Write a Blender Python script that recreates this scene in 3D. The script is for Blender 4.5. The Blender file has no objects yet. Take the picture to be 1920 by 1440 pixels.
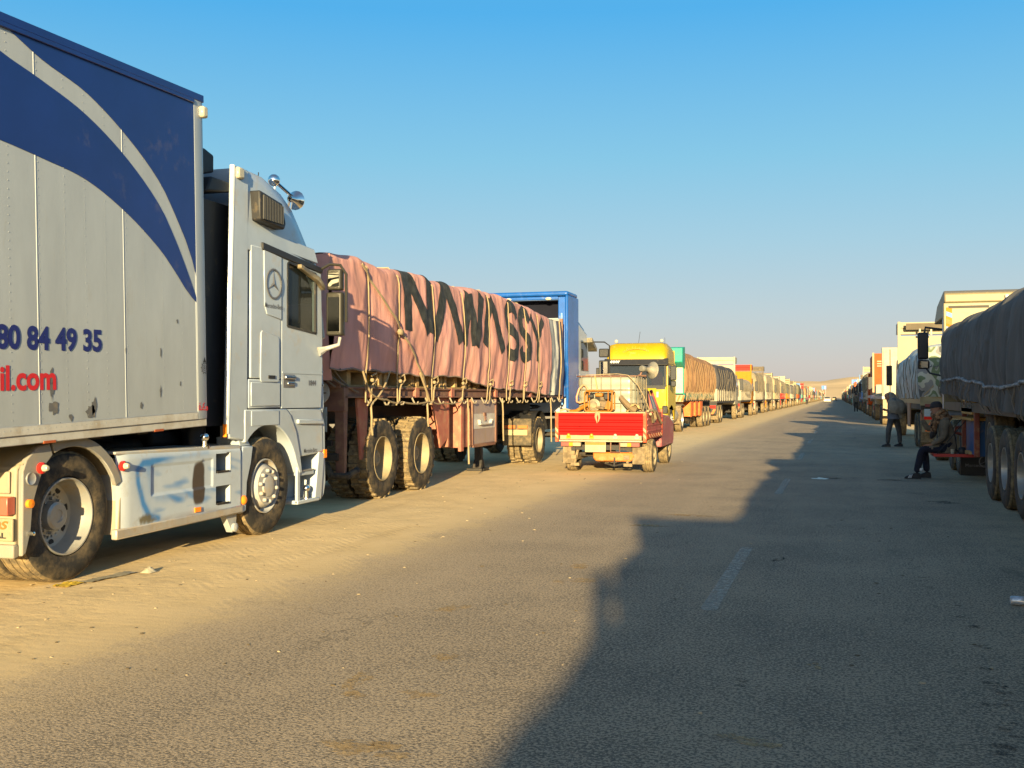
import bpy, bmesh, math, random
from mathutils import Vector, Matrix, noise
R = math.radians
PI = math.pi
SC = bpy.context.scene
COL = SC.collection
random.seed(7)

# ------------------------------------------------------------------ camera, sky, sun, exposure
YAW, PITCH, EYE = 16.936, 0.6875, 1.5
cam_data = bpy.data.cameras.new('camera')
cam_data.sensor_width = 36.0
cam_data.lens = 2000.0 / 1920.0 * 36.0
cam_data.clip_start = 0.1
cam_data.clip_end = 12000
cam = bpy.data.objects.new('camera', cam_data)
cam.location = (0, 0, EYE)
cam.rotation_euler = (R(90 + PITCH), 0, R(YAW))
COL.objects.link(cam)
SC.camera = cam

SUN_AZ, SUN_EL = 12.0, 10.2           # light runs up the road and 13 degrees to the left
world = bpy.data.worlds.new('World')
SC.world = world
world.use_nodes = True
wn = world.node_tree
sky = wn.nodes.new('ShaderNodeTexSky')
sky.sky_type = 'NISHITA'
sky.sun_disc = False
sky.sun_elevation = R(SUN_EL)
sky.sun_rotation = R(180 - SUN_AZ)
sky.air_density = 1.0
sky.dust_density = 0.7
sky.ozone_density = 2.0
# the clear evening sky of the photograph: grey haze at the horizon to deep azure, over the sky model
w_tc = wn.nodes.new('ShaderNodeTexCoord'); w_sep = wn.nodes.new('ShaderNodeSeparateXYZ'); w_ramp = wn.nodes.new('ShaderNodeValToRGB')
w_mix = wn.nodes.new('ShaderNodeMix'); w_mix.data_type = 'RGBA'; w_mul = wn.nodes.new('ShaderNodeVectorMath'); w_mul.operation = 'SCALE'
wn.links.new(w_tc.outputs['Generated'], w_sep.inputs[0]); wn.links.new(w_sep.outputs['Z'], w_ramp.inputs[0])
for i, (z, c) in enumerate(((0, (.50, .45, .43)), (.028, (.52, .485, .475)), (.075, (.445, .52, .565)), (.14, (.325, .525, .64)), (.217, (.20, .50, .69)), (.34, (.060, .385, .75)), (1, (.12, .165, .27)))):
    e = w_ramp.color_ramp.elements[i] if i < 2 else w_ramp.color_ramp.elements.new(z)
    e.position = z; e.color = (c[0], c[1], c[2], 1)
w_mul.inputs['Scale'].default_value = 2.08
wn.links.new(w_ramp.outputs[0], w_mul.inputs[0]); wn.links.new(w_mul.outputs[0], w_mix.inputs['A']); wn.links.new(sky.outputs['Color'], w_mix.inputs['B'])
# the sky model takes over towards the low sun, where the sky is pale and warm
w_dot = wn.nodes.new('ShaderNodeVectorMath'); w_dot.operation = 'DOT_PRODUCT'; w_dot.inputs[1].default_value = (math.sin(R(SUN_AZ)), -math.cos(R(SUN_AZ)), .15)
w_mr = wn.nodes.new('ShaderNodeMapRange'); w_mr.interpolation_type = 'SMOOTHSTEP'
w_mr.inputs[1].default_value = -.35; w_mr.inputs[2].default_value = 1.0; w_mr.inputs[3].default_value = .04; w_mr.inputs[4].default_value = .42
wn.links.new(w_tc.outputs['Generated'], w_dot.inputs[0]); wn.links.new(w_dot.outputs['Value'], w_mr.inputs[0]); wn.links.new(w_mr.outputs[0], w_mix.inputs['Factor'])
wn.links.new(w_mix.outputs['Result'], wn.nodes['Background'].inputs['Color'])
wn.nodes['Background'].inputs['Strength'].default_value = 0.15

sun_data = bpy.data.lights.new('sun', 'SUN')
sun_data.energy = 5.0
sun_data.angle = R(0.5)
sun_data.color = (1.0, 0.78, 0.40)
sun = bpy.data.objects.new('sun', sun_data)
d = Vector((-math.sin(R(SUN_AZ)) * math.cos(R(SUN_EL)), math.cos(R(SUN_AZ)) * math.cos(R(SUN_EL)), -math.sin(R(SUN_EL))))
sun.rotation_euler = d.to_track_quat('-Z', 'Y').to_euler()
sun.location = (20, -40, 30)
COL.objects.link(sun)
SC.view_settings.view_transform = 'Standard'
SC.view_settings.look = 'None'
SC.view_settings.gamma = 1
SC.view_settings.exposure = 1.75
SC.view_settings.use_curve_mapping = False

# ------------------------------------------------------------------ helpers: meshes
class MB:
    def __init__(s):
        s.v = []; s.f = []; s.m = []; s.col = None
    def add(s, vs, fs, mi=0, M=None):
        o = len(s.v)
        for p in vs:
            p = Vector(p)
            s.v.append(M @ p if M is not None else p)
        for f in fs:
            s.f.append([i + o for i in f]); s.m.append(mi)
        return s
    def box(s, x0, x1, y0, y1, z0, z1, mi=0, M=None):
        vs = [(x, y, z) for x in (x0, x1) for y in (y0, y1) for z in (z0, z1)]
        return s.add(vs, [(0, 1, 3, 2), (4, 6, 7, 5), (0, 4, 5, 1), (2, 3, 7, 6), (0, 2, 6, 4), (1, 5, 7, 3)], mi, M)
    def bar(s, p0, p1, w, h, mi=0, up=(0, 0, 1)):
        p0 = Vector(p0); p1 = Vector(p1); d = (p1 - p0).normalized()
        u = Vector(up)
        if abs(d.dot(u)) > .95: u = Vector((1, 0, 0))
        a = d.cross(u).normalized(); b = a.cross(d).normalized()
        vs = [p + a * sx * w / 2 + b * sz * h / 2 for p in (p0, p1) for sx, sz in ((-1, -1), (1, -1), (1, 1), (-1, 1))]
        return s.add(vs, [(0, 1, 2, 3), (7, 6, 5, 4), (0, 4, 5, 1), (1, 5, 6, 2), (2, 6, 7, 3), (3, 7, 4, 0)], mi)
    def tube(s, pts, r, n=6, mi=0, rs=None, closed=False):
        pts = [Vector(p) for p in pts]; N = len(pts); vs = []; prev = None
        for i, p in enumerate(pts):
            if closed: d = pts[(i + 1) % N] - pts[i - 1]
            else: d = pts[min(i + 1, N - 1)] - pts[max(i - 1, 0)]
            d = d.normalized() if d.length > 1e-9 else Vector((0, 0, 1))
            if prev is None:
                a = d.cross(Vector((0, 0, 1)))
                if a.length < .1: a = d.cross(Vector((1, 0, 0)))
            else: a = prev - d * prev.dot(d)
            a.normalize(); prev = a; b = d.cross(a)
            rr = rs[i] if rs else r
            for k in range(n):
                t = 2 * PI * k / n
                vs.append(p + a * rr * math.cos(t) + b * rr * math.sin(t))
        fs = []
        for i in range(N if closed else N - 1):
            j = (i + 1) % N
            for k in range(n):
                l = (k + 1) % n
                fs.append((i * n + k, i * n + l, j * n + l, j * n + k))
        if not closed:
            fs.append(tuple(range(n - 1, -1, -1))); fs.append(tuple((N - 1) * n + k for k in range(n)))
        return s.add(vs, fs, mi)
    def lathe(s, prof, o=(0, 0, 0), axis='x', n=24, mi=0, arc=None, mis=None):
        # prof: (radius, distance along the axis)
        o = Vector(o); vs = []
        a0, a1 = arc if arc else (0, 2 * PI)
        cnt = n if not arc else n + 1
        for r, t in prof:
            for k in range(cnt):
                g = a0 + (a1 - a0) * k / n
                c, q = r * math.cos(g), r * math.sin(g)
                p = {'x': (t, c, q), 'y': (c, t, q), 'z': (c, q, t)}[axis]
                vs.append(o + Vector(p))
        for i in range(len(prof) - 1):
            fs = []
            for k in range(n):
                l = (k + 1) % cnt if not arc else k + 1
                fs.append((i * cnt + k, i * cnt + l, (i + 1) * cnt + l, (i + 1) * cnt + k))
            if i == 0: s_o = len(s.v); s.add(vs, fs, mis[i] if mis else mi)
            else:
                for f in fs: s.f.append([q + s_o for q in f]); s.m.append(mis[i] if mis else mi)
        return s
    def prism(s, poly, axis, a0, a1, mi=0):
        # poly 2-D: axis x -> (y, z); axis y -> (x, z); axis z -> (x, y)
        n = len(poly)
        def P(p, a): return {'x': (a, p[0], p[1]), 'y': (p[0], a, p[1]), 'z': (p[0], p[1], a)}[axis]
        vs = [P(p, a0) for p in poly] + [P(p, a1) for p in poly]
        fs = [tuple(range(n)), tuple(range(2 * n - 1, n - 1, -1))]
        for i in range(n):
            j = (i + 1) % n
            fs.append((i, i + n, j + n, j))
        return s.add(vs, fs, mi)
    def loft(s, rings, mi=0, closed=True, caps=True):
        n = len(rings[0]); vs = [p for r in rings for p in r]; fs = []
        for i in range(len(rings) - 1):
            for k in range(n if closed else n - 1):
                l = (k + 1) % n
                fs.append((i * n + k, i * n + l, (i + 1) * n + l, (i + 1) * n + k))
        if caps:
            fs.append(tuple(range(n - 1, -1, -1))); fs.append(tuple((len(rings) - 1) * n + k for k in range(n)))
        return s.add(vs, fs, mi)
    def grid(s, fn, nu, nv, mi=0):
        vs = [fn(i / nu, j / nv) for i in range(nu + 1) for j in range(nv + 1)]
        w = nv + 1
        fs = [(i * w + j, (i + 1) * w + j, (i + 1) * w + j + 1, i * w + j + 1) for i in range(nu) for j in range(nv)]
        return s.add(vs, fs, mi)
    def ball(s, c, r, n=10, mi=0, sc=(1, 1, 1)):
        c = Vector(c); m = max(4, n // 2); vs = []; fs = []
        for i in range(m + 1):
            th = PI * i / m
            for k in range(n):
                g = 2 * PI * k / n
                vs.append(c + Vector((r * sc[0] * math.sin(th) * math.cos(g), r * sc[1] * math.sin(th) * math.sin(g), r * sc[2] * math.cos(th))))
        for i in range(m):
            for k in range(n):
                l = (k + 1) % n
                fs.append((i * n + k, (i + 1) * n + k, (i + 1) * n + l, i * n + l))
        return s.add(vs, fs, mi)
    def xf(s, M):
        s.v = [M @ p for p in s.v]; return s

WP = {}                                        # world position of every object's origin

def mesh_of(name, mb, mats, W, sharp=40, smooth=True, weld=True, recalc=True):
    me = bpy.data.meshes.new(name)
    me.from_pydata([tuple(p - W) for p in mb.v], [], mb.f)
    for m in (mats if isinstance(mats, (list, tuple)) else [mats]): me.materials.append(m)
    me.polygons.foreach_set('material_index', mb.m)
    if mb.col:
        ca = me.color_attributes.new('paint', 'FLOAT_COLOR', 'POINT')
        ca.data.foreach_set('color', [q for c in mb.col for q in (c[0], c[1], c[2], 1.0)])
    if recalc or weld:
        bm = bmesh.new(); bm.from_mesh(me)
        if weld: bmesh.ops.remove_doubles(bm, verts=bm.verts, dist=2e-5)
        if recalc: bmesh.ops.recalc_face_normals(bm, faces=bm.faces)
        bm.to_mesh(me); bm.free()
    if smooth:
        me.shade_smooth(); me.set_sharp_from_angle(angle=R(sharp))
    me.update()
    return me

def link(name, me, parent, W):
    o = bpy.data.objects.new(name, me)
    COL.objects.link(o)
    WP[o] = Vector(W)
    if parent is not None:
        o.parent = parent; o.location = Vector(W) - WP[parent]
    else: o.location = W
    return o

def part(name, mb, mats, parent=None, bevel=0, seg=2, W=None, label=None, stuff=False, **k):
    """one mesh object; coordinates in mb are world coordinates"""
    if W is None:
        xs = [p.x for p in mb.v]; ys = [p.y for p in mb.v]; zs = [p.z for p in mb.v]
        W = Vector(((min(xs) + max(xs)) / 2, (min(ys) + max(ys)) / 2, (min(zs) + max(zs)) / 2 if parent else min(zs)))
    o = link(name, mesh_of(name, mb, mats, Vector(W), **k), parent, W)
    if bevel:
        b = o.modifiers.new('bevel', 'BEVEL'); b.width = bevel; b.segments = seg; b.limit_method = 'ANGLE'; b.angle_limit = R(40)
        b.harden_normals = False
    if label: o['label'] = label
    if stuff: o['kind'] = 'stuff'
    return o

def thing(name, label, cat, loc, group=None):
    o = link(name, None, None, loc)
    o.empty_display_size = .2
    return tag(o, label, cat, group)

def tag(o, label, cat, group=None):
    o['label'] = label; o['category'] = cat
    if group: o['group'] = group
    return o

def struct(o):
    o['kind'] = 'structure'; return o

def text_mb(txt, size, sx=1.0, bold=0.0, extr=0.0, align='LEFT', shear=0):
    """built-in lettering as mesh data in the XY plane"""
    cu = bpy.data.curves.new('lettering', 'FONT')
    cu.body = txt; cu.size = size; cu.offset = bold; cu.extrude = extr; cu.align_x = align; cu.resolution_u = 4; cu.shear = shear
    o = bpy.data.objects.new('lettering_tmp', cu); COL.objects.link(o)
    dg = bpy.context.evaluated_depsgraph_get()
    me = bpy.data.meshes.new_from_object(o.evaluated_get(dg))
    mb = MB(); mb.add([(p.co.x * sx, p.co.y, p.co.z) for p in me.vertices], [tuple(p.vertices) for p in me.polygons])
    bpy.data.objects.remove(o); bpy.data.curves.remove(cu); bpy.data.meshes.remove(me)
    return mb

def fit(mb, w=None, h=None, right=False):
    xs = [p.x for p in mb.v]; ys = [p.y for p in mb.v]
    sx = w / (max(xs) - min(xs)) if w else 1; sy = h / (max(ys) - min(ys)) if h else 1
    x0 = max(xs) if right else min(xs)
    mb.v = [Vector(((p.x - x0) * sx, (p.y - min(ys)) * sy, p.z)) for p in mb.v]; return mb

def on_right(mb, x, y, z, tilt=0):             # XY lettering -> onto a +X facing side, reading along +Y
    M = Matrix(((0, 0, 1, x), (1, 0, 0, y), (0, 1, 0, z), (0, 0, 0, 1)))
    return mb.xf(M @ Matrix.Rotation(tilt, 4, 'Z'))
def on_rear(mb, x, y, z):                      # onto a -Y facing side, reading along +X
    return mb.xf(Matrix(((1, 0, 0, x), (0, 0, -1, y), (0, 1, 0, z), (0, 0, 0, 1))))

# ------------------------------------------------------------------ helpers: materials
def lin(c):
    if isinstance(c, str):
        c = c.lstrip('#'); c = [int(c[i:i + 2], 16) / 255 for i in (0, 2, 4)]
        c = [x / 12.92 if x <= .04045 else ((x + .055) / 1.055) ** 2.4 for x in c]
    return (c[0], c[1], c[2], 1)

SAND = (.48, .31, .125)
MATS = {}
def mat(name, color, rough=.5, metal=0., dirt=.0, dirtcol=(.34, .25, .14), dscale=6., bump=0., bscale=30., var=.06, spec=.3, coat=0., attr=None, stretch=(1, 1, 1), trans=0., emit=None, alpha=None):
    if name in MATS: return MATS[name]
    m = bpy.data.materials.new(name); m.use_nodes = True
    nt = m.node_tree; N = nt.nodes; L = nt.links; b = N['Principled BSDF']
    b.inputs['Roughness'].default_value = rough; b.inputs['Metallic'].default_value = metal
    b.inputs['Specular IOR Level'].default_value = spec
    b.inputs['Coat Weight'].default_value = coat; b.inputs['Coat Roughness'].default_value = .15
    if trans: b.inputs['Transmission Weight'].default_value = trans
    if alpha is not None: b.inputs['Alpha'].default_value = alpha
    if emit: b.inputs['Emission Color'].default_value = lin(emit); b.inputs['Emission Strength'].default_value = 1
    tc = N.new('ShaderNodeTexCoord'); mp = N.new('ShaderNodeMapping'); mp.inputs['Scale'].default_value = stretch
    geo = N.new('ShaderNodeNewGeometry'); L.new(geo.outputs['Position'], mp.inputs['Vector'])
    def nz(scale, det=4, ro=.6):
        n = N.new('ShaderNodeTexNoise'); n.inputs['Scale'].default_value = scale; n.inputs['Detail'].default_value = det; n.inputs['Roughness'].default_value = ro
        L.new(mp.outputs['Vector'], n.inputs['Vector']); return n
    if attr:
        a = N.new('ShaderNodeAttribute'); a.attribute_name = attr; src = a.outputs['Color']
    else:
        c = N.new('ShaderNodeRGB'); c.outputs[0].default_value = lin(color); src = c.outputs[0]
    if var:
        n = nz(dscale * .7); hsv = N.new('ShaderNodeHueSaturation')
        mr = N.new('ShaderNodeMapRange'); mr.inputs[1].default_value = .3; mr.inputs[2].default_value = .7
        mr.inputs[3].default_value = 1 - var * 2.2; mr.inputs[4].default_value = 1 + var * 1.5
        L.new(n.outputs['Fac'], mr.inputs[0]); L.new(mr.outputs[0], hsv.inputs['Value']); L.new(src, hsv.inputs['Color']); src = hsv.outputs['Color']
    if dirt:
        n = nz(dscale, 8, .68); mr = N.new('ShaderNodeMapRange')
        mr.inputs[1].default_value = .62 - dirt * .45; mr.inputs[2].default_value = .78 - dirt * .2; mr.inputs[4].default_value = min(.95, .5 + dirt * .45)
        L.new(n.outputs['Fac'], mr.inputs[0])
        mx = N.new('ShaderNodeMix'); mx.data_type = 'RGBA'; L.new(mr.outputs[0], mx.inputs['Factor']); L.new(src, mx.inputs['A']); mx.inputs['B'].default_value = lin(dirtcol); src = mx.outputs['Result']
        rr = N.new('ShaderNodeMapRange'); rr.inputs[3].default_value = rough; rr.inputs[4].default_value = .9; L.new(mr.outputs[0], rr.inputs[0]); L.new(rr.outputs[0], b.inputs['Roughness'])
    L.new(src, b.inputs['Base Color'])
    if bump:
        n = nz(bscale, 5); bp = N.new('ShaderNodeBump'); bp.inputs['Strength'].default_value = bump; bp.inputs['Distance'].default_value = .02
        L.new(n.outputs['Fac'], bp.inputs['Height']); L.new(bp.outputs['Normal'], b.inputs['Normal'])
    MATS[name] = m
    return m

def glass(name, tint=(.02, .025, .025), mixf=.55):
    if name in MATS: return MATS[name]
    m = bpy.data.materials.new(name); m.use_nodes = True
    nt = m.node_tree; N = nt.nodes; L = nt.links
    b = N['Principled BSDF']; b.inputs['Base Color'].default_value = lin(tint); b.inputs['Roughness'].default_value = .06
    t = N.new('ShaderNodeBsdfTransparent'); t.inputs['Color'].default_value = (.75, .82, .8, 1)
    mx = N.new('ShaderNodeMixShader'); mx.inputs[0].default_value = mixf
    L.new(t.outputs[0], mx.inputs[1]); L.new(b.outputs[0], mx.inputs[2]); L.new(mx.outputs[0], N['Material Output'].inputs['Surface'])
    MATS[name] = m; return m

DUST = (.40, .29, .15)
M_white = mat('white_paint', (.325, .37, .42), .30, dirt=.10, dirtcol=DUST, dscale=3.5, var=.04, coat=.3)
M_silver = mat('silver_plastic', (.29, .30, .31), .4, dirt=.35, dirtcol=DUST, dscale=5)
M_black = mat('black_plastic', (.018, .018, .02), .5, dirt=.08, dirtcol=(.16, .12, .07), dscale=6)
M_dark = mat('chassis_steel', (.022, .02, .019), .6, dirt=.3, dirtcol=(.09, .065, .04), dscale=5)
M_tyre = mat('tyre_rubber', (.022, .021, .02), .75, dirt=.38, dirtcol=(.17, .125, .07), dscale=7, bump=.2, bscale=60)
M_tread = mat('dusty_tread', (.10, .078, .05), .9, dirt=.5, dirtcol=(.36, .26, .13), dscale=14, bump=.3, bscale=60)
M_rim = mat('silver_rim', (.33, .325, .31), .38, metal=.45, dirt=.3, dirtcol=DUST, dscale=5)
M_rimdull = mat('dusty_rim', (.22, .185, .125), .6, metal=.1, dirt=.4, dirtcol=DUST, dscale=6)
M_chrome = mat('chrome', (.75, .74, .7), .12, metal=1., var=0)
M_orange = mat('amber_lens', (.8, .22, .02), .2, var=0)
M_red = mat('red_lens', (.55, .02, .015), .2, var=0)
M_lampwhite = mat('clear_lens', (.36, .33, .25), .15, var=0)
M_glass = glass('cab_glass')
M_glassdark = glass('dark_glass', (.015, .018, .02), .8)
M_mirror = mat('mirror_glass', (.35, .34, .30), .05, metal=1., var=0)
M_rope = mat('hemp_rope', (.27, .205, .12), .9, var=.1)
M_wood = mat('pallet_wood', (.36, .24, .11), .85, dirt=.3, dirtcol=(.22, .15, .08), dscale=8, bump=.2)
M_seat = mat('seat_cloth', (.12, .115, .11), .9)
# ------------------------------------------------------------------ ground, road, hill
def ground_material():
    m = bpy.data.materials.new('dusty_road_and_sand'); m.use_nodes = True
    nt = m.node_tree; N = nt.nodes; L = nt.links; b = N['Principled BSDF']
    geo = N.new('ShaderNodeNewGeometry'); P = geo.outputs['Position']
    sep = N.new('ShaderNodeSeparateXYZ'); L.new(P, sep.inputs[0])
    def nz(scale, det=5, ro=.6, st=None):
        n = N.new('ShaderNodeTexNoise'); n.inputs['Scale'].default_value = scale; n.inputs['Detail'].default_value = det; n.inputs['Roughness'].default_value = ro
        if st:
            mp = N.new('ShaderNodeMapping'); mp.inputs['Scale'].default_value = st; L.new(P, mp.inputs['Vector']); L.new(mp.outputs[0], n.inputs['Vector'])
        else: L.new(P, n.inputs['Vector'])
        return n.outputs['Fac']
    def ma(op, a, c=None, d=None, clamp=False):
        n = N.new('ShaderNodeMath'); n.operation = op; n.use_clamp = clamp
        for i, q in enumerate((a, c, d)):
            if q is None: continue
            if isinstance(q, (int, float)): n.inputs[i].default_value = q
            else: L.new(q, n.inputs[i])
        return n.outputs[0]
    def mr(x, a, c, lo=0, hi=1, smooth=True):
        n = N.new('ShaderNodeMapRange'); n.interpolation_type = 'SMOOTHSTEP' if smooth else 'LINEAR'
        n.inputs[1].default_value = a; n.inputs[2].default_value = c; n.inputs[3].default_value = lo; n.inputs[4].default_value = hi
        L.new(x, n.inputs[0]); return n.outputs[0]
    def mix(f, A, B):
        n = N.new('ShaderNodeMix'); n.data_type = 'RGBA'
        if isinstance(f, (int, float)): n.inputs['Factor'].default_value = f
        else: L.new(f, n.inputs['Factor'])
        for k, q in (('A', A), ('B', B)):
            if isinstance(q, tuple): n.inputs[k].default_value = lin(q)
            else: L.new(q, n.inputs[k])
        return n.outputs['Result']
    x = sep.outputs['X']
    big = nz(.35, 4); mid = nz(1.6, 5); fine = nz(9, 6); grain = nz(55, 4, .7); grain2 = nz(130, 3, .7)
    streak = nz(1.0, 5, .6, (2.2, .16, 1))
    # sand
    sandc = mix(mr(mid, .3, .7), (.52, .38, .195), (.64, .47, .245))
    sandc = mix(mr(fine, .35, .75, 0, .5), sandc, (.66, .49, .25))
    sandc = mix(mr(grain, .62, .78, 0, .5), sandc, (.22, .15, .08))
    sandc = mix(mr(streak, .55, .75, 0, .35), sandc, (.36, .25, .12))
    # tarmac
    tar = mix(mr(big, .3, .7), (.100, .083, .062), (.135, .113, .084))
    vor = N.new('ShaderNodeTexVoronoi'); vor.inputs['Scale'].default_value = 75; L.new(P, vor.inputs['Vector'])
    stone = N.new('ShaderNodeSeparateColor'); L.new(vor.outputs['Color'], stone.inputs[0])
    tar = mix(mr(stone.outputs[0], .35, 1.0, 0, .8), tar, (.17, .15, .12))
    tar = mix(mr(vor.outputs['Distance'], .35, .75, 0, .6), tar, (.035, .031, .027))
    lane = ma('COSINE', ma('MULTIPLY', ma('ADD', x, .75), 3.5))
    tar = mix(mr(ma('MULTIPLY', lane, mr(streak, .3, .6)), .2, 1.0, 0, .30), tar, (.060, .051, .040))
    crk = N.new('ShaderNodeTexVoronoi'); crk.feature = 'DISTANCE_TO_EDGE'; crk.inputs['Scale'].default_value = .33
    wob = N.new('ShaderNodeVectorMath'); wob.operation = 'ADD'; wn_ = N.new('ShaderNodeTexNoise'); wn_.inputs['Scale'].default_value = 1.7; wn_.inputs['Detail'].default_value = 6; L.new(P, wn_.inputs['Vector']); L.new(P, wob.inputs[0]); L.new(wn_.outputs['Color'], wob.inputs[1]); L.new(wob.outputs[0], crk.inputs['Vector'])
    crack = ma('MULTIPLY', mr(crk.outputs['Distance'], .0045, .0015), mr(big, .48, .58))
    # amount of dust lying on the tarmac: edges, wheel-less strips, pits
    xe = ma('ADD', x, ma('MULTIPLY', ma('SUBTRACT', mid, .5), 1.1))
    xe = ma('ADD', xe, ma('MULTIPLY', ma('SUBTRACT', fine, .5), .7))
    left = mr(xe, -3.1, -5.0); right = mr(xe, 1.2, 3.6)
    film = mr(ma('MULTIPLY', ma('ADD', x, 4.6), 1.0), 0, 3.2, .75, .34, False)
    film = ma('ADD', film, ma('MULTIPLY', ma('SUBTRACT', streak, .45), .6))
    fleck = ma('ADD', ma('MULTIPLY', nz(58, 3, .7), .85), ma('MULTIPLY', nz(17, 3, .6), .15))
    fleck = ma('ADD', fleck, ma('MULTIPLY', ma('SUBTRACT', nz(.8, 4, .6), .5), .16))
    fl = mr(ma('ADD', fleck, ma('MULTIPLY', film, .10)), .505, .575, 0, .8)
    tar2 = mix(ma('MULTIPLY', film, .54, clamp=True), tar, (.31, .235, .15))
    tar2 = mix(fl, tar2, (.41, .315, .205))
    tar2 = mix(ma('MULTIPLY', crack, .28), tar2, (.03, .026, .02))
    edge = ma('MAXIMUM', left, ma('MULTIPLY', right, .72))
    ej = mr(ma('ADD', edge, ma('MULTIPLY', ma('SUBTRACT', grain, .5), 1.3)), .35, .75)
    ej = mix(.55, ej, edge)
    col = mix(ej, tar2, sandc)
    # dark oil on the right hand lane
    oil = ma('MULTIPLY', mr(nz(.9, 5, .65, (1, .35, 1)), .56, .72), mr(x, .2, 1.2))
    col = mix(ma('MULTIPLY', oil, .45), col, (.03, .026, .022))
    L.new(col, b.inputs['Base Color'])
    b.inputs['Roughness'].default_value = .9; b.inputs['Specular IOR Level'].default_value = .25
    # relief: aggregate on the tarmac, ripples and prints on the sand
    wav = N.new('ShaderNodeTexWave'); wav.bands_direction = 'Y'; wav.inputs['Scale'].default_value = 3.2; wav.inputs['Distortion'].default_value = 5; wav.inputs['Detail'].default_value = 3; L.new(P, wav.inputs['Vector'])
    hs = ma('ADD', ma('MULTIPLY', mid, .030), ma('ADD', ma('MULTIPLY', fine, .012), ma('MULTIPLY', wav.outputs['Fac'], .0007)))
    trk = ma('MULTIPLY', mr(ma('ABSOLUTE', ma('SUBTRACT', ma('PINGPONG', ma('ADD', xe, 20.0), .62), .3)), .13, .09), mr(big, .45, .6))
    lug = N.new('ShaderNodeTexWave'); lug.bands_direction = 'DIAGONAL'; lug.inputs['Scale'].default_value = 5.5; lug.inputs['Distortion'].default_value = 1.5; L.new(P, lug.inputs['Vector'])
    hs = ma('ADD', hs, ma('MULTIPLY', ma('MULTIPLY', trk, ma('ADD', lug.outputs['Fac'], -.9)), .003))
    hs = ma('ADD', hs, ma('MULTIPLY', grain, .0025))
    ht = ma('ADD', ma('MULTIPLY', vor.outputs['Distance'], -.0028), ma('MULTIPLY', grain2, .002))
    ht = ma('ADD', ht, ma('ADD', ma('MULTIPLY', mid, .006), ma('MULTIPLY', fine, .003)))
    n = N.new('ShaderNodeMix'); n.data_type = 'FLOAT'; L.new(edge, n.inputs[0]); L.new(ht, n.inputs[2]); L.new(hs, n.inputs[3])
    bp = N.new('ShaderNodeBump'); bp.inputs['Strength'].default_value = .55; bp.inputs['Distance'].default_value = 1.0
    L.new(n.outputs[0], bp.inputs['Height']); L.new(bp.outputs['Normal'], b.inputs['Normal'])
    return m
M_ground = ground_material()
g = MB().add([(-4000, -400, -.004), (4000, -400, -.004), (4000, 6000, -.004), (-4000, 6000, -.004)], [(0, 1, 2, 3)])
struct(part('desert_ground', g, M_ground, W=(0, 0, -.004)))
g = MB().add([(-5.9, -60, 0), (4.2, -60, 0), (4.2, 2500, 0), (-5.9, 2500, 0)], [(0, 1, 2, 3)])
road = struct(part('road', g, M_ground, W=(0, 0, 0)))

# worn lane dashes, 4 mm above the tarmac
def worn_paint(name, col, lo, hi):
    m = mat(name, col, .8, var=.15, dscale=20)
    nt = m.node_tree; N = nt.nodes; L = nt.links
    n = N.new('ShaderNodeTexNoise'); n.inputs['Scale'].default_value = 26; n.inputs['Detail'].default_value = 6; n.inputs['Roughness'].default_value = .75
    g = N.new('ShaderNodeNewGeometry'); L.new(g.outputs['Position'], n.inputs['Vector'])
    r = N.new('ShaderNodeMapRange'); r.inputs[1].default_value = .38; r.inputs[2].default_value = .66; r.inputs[3].default_value = lo; r.inputs[4].default_value = hi
    L.new(n.outputs['Fac'], r.inputs[0]); L.new(r.outputs[0], N['Principled BSDF'].inputs['Alpha'])
    return m
M_dash = worn_paint('worn_white_paint', (.46, .42, .34), .15, .85)
for k in range(-1, 24):
    y = 7.57 + 9.35 * k
    mb = MB().add([(-.93, y, .004), (-.81, y, .004), (-.80, y + 3.25, .004), (-.92, y + 3.25, .004)], [(0, 1, 2, 3)])
    struct(part('lane_dash', mb, M_dash, W=(-.87, y, .004)))

def blob(mb, x, y, rx, ry, z=.004, n=12, jag=.35, rot=0):
    ph = random.random() * 9; vs = []
    for k in range(n):
        a = 2 * PI * k / n; r = 1 + jag * (random.random() - .5) * 2
        px, py = rx * r * math.cos(a), ry * r * math.sin(a)
        vs.append((x + px * math.cos(rot) - py * math.sin(rot), y + px * math.sin(rot) + py * math.cos(rot), z))
    mb.add(vs, [tuple(range(n))])
M_oil = worn_paint('oil_stain', (.022, .019, .016), .0, .6)
M_sandpatch = worn_paint('caked_sand', (.44, .30, .14), .0, .95)
M_wet = mat('puddle_water', (.05, .05, .048), .3, spec=.5, var=0)
mb = MB()
trail = [(.37, 12.3), (.42, 11.7), (.52, 11.0), (.60, 10.4), (.63, 9.9), (.67, 9.4), (.72, 8.9), (.76, 8.3), (.80, 7.9), (.83, 7.5), (.84, 7.0), (.82, 6.65), (.79, 6.3), (.78, 6.1), (.77, 5.85), (.75, 5.6), (.74, 5.25), (.71, 5.05), (.70, 4.9), (.68, 4.65), (-.1, 12.9), (.1, 13.0), (.25, 12.7)]
for x, y in trail:
    for q in range(3): blob(mb, x + random.uniform(-.05, .05), y + random.uniform(-.12, .12), random.uniform(.015, .05), random.uniform(.012, .035))
for x, y, rx, ry in ((-.52, 10.1, .07, .2), (.95, 20.3, .35, .3), (1.3, 16.3, .3, .25), (-.2, 20.6, .3, .3), (1.0, 6.5, .03, .03), (-.45, 5.7, .06, .1)):
    for q in range(5): blob(mb, x + random.uniform(-rx, rx), y + random.uniform(-ry, ry) * .6, rx * random.uniform(.2, .5), ry * random.uniform(.2, .5), z=.004 + q * .0003, jag=.7, n=18)
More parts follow.
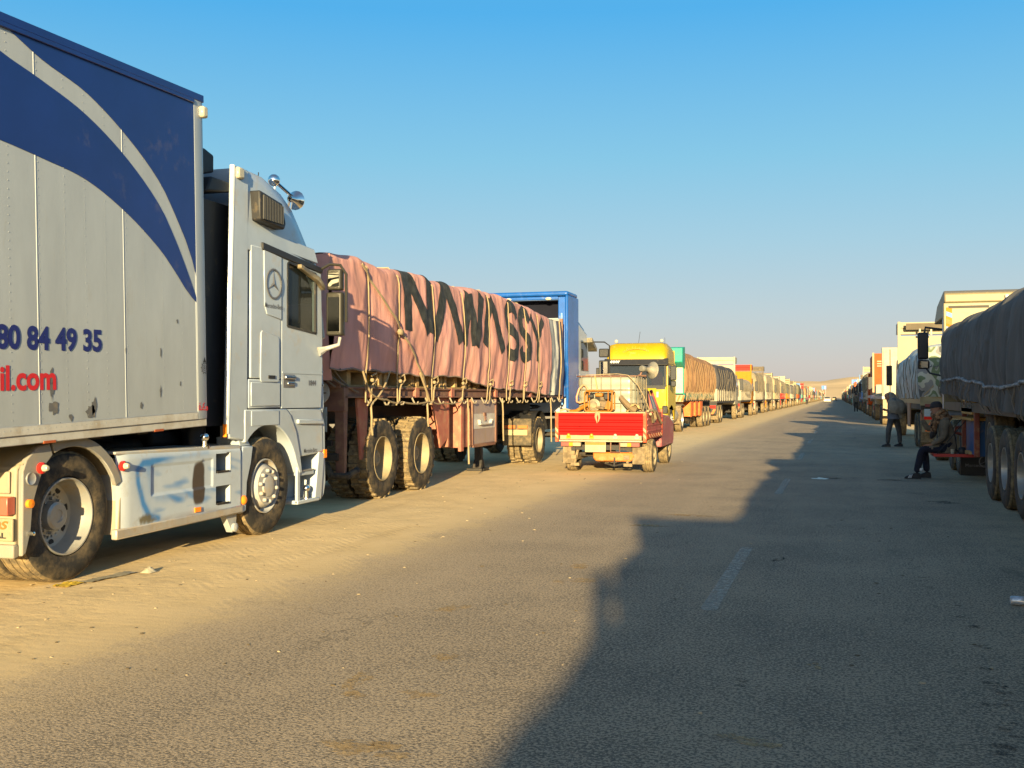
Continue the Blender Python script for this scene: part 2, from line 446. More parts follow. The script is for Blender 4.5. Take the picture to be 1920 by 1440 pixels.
o = part('oil_stain', mb, M_oil, W=(0, 8, .004), weld=False, stuff=True); o['kind'] = 'structure'
mb = MB()
for x, y, rx, ry in ((-2.42, 5.2, .05, .13), (-2.02, 5.05, .07, .06), (-2.18, 5.75, .06, .07), (-2.33, 4.9, .05, .05), (-2.1, 9.2, .10, .1), (-2.05, 8.5, .12, .1), (-1.96, 4.15, .11, .1), (-1.8, 4.2, .08, .07), (-2.0, 12.4, .2, .1), (-1.75, 13.6, .2, .1), (-2.6, 7.1, .07, .1), (-.13, 6.2, .03, .05), (-.42, 4.75, .1, .05)):
    for q in range(4): blob(mb, x + random.uniform(-rx, rx), y + random.uniform(-ry, ry), rx * random.uniform(.4, .9), ry * random.uniform(.4, .9), z=.003 + q * .0003, jag=.6, n=16)
struct(part('caked_sand', mb, M_sandpatch, W=(-2, 8, .004), weld=False))
mb = MB(); blob(mb, -.28, 20.3, .13, .28, .006, 20, .45)
struct(part('water_puddle', mb, M_wet))

# scattered stones, dung and scraps on the sandy shoulder
M_stone = mat('grey_stone', (.10, .075, .045), .9)
M_stonelt = mat('pale_stone', (.36, .28, .17), .9)
rg = random.Random(3)
for nm, mt, cnt in (('pebbles', M_stonelt, 160), ('dark_scraps', M_stone, 260)):
    mb = MB()
    for k in range(cnt):
        t = rg.random()
        y = 5 + 45 * t ** 1.8; x = rg.choice((rg.uniform(-6.2, -4.2), rg.uniform(-5.6, -3.0), rg.uniform(-6, 2)))
        r = rg.uniform(.004, .011)
        mb.ball((x, y, r * .2), r, 6, sc=(rg.uniform(.8, 2.2), rg.uniform(.8, 1.8), .5))
    part(nm, mb, mt, W=(-4, 10, 0), weld=False)['kind'] = 'stuff'

M_hill = mat('desert_hill', (.62, .42, .20), .95, dirt=.12, dirtcol=(.30, .19, .09), dscale=.012, bump=.4, bscale=.05, var=.1)
def hill_h(x):
    pts = [(-900, 10), (-560, 20), (-330, 24), (-170, 30), (-90, 33), (-20, 34), (20, 38), (35, 39), (70, 32), (140, 24), (300, 18), (800, 8)]
    for (a, p), (b2, q) in zip(pts, pts[1:]):
        if a <= x <= b2:
            t = (x - a) / (b2 - a); t = t * t * (3 - 2 * t); return p + (q - p) * t
    return 6
def hill(i, j):
    x = -900 + 1700 * i; y = 1350 + 1400 * j
    e = math.sin(PI * min(1, j * 1.3 if j < .5 else .65)) if j < .5 else 1 - (j - .5)
    n = noise.noise((x * .012, y * .006, 0)) * 3.0 + noise.noise((x * .05, y * .02, 3)) * 1.1
    return (x, y, -2 + hill_h(x) * (1.0 if j == .5 else (j * 2) ** 1.2 if j < .5 else (1 - j) * 2) + n * min(1, j * 4))
struct(part('desert_hill', MB().grid(hill, 170, 20), M_hill, W=(0, 2000, 0)))
# ------------------------------------------------------------------ wheels (mesh data shared between alike wheels)
WM = {}
def wheel_meshes(kind):
    """tyre and rim about the origin, axis X, the outer face towards +X at x = 0"""
    if kind in WM: return WM[kind]
    r, w, n, rr, style, lug = dict(
        drive=(.535, .29, 48, .318, 'dish', 0), steer=(.535, .30, 48, .30, 'hub', 0),
        lug=(.595, .31, 48, .335, 'dish', 22), heavy=(.545, .33, 40, .29, 'dish', 0),
        tractor=(.53, .29, 40, .29, 'dish', 20), pickup=(.335, .22, 32, .20, 'small', 0),
        far=(.52, .30, 20, .28, 'dish', 0))[kind]
    t = MB(); e = r - .018
    side = [(rr, -.03), (rr + .012, -.004), (rr + .05, .006), (rr + (r - rr) * .45, .012), (r - .06, .006), (r - .022, -.012)]
    t.lathe(side, n=n, mi=0)
    if lug:
        t.lathe([(r - .022, -.012), (e - .012, -.03), (e - .012, -w + .03), (r - .022, -w + .012)], n=n, mi=1)
        for k in range(lug * 2):
            a = 2 * PI * k / (lug * 2); left = k % 2
            M = Matrix.Rotation(a, 4, 'X'); hw = .026 if kind == 'lug' else .024
            x0, x1 = (-w * .56, -.006) if not left else (-w + .006, -w * .44)
            t.box(x0, x1, -hw, hw, e - .02, r, 1, M @ Matrix.Shear('XY', 4, (0, 0)) )
    else:
        pr = []
        gn = 4
        pr.append((r - .022, -.012)); pr.append((r - .004, -.03))
        for k in range(gn):
            x = -.05 - (w - .1) * k / (gn - 1)
            pr += [(r, x + .008), (r - .012, x + .005), (r - .012, x - .005), (r, x - .008)]
        pr += [(r - .004, -w + .03), (r - .022, -w + .012)]
        t.lathe(pr, n=n, mi=1)
    t.lathe([(r - .022, -w + .012), (r - .06, -w - .004), (rr + .05, -w - .004), (rr, -w + .03), (rr - .002, -.03)], n=n, mi=0)
    rim = MB()
    if style == 'dish':
        rim.lathe([(rr, -.03), (rr - .004, .0), (rr - .016, .0), (rr - .022, -.05), (rr - .035, -w * .55), (rr - .05, -w * .66), (rr - .10, -w * .70), (.17, -w * .70)], n=n)
        rim.lathe([(.17, -w * .70), (.165, -w * .60), (.12, -w * .60), (.115, -w * .35), (.095, -w * .30), (.055, -w * .30), (.05, -w * .33), (.001, -w * .33)], n=24)
        for k in range(8):
            a = 2 * PI * (k + .5) / 8
            rim.lathe([(.030, 0), (.030, .004), (.001, .004)], (-w * .70 + .002, math.cos(a) * (rr - .085), math.sin(a) * (rr - .085)), n=8, mi=1)
        for k in range(10):
            a = 2 * PI * k / 10
            rim.lathe([(.014, 0), (.014, .03), (.001, .03)], (-w * .60, math.cos(a) * .142, math.sin(a) * .142), n=6)
    elif style == 'hub':
        rim.lathe([(rr, -.03), (rr - .004, .0), (rr - .016, .0), (rr - .03, -.045), (rr - .05, -.06), (rr - .055, -.04), (.215, .005), (.205, .022), (.12, .026), (.11, .04), (.06, .046), (.001, .046)], n=n)
        for k in range(10):
            a = 2 * PI * (k + .5) / 10
            rim.lathe([(.022, 0), (.022, .018), (.016, .034), (.001, .036)], (.022, math.cos(a) * .168, math.sin(a) * .168), n=8, mi=2)
        for k in range(10):
            a = 2 * PI * k / 10
            rim.lathe([(.018, 0), (.018, .003), (.001, .003)], (-.052, math.cos(a) * .243, math.sin(a) * .243), n=8, mi=1)
    else:
        rim.lathe([(rr, -.03), (rr - .003, .0), (rr - .012, .0), (rr - .02, -.04), (.13, -.05), (.12, -.02), (.06, -.012), (.05, .01), (.001, .012)], n=n)
        for k in range(6):
            a = 2 * PI * k / 6
            rim.lathe([(.016, 0), (.016, .004), (.001, .004)], (-.045, math.cos(a) * .155, math.sin(a) * .155), n=8, mi=1)
    rm = {'dish': M_rim, 'hub': M_silver, 'small': M_rimdull}[style]
    if kind in ('lug', 'tractor', 'far'): rm = M_rimdull
    tm = mesh_of('tyre', t, [M_tyre, M_tread], Vector((0, 0, 0)), sharp=32)
    im = mesh_of('rim', rim, [rm, M_black, M_silver], Vector((0, 0, 0)), sharp=32)
    WM[kind] = (im, tm); return WM[kind]

def wheel(T, x, y, kind='drive', z=None, right=True, label=None):
    """x is the outer face of the tyre"""
    im, tm = wheel_meshes(kind)
    r = {'drive': .535, 'steer': .535, 'lug': .595, 'heavy': .545, 'tractor': .53, 'pickup': .335, 'far': .52}[kind]
    z = r - .008 if z is None else z
    w = link('wheel', im, T, (x, y, z))
    t = link('tyre', tm, w, (x, y, z))
    w.rotation_euler = (random.uniform(0, 6), 0, 0 if right else PI)
    if label: w['label'] = label
    return w
def axle(T, xr, y, kind, width=2.5, dual=True, z=None):
    wd = {'drive': .29, 'steer': .30, 'lug': .31, 'heavy': .33, 'tractor': .29, 'pickup': .22, 'far': .30}[kind]
    wheel(T, xr, y, kind, z); wheel(T, xr - width, y, kind, z, right=False)
    if dual:
        wheel(T, xr - wd - .045, y, kind, z); wheel(T, xr - width + wd + .045, y, kind, z, right=False)
    r = .5 if kind != 'pickup' else .33
    part('axle', MB().tube([(xr - .3, y, z or r), (xr - width + .3, y, z or r)], .075, 10).ball((xr - width / 2, y, z or r), .2, 10), M_dark, T)

def chain_rope(mb, pts, r=.012, sag=0, n=8):
    out = []
    for (a, b2) in zip(pts, pts[1:]):
        a = Vector(a); b2 = Vector(b2)
        for k in range(n):
            t = k / n; p = a.lerp(b2, t); p.z -= sag * 4 * t * (1 - t); out.append(p)
    out.append(Vector(pts[-1])); mb.tube(out, r, 6); return mb
# ------------------------------------------------------------------ white tractor unit, nearest on the left
AX = -5.95                                     # plane of its right side
T = thing('tractor_unit', 'white tractor unit with round star emblem behind its door, coupled to box trailer', 'truck', (-7.2, 8.6, 0))
TRA = T
# chassis
mb = MB()
for x in (-6.78, -7.62): mb.box(x - .045, x + .045, 6.3, 11.2, .62, .90)
for y in (6.4, 7.9, 9.2, 10.3): mb.box(-7.58, -6.82, y - .06, y + .06, .66, .86)
part('chassis', mb, M_dark, T, bevel=.008)
mb = MB().box(-7.75, -6.65, 6.9, 7.75, .90, .98).lathe([(.5, 0), (.5, .06), (.08, .06)], (-7.2, 7.25, .98), 'z', 24)
part('fifth_wheel', mb, M_dark, T)
axle(T, AX - .05, 7.27, 'drive'); axle(T, AX - .03, 10.39, 'steer', dual=False)
# cab: rear wall, floor, roof, front wall, far side
cx = AX - 1.25
def section(y, zt, hw, zb=1.05, rt=.22):
    ring = []
    for x, z in ((-hw, zb), (-hw, zt - .62), (-hw + .02, zt - rt * 1.6), (-hw + rt * .35, zt - rt * .45), (-hw + rt * 1.2, zt)): ring.append((cx + x, y, z))
    return ring + [(2 * cx - p[0], p[1], p[2]) for p in reversed(ring)]
rings = [section(y, z, hw, zb=3.06, rt=rt) for y, z, hw, rt in ((9.95, 3.93, 1.245, .07), (10.3, 3.93, 1.245, .09), (10.75, 3.85, 1.24, .14), (11.05, 3.74, 1.235, .19), (11.28, 3.56, 1.23, .22), (11.45, 3.38, 1.22, .2), (11.58, 3.24, 1.20, .16))]
roof = part('cab_roof', MB().loft(rings), M_white, T, sharp=60)
part('rear_wall', MB().box(cx - 1.2, cx + 1.21, 9.96, 10.02, 1.0, 3.3), M_black, T, label='black rear wall of the cab')
part('cab_floor', MB().box(cx - 1.2, cx + 1.2, 10.0, 11.7, 1.28, 1.40), M_dark, T)
fr = MB()
fr.prism([(11.62, 1.0), (11.86, 1.0), (11.90, 1.5), (11.84, 2.2), (11.78, 2.25), (11.60, 2.25)], 'x', cx - 1.2, cx + 1.16)
for s in (-1, 1): fr.bar((cx + s * 1.16, 11.80, 2.2), (cx + s * 1.14, 11.57, 3.15), .10, .10)
part('front_panel', fr, M_white, T, bevel=.03)
part('windscreen', MB().add([(cx - 1.12, 11.80, 2.22), (cx + 1.12, 11.80, 2.22), (cx + 1.10, 11.56, 3.14), (cx - 1.10, 11.56, 3.14)], [(0, 1, 2, 3)]), M_glassdark, T)
part('left_side', MB().box(cx - 1.25, cx - 1.2, 9.98, 11.6, 1.05, 3.1), M_white, T)
# quarter panel behind the door
q = MB().box(AX - .05, AX, 10.02, 10.665, 1.70, 3.12)
qp = part('quarter_panel', q, M_white, T, bevel=.012)
part('raised_moulding', MB().prism([(10.27, 3.10), (10.655, 3.06), (10.655, 2.36), (10.34, 2.40), (10.29, 2.5)], 'x', AX, AX + .012), M_white, qp, bevel=.008)
part('locker_door', MB().prism([(10.21, 2.19), (10.24, 2.22), (10.57, 2.17), (10.60, 2.14), (10.605, 1.69), (10.58, 1.66), (10.22, 1.66), (10.20, 1.69)], 'x', AX, AX + .014), M_white, qp, bevel=.008)
part('locker_latch', MB().box(AX + .012, AX + .024, 10.36, 10.50, 1.70, 1.735), M_black, qp)
# emblem: ring, three pointed star, wording
em = MB(); ey, ez = 10.475, 2.745
em.lathe([(.158, 0), (.170, .004), (.170, .010), (.158, .012), (.148, .010), (.148, .004), (.158, 0)], (AX + .012, ey, ez), n=40)
for k in range(3):
    a = PI / 2 + 2 * PI * k / 3
    tip = (ey + .15 * math.cos(a), ez + .15 * math.sin(a)); l = (ey + .022 * math.cos(a + 1.05), ez + .022 * math.sin(a + 1.05)); r_ = (ey + .022 * math.cos(a - 1.05), ez + .022 * math.sin(a - 1.05))
    em.add([(AX + .014, *l), (AX + .014, *r_), (AX + .014, *tip), (AX + .026, ey, ez)], [(0, 1, 3), (1, 2, 3), (2, 0, 3)])
M_grey = mat('grey_emblem', (.10, .10, .11), .4, var=0)
part('star_emblem', em, M_grey, qp)
part('emblem_lettering', on_right(text_mb('Mercedes-Benz', .075, .86, .0005), AX + .0155, 10.28, 2.475), M_grey, qp)
# roof-side skin above the gutter
part('roof_side', MB().prism([(10.02, 3.12), (10.02, 3.34), (11.48, 3.26), (11.58, 3.10), (10.25, 3.165)], 'x', AX - .05, AX - .012), M_white, T, bevel=.008)
part('rain_gutter', MB().prism([(10.24, 3.175), (10.24, 3.095), (11.63, 2.985), (11.66, 3.05)], 'x', AX - .02, AX + .02), M_black, T, bevel=.008)
# door with window
dz = MB()
dz.prism([(10.685, 1.372), (11.63, 1.372), (11.665, 1.9), (11.66, 2.245), (10.685, 2.305)], 'x', AX - .05, AX)
dz.prism([(10.685, 2.305), (10.80, 2.298), (10.80, 3.06), (10.70, 3.085), (10.685, 3.08)], 'x', AX - .05, AX)
dz.prism([(11.50, 2.255), (11.66, 2.245), (11.62, 2.99), (11.49, 2.97)], 'x', AX - .05, AX)
dz.prism([(10.80, 3.06), (11.62, 2.99), (11.49, 2.97), (11.47, 2.94), (10.84, 3.035), (10.80, 3.02)], 'x', AX - .05, AX)
door = part('door', dz, M_white, T, bevel=.009)
part('window', MB().add([(AX - .022, 10.80, 2.28), (AX - .022, 11.51, 2.23), (AX - .022, 11.51, 2.98), (AX - .022, 10.80, 3.06)], [(0, 1, 2, 3)]), M_glass, door)
wf = MB()
ww = [(10.805, 2.30), (11.495, 2.255), (11.49, 2.965), (10.84, 3.03), (10.805, 3.0)]
for (a, b2) in zip(ww, ww[1:] + ww[:1]): wf.bar((AX - .004, *a), (AX - .004, *b2), .026, .022, up=(1, 0, 0))
part('window_rubber', wf, M_black, door)
vis = MB().prism([(11.03, 3.03), (11.50, 2.93), (11.63, 2.84), (11.62, 2.78), (11.45, 2.87), (11.03, 2.98)], 'x', AX, AX + .06)
part('wind_visor', vis, mat('smoked_plastic', (.10, .085, .06), .3, dirt=.3, dirtcol=DUST), door, bevel=.01)
part('door_seam', MB().box(AX - .002, AX + .006, 10.69, 11.66, 1.765, 1.785), M_white, door)
part('handle_recess', MB().box(AX - .01, AX + .004, 10.715, 10.985, 1.60, 1.755), M_grey, door, bevel=.01)
part('handle', MB().box(AX + .004, AX + .03, 10.73, 10.97, 1.70, 1.74).box(AX + .004, AX + .02, 10.80, 10.96, 1.63, 1.67), M_chrome, door, bevel=.006)
part('model_number', on_right(text_mb('1844', .085, 1.15, .002), AX + .0045, 11.30, 1.635), M_grey, door)
# lower body: side panels, wheel arch fender
lp = MB().box(AX - .06, AX - .002, 9.98, 10.665, 1.375, 1.69)
lpan = part('lower_locker', lp, M_white, T, bevel=.015)
part('locker_door', MB().box(AX - .002, AX + .010, 10.02, 10.63, 1.40, 1.655), M_white, lpan, bevel=.02)
arc = lambda r, a0, a1, n=10: [(10.39 + r * math.cos(R(a0 + (a1 - a0) * k / n)), .53 + r * math.sin(R(a0 + (a1 - a0) * k / n))) for k in range(n + 1)]
fp = [(9.90, 1.365), (9.90, 1.02)] + arc(.665, 133, 20, 14) + [(11.10, .62), (11.16, .62), (11.12, .80), (11.02, 1.10), (10.88, 1.30), (10.78, 1.365)]
fend = part('wheel_fender', MB().prism(fp, 'x', AX - .30, AX + .006), M_white, T, bevel=.012)
part('fender_panel', MB().box(AX + .006, AX + .014, 10.02, 10.60, 1.19, 1.35), M_white, fend, bevel=.01)
bp_ = MB().prism([(10.80, 1.365), (11.66, 1.365), (11.70, 1.25), (11.72, .83), (11.14, .80), (11.03, 1.10), (10.90, 1.30)], 'x', AX - .32, AX - .012)
bum = part('front_corner', bp_, M_white, T, bevel=.02)
part('corner_ledge', MB().prism([(11.05, 1.24), (11.67, 1.22), (11.68, 1.17), (11.05, 1.19)], 'x', AX - .02, AX + .02), M_white, bum, bevel=.008)
part('corner_lettering', on_right(text_mb('Mercedes-Benz', .07, .75, .0005), AX - .007, 11.22, .845), M_grey, bum)
# bumper with boarding step
st = MB()
st.box(AX - .04, AX - .004, 11.06, 11.13, .26, .86)                     # rear edge of the step well
st.box(AX - .32, AX - .30, 11.10, 11.66, .28, .84)
st.box(AX - .30, AX + .002, 11.06, 11.60, .255, .30)
st.box(AX - .30, AX - .02, 11.12, 11.50, .58, .63)
st.prism([(11.50, .30), (11.66, .26), (11.74, .82), (11.60, .84)], 'x', AX - .30, AX - .006)
stp = part('boarding_step', st, M_white, T, bevel=.01)
part('step_plate', MB().box(AX - .28, AX - .01, 11.13, 11.48, .63, .645), mat('ribbed_steel', (.35, .35, .34), .4, metal=.6), stp)
kb = MB(); kb.ball((AX - .05, 11.36, .42), .045, 12); kb.tube([(AX - .05, 11.36, .30), (AX - .05, 11.36, .40)], .03, 8)
part('step_ball', kb, M_chrome, stp)
part('front_bumper', MB().box(cx - 1.22, cx + 1.0, 11.62, 11.95, .28, 1.0), M_white, T, bevel=.04)
part('bumper_edge', MB().prism([(11.64, 1.9), (11.72, 1.9), (11.76, 1.38), (11.72, 1.3), (11.66, 1.36), (11.70, 1.45)], 'x', AX - .16, AX - .02).box(AX - .12, AX - .02, 11.66, 11.74, 1.78, 1.82).box(AX - .12, AX - .02, 11.68, 11.76, 1.62, 1.66).prism([(11.70, 1.30), (11.78, 1.18), (11.80, .45), (11.74, .28), (11.73, .5), (11.72, 1.15), (11.66, 1.26)], 'x', AX - .16, AX - .02), M_white, T, bevel=.012)
part('side_marker', MB().box(AX - .06, AX - .004, 11.735, 11.80, .76, .86), M_orange, T)
# mudguard between tank and front wheel
mg = part('front_mudguard', MB().prism([(9.86, .98), (10.07, .98), (10.03, .80), (9.95, .60), (9.93, .30), (9.82, .28), (9.80, .6)], 'x', AX - .30, AX + .004).prism([(9.82, 1.08), (9.98, 1.08), (10.08, .98), (9.86, .98)], 'x', AX - .3, AX - .03), M_white, T, bevel=.012)
part('marker_lamp', MB().lathe([(.05, 0), (.05, .012), (.03, .03), (.001, .032)], (AX + .004, 9.875, .42), n=14), M_orange, mg)
# side collar (air fairing) behind the cab
fa = MB().prism([(9.70, 3.90), (9.98, 3.90), (9.97, 1.06), (9.86, 1.04), (9.62, 1.07), (9.60, 1.12)], 'x', AX - .045, AX - .004)
fair = part('side_fairing', fa, M_white, T, bevel=.02)
part('fairing_edge', MB().tube([(AX - .03, 9.70, 3.90), (AX - .03, 9.60, 1.12)], .03, 8), M_white, fair)
part('edge_reflector', MB().box(AX - .05, AX - .008, 9.565, 9.575, 1.09, 1.22), M_orange, fair)
part('marker_lamp', MB().box(AX - .06, AX + .035, 9.72, 9.84, 3.77, 3.89), M_lampwhite, fair, bevel=.02)
mb = MB().prism([(8.95, 3.62), (9.72, 3.84), (9.72, 4.02), (9.55, 4.06), (8.95, 3.90)], 'x', cx - 1.1, cx + .99)
mb.prism([(9.25, 3.55), (9.72, 3.62), (9.72, 3.72), (9.35, 3.72)], 'x', cx - 1.15, cx + 1.2)
part('roof_deflector', mb, M_black, T, bevel=.02)
part('air_duct', MB().box(cx - .5, cx + 1.1, 9.30, 9.90, 1.2, 3.5).tube([(cx + .9, 9.5, 1.0), (cx + .9, 9.5, 3.3)], .12, 12), M_black, T)
# louvred air intake on the roof side
ac = MB().prism([(10.03, 3.70), (10.52, 3.635), (10.60, 3.42), (10.56, 3.35), (10.05, 3.38)], 'x', AX - .06, AX + .10)
acp = part('air_intake', ac, M_black, T, bevel=.02)
lv = MB()
for k in range(13):
    y = 10.09 + .034 * k; z1 = 3.655 - (y - 10.1) * .14
    lv.box(AX + .098, AX + .116, y, y + .013, 3.40, z1)
part('louvre', lv, mat('louvre_plastic', (.05, .05, .05), .5), acp)
# chrome horn on the roof
hn = MB()
hn.ball((AX - .16, 10.78, 3.96), .07, 14); hn.tube([(AX - .16, 10.78, 3.96), (AX - .16, 11.25, 3.84)], .02, 8)
hn.lathe([(.03, -.10), (.05, -.02), (.10, .03), (.115, .05), (.10, .09), (.05, .11), (.001, .115)], (AX - .16, 11.24, 3.82), 'y', 16)
hn.tube([(AX - .16, 10.80, 3.92), (AX - .18, 10.80, 3.74)], .015, 6); hn.tube([(AX - .16, 11.2, 3.82), (AX - .2, 11.18, 3.55)], .015, 6)
part('roof_horn', hn, M_chrome, T)
part('aerial', MB().tube([(AX - .5, 11.0, 3.7), (AX - .5, 11.02, 4.12)], .006, 5), M_black, T)
# mirrors
mh = MB().loft([[(AX + dx, 11.71 + dy, z) for dx, dy in ((.04, -.02), (.07, -.07), (.25, -.06), (.27, -.02), (.24, .09), (.08, .10))] for z in (2.24, 2.28, 2.72, 2.76)])
mh.loft([[(AX + dx, 11.71 + dy, z) for dx, dy in ((.05, -.02), (.08, -.07), (.24, -.06), (.26, -.02), (.23, .08), (.09, .09))] for z in (2.79, 2.82, 3.00, 3.04)])
mir = part('wing_mirror', mh, mat('mirror_shell', (.022, .020, .015), .4, dirt=.0, dirtcol=DUST), T, bevel=.015)
part('mirror_glass', MB().box(AX + .085, AX + .235, 11.635, 11.640, 2.29, 2.70).box(AX + .09, AX + .23, 11.637, 11.642, 2.83, 2.99), M_mirror, mir)
part('mirror_arm', MB().tube([(AX - .02, 11.60, 3.02), (AX + .10, 11.66, 3.10), (AX + .22, 11.70, 3.09), (AX + .29, 11.72, 2.98), (AX + .29, 11.72, 2.40)], .018, 8), mir.data.materials[0], mir)
part('lower_arm', MB().tube([(AX + .22, 11.70, 2.22), (AX + .20, 11.70, 2.13), (AX + .06, 11.64, 2.08), (AX, 11.56, 2.04)], .024, 8, rs=[.02, .022, .03, .06]), M_silver, mir)
# seats and steering inside
for x in (cx + .55, cx - .55):
    se = MB(); se.box(x - .25, x + .25, 10.75, 11.20, 1.75, 1.95); se.box(x - .24, x + .24, 10.72, 10.86, 1.95, 2.58); se.box(x - .15, x + .15, 10.74, 10.84, 2.64, 2.92)
    part('seat', se, M_seat, T, bevel=.05)
part('dashboard', MB().box(cx - 1.15, cx + 1.15, 11.35, 11.78, 1.6, 2.2), M_black, T)
part('cab_curtain', MB().grid(lambda a, b2: (cx + 1.12 + .02 * math.sin(a * 40), 10.1 + .62 * a, 1.5 + 1.55 * b2), 40, 2), mat('pale_curtain', (.35, .36, .34), .9), T)
part('inner_tanks', MB().box(-7.9, -6.55, 7.75, 9.9, .38, 1.08).box(-7.95, -6.45, 9.0, 10.0, 1.0, 1.16), M_dark, T, bevel=.05)
# side skirt (tank cover) with airbrushed paint and two steps
def air(y, z):
    base = (.40, .44, .475); blue = (.03, .16, .40)
    def seg(p, a, b2):
        ax, az = a; bx, bz = b2; t = max(0, min(1, ((p[0] - ax) * (bx - ax) + (p[1] - az) * (bz - az)) / ((bx - ax) ** 2 + (bz - az) ** 2)))
        return math.hypot(p[0] - ax - t * (bx - ax), p[1] - az - t * (bz - az))
    p = (y, z); path = [(9.2, .955), (8.45, .925), (8.17, .905), (8.09, .85), (8.10, .74), (8.17, .55), (8.27, .42), (8.40, .39)]
    dd = min(seg(p, a, b2) for a, b2 in zip(path, path[1:])); fade = max(.25, 1 - max(0, y - 8.3) / .5)
    k = math.exp(-(dd / .028) ** 2) * 1.0 * fade + math.exp(-(dd / .09) ** 2) * .22 * fade
    inner = [(9.3, .89), (8.32, .875), (8.25, .84), (8.30, .66), (8.38, .59), (8.50, .575), (9.35, .60)]
    di = min(seg(p, a, b2) for a, b2 in zip(inner, inner[1:]))
    if z < .60 or y < 8.32: k += math.exp(-(di / .05) ** 2) * .35
    n1 = noise.noise(((y - z * 1.1) * 3.2, (z + y * .22) * 15, 1.7))
    if y > 8.3 and .45 < z < .9: k += max(0, n1 - .12) * 1.3 * min(1, (y - 8.3) / .2)
    k += .12 if .36 < z < .95 and y > 8.15 else 0
    k = min(.95, k); c = [base[i] + (blue[i] - base[i]) * k for i in range(3)]
    # scorched patch
    e = max(abs(y - (9.05 + (z - .6) * .06)) / .105, 0) ** 3 + (abs(z - .665) / .215) ** 3 + noise.noise((y * 9, z * 9, 0)) * .35
    s = max(0, min(1, (1.15 - e) / .45)); br = (.045, .03, .018)
    c = [c[i] + (br[i] - c[i]) * s * .96 for i in range(3)]
    # rust along the lower edge
    ru = max(0, min(1, (.415 - z) / .05)) * max(0, min(1, (y - 8.35) / .3)) * max(0, min(1, (9.5 - y) / .3)) * (.45 + .6 * noise.noise((y * 6, z * 20, 4)))
    ru = max(0, min(.8, ru)); rc = (.16, .085, .03); c = [c[i] + (rc[i] - c[i]) * ru for i in range(3)]
    g2 = max(0, min(1, (1 - math.hypot((y - 8.22) / .14, (z - .40) / .055) + .5 * noise.noise((y * 25, z * 25, 9))) * 2)); gc = (.10, .08, .03)
    return [c[i] + (gc[i] - c[i]) * g2 * .9 for i in range(3)]
def skirt_top(y): return 1.005 - (y - 7.80) * .012
def skirt_bot(y): return .345 + (y - 7.80) * .012
sk = MB(); rows = 44; cols = 150; idx = {}
for i in range(cols + 1):
    for j in range(rows + 1):
        y = 7.83 + (9.80 - 7.83) * i / cols; z = skirt_bot(y) + (skirt_top(y) - skirt_bot(y)) * j / rows
        rec = .012 if (8.29 < y < 9.28 and .605 < z < .875) else 0
        curve = .02 * max(0, (j / rows - .9) / .1) ** 2 + .03 * max(0, (8.0 - y) / .17) ** 2
        idx[i, j] = len(sk.v); sk.v.append(Vector((AX + .015 - rec - curve, y, z)))
sk.col = [air(p.y, p.z) for p in sk.v]
hole = lambda y, z: 9.34 < y < 9.61 and (.735 < z < .935 or .415 < z < .605)
for i in range(cols):
    for j in range(rows):
        c = sk.v[idx[i, j]] + sk.v[idx[i + 1, j + 1]]
        if not hole(c.y / 2, c.z / 2): sk.f.append([idx[i, j], idx[i + 1, j], idx[i + 1, j + 1], idx[i, j + 1]]); sk.m.append(0)
M_air = mat('airbrushed_paint', (.5, .5, .5), .38, dirt=.1, dirtcol=(.30, .23, .14), dscale=6, attr='paint', var=.03)
skirt = part('side_skirt', sk, M_air, T, weld=False, sharp=50)
part('skirt_box', MB().box(AX - .55, AX - .03, 7.86, 9.33, .34, .97).box(AX - .55, AX - .25, 9.33, 9.80, .34, .97), M_silver, T)
part('skirt_top', MB().prism([(7.80, 1.0), (7.80, 1.025), (9.80, 1.0), (9.84, .96), (9.80, .955)], 'x', AX - .5, AX + .005), M_silver, T, bevel=.01)
part('skirt_rail', MB().prism([(7.80, .265), (7.80, .355), (9.84, .375), (9.84, .295)], 'x', AX - .04, AX + .022), mat('aluminium_rail', (.40, .38, .35), .4, metal=.4, dirt=.4, dirtcol=DUST), T, bevel=.012)
for z0, z1 in ((.735, .935), (.415, .605)):
    mb = MB().box(AX - .24, AX - .22, 9.34, 9.61, z0, z1).box(AX - .22, AX + .012, 9.335, 9.345, z0, z1).box(AX - .22, AX + .012, 9.608, 9.618, z0, z1).box(AX - .22, AX + .012, 9.34, 9.61, z0 - .012, z0).box(AX - .22, AX + .012, 9.34, 9.61, z1, z1 + .012)
    sw = part('step_well', mb, M_white, T)
    gt = MB()
    for k in range(7): gt.box(AX - .2, AX + .018, 9.37 + .03 * k, 9.385 + .03 * k, z0, z0 + .018)
    gt.box(AX + .01, AX + .02, 9.36, 9.58, z0, z0 + .02)
    part('step_tread', gt, M_dark, sw)
part('amber_reflector', MB().box(AX + .02, AX + .03, 8.96, 9.06, .385, .43), M_orange, T)
kb = MB().ball((AX - .04, 9.22, 1.10), .045, 12).tube([(AX - .04, 9.22, .99), (AX - .04, 9.22, 1.08)], .025, 8).tube([(AX - .04, 9.22, .99), (AX - .04, 9.22, 1.015)], .05, 10)
part('chrome_ball', kb, M_chrome, T)
# skirt support by the front wheel
part('skirt_bracket', MB().prism([(9.58, .30), (9.80, .30), (9.78, .12), (9.72, .10)], 'x', AX - .1, AX - .03).lathe([(.045, 0), (.045, .03), (.015, .04), (.001, .04)], (AX - .03, 9.74, .15), n=14), M_silver, T)
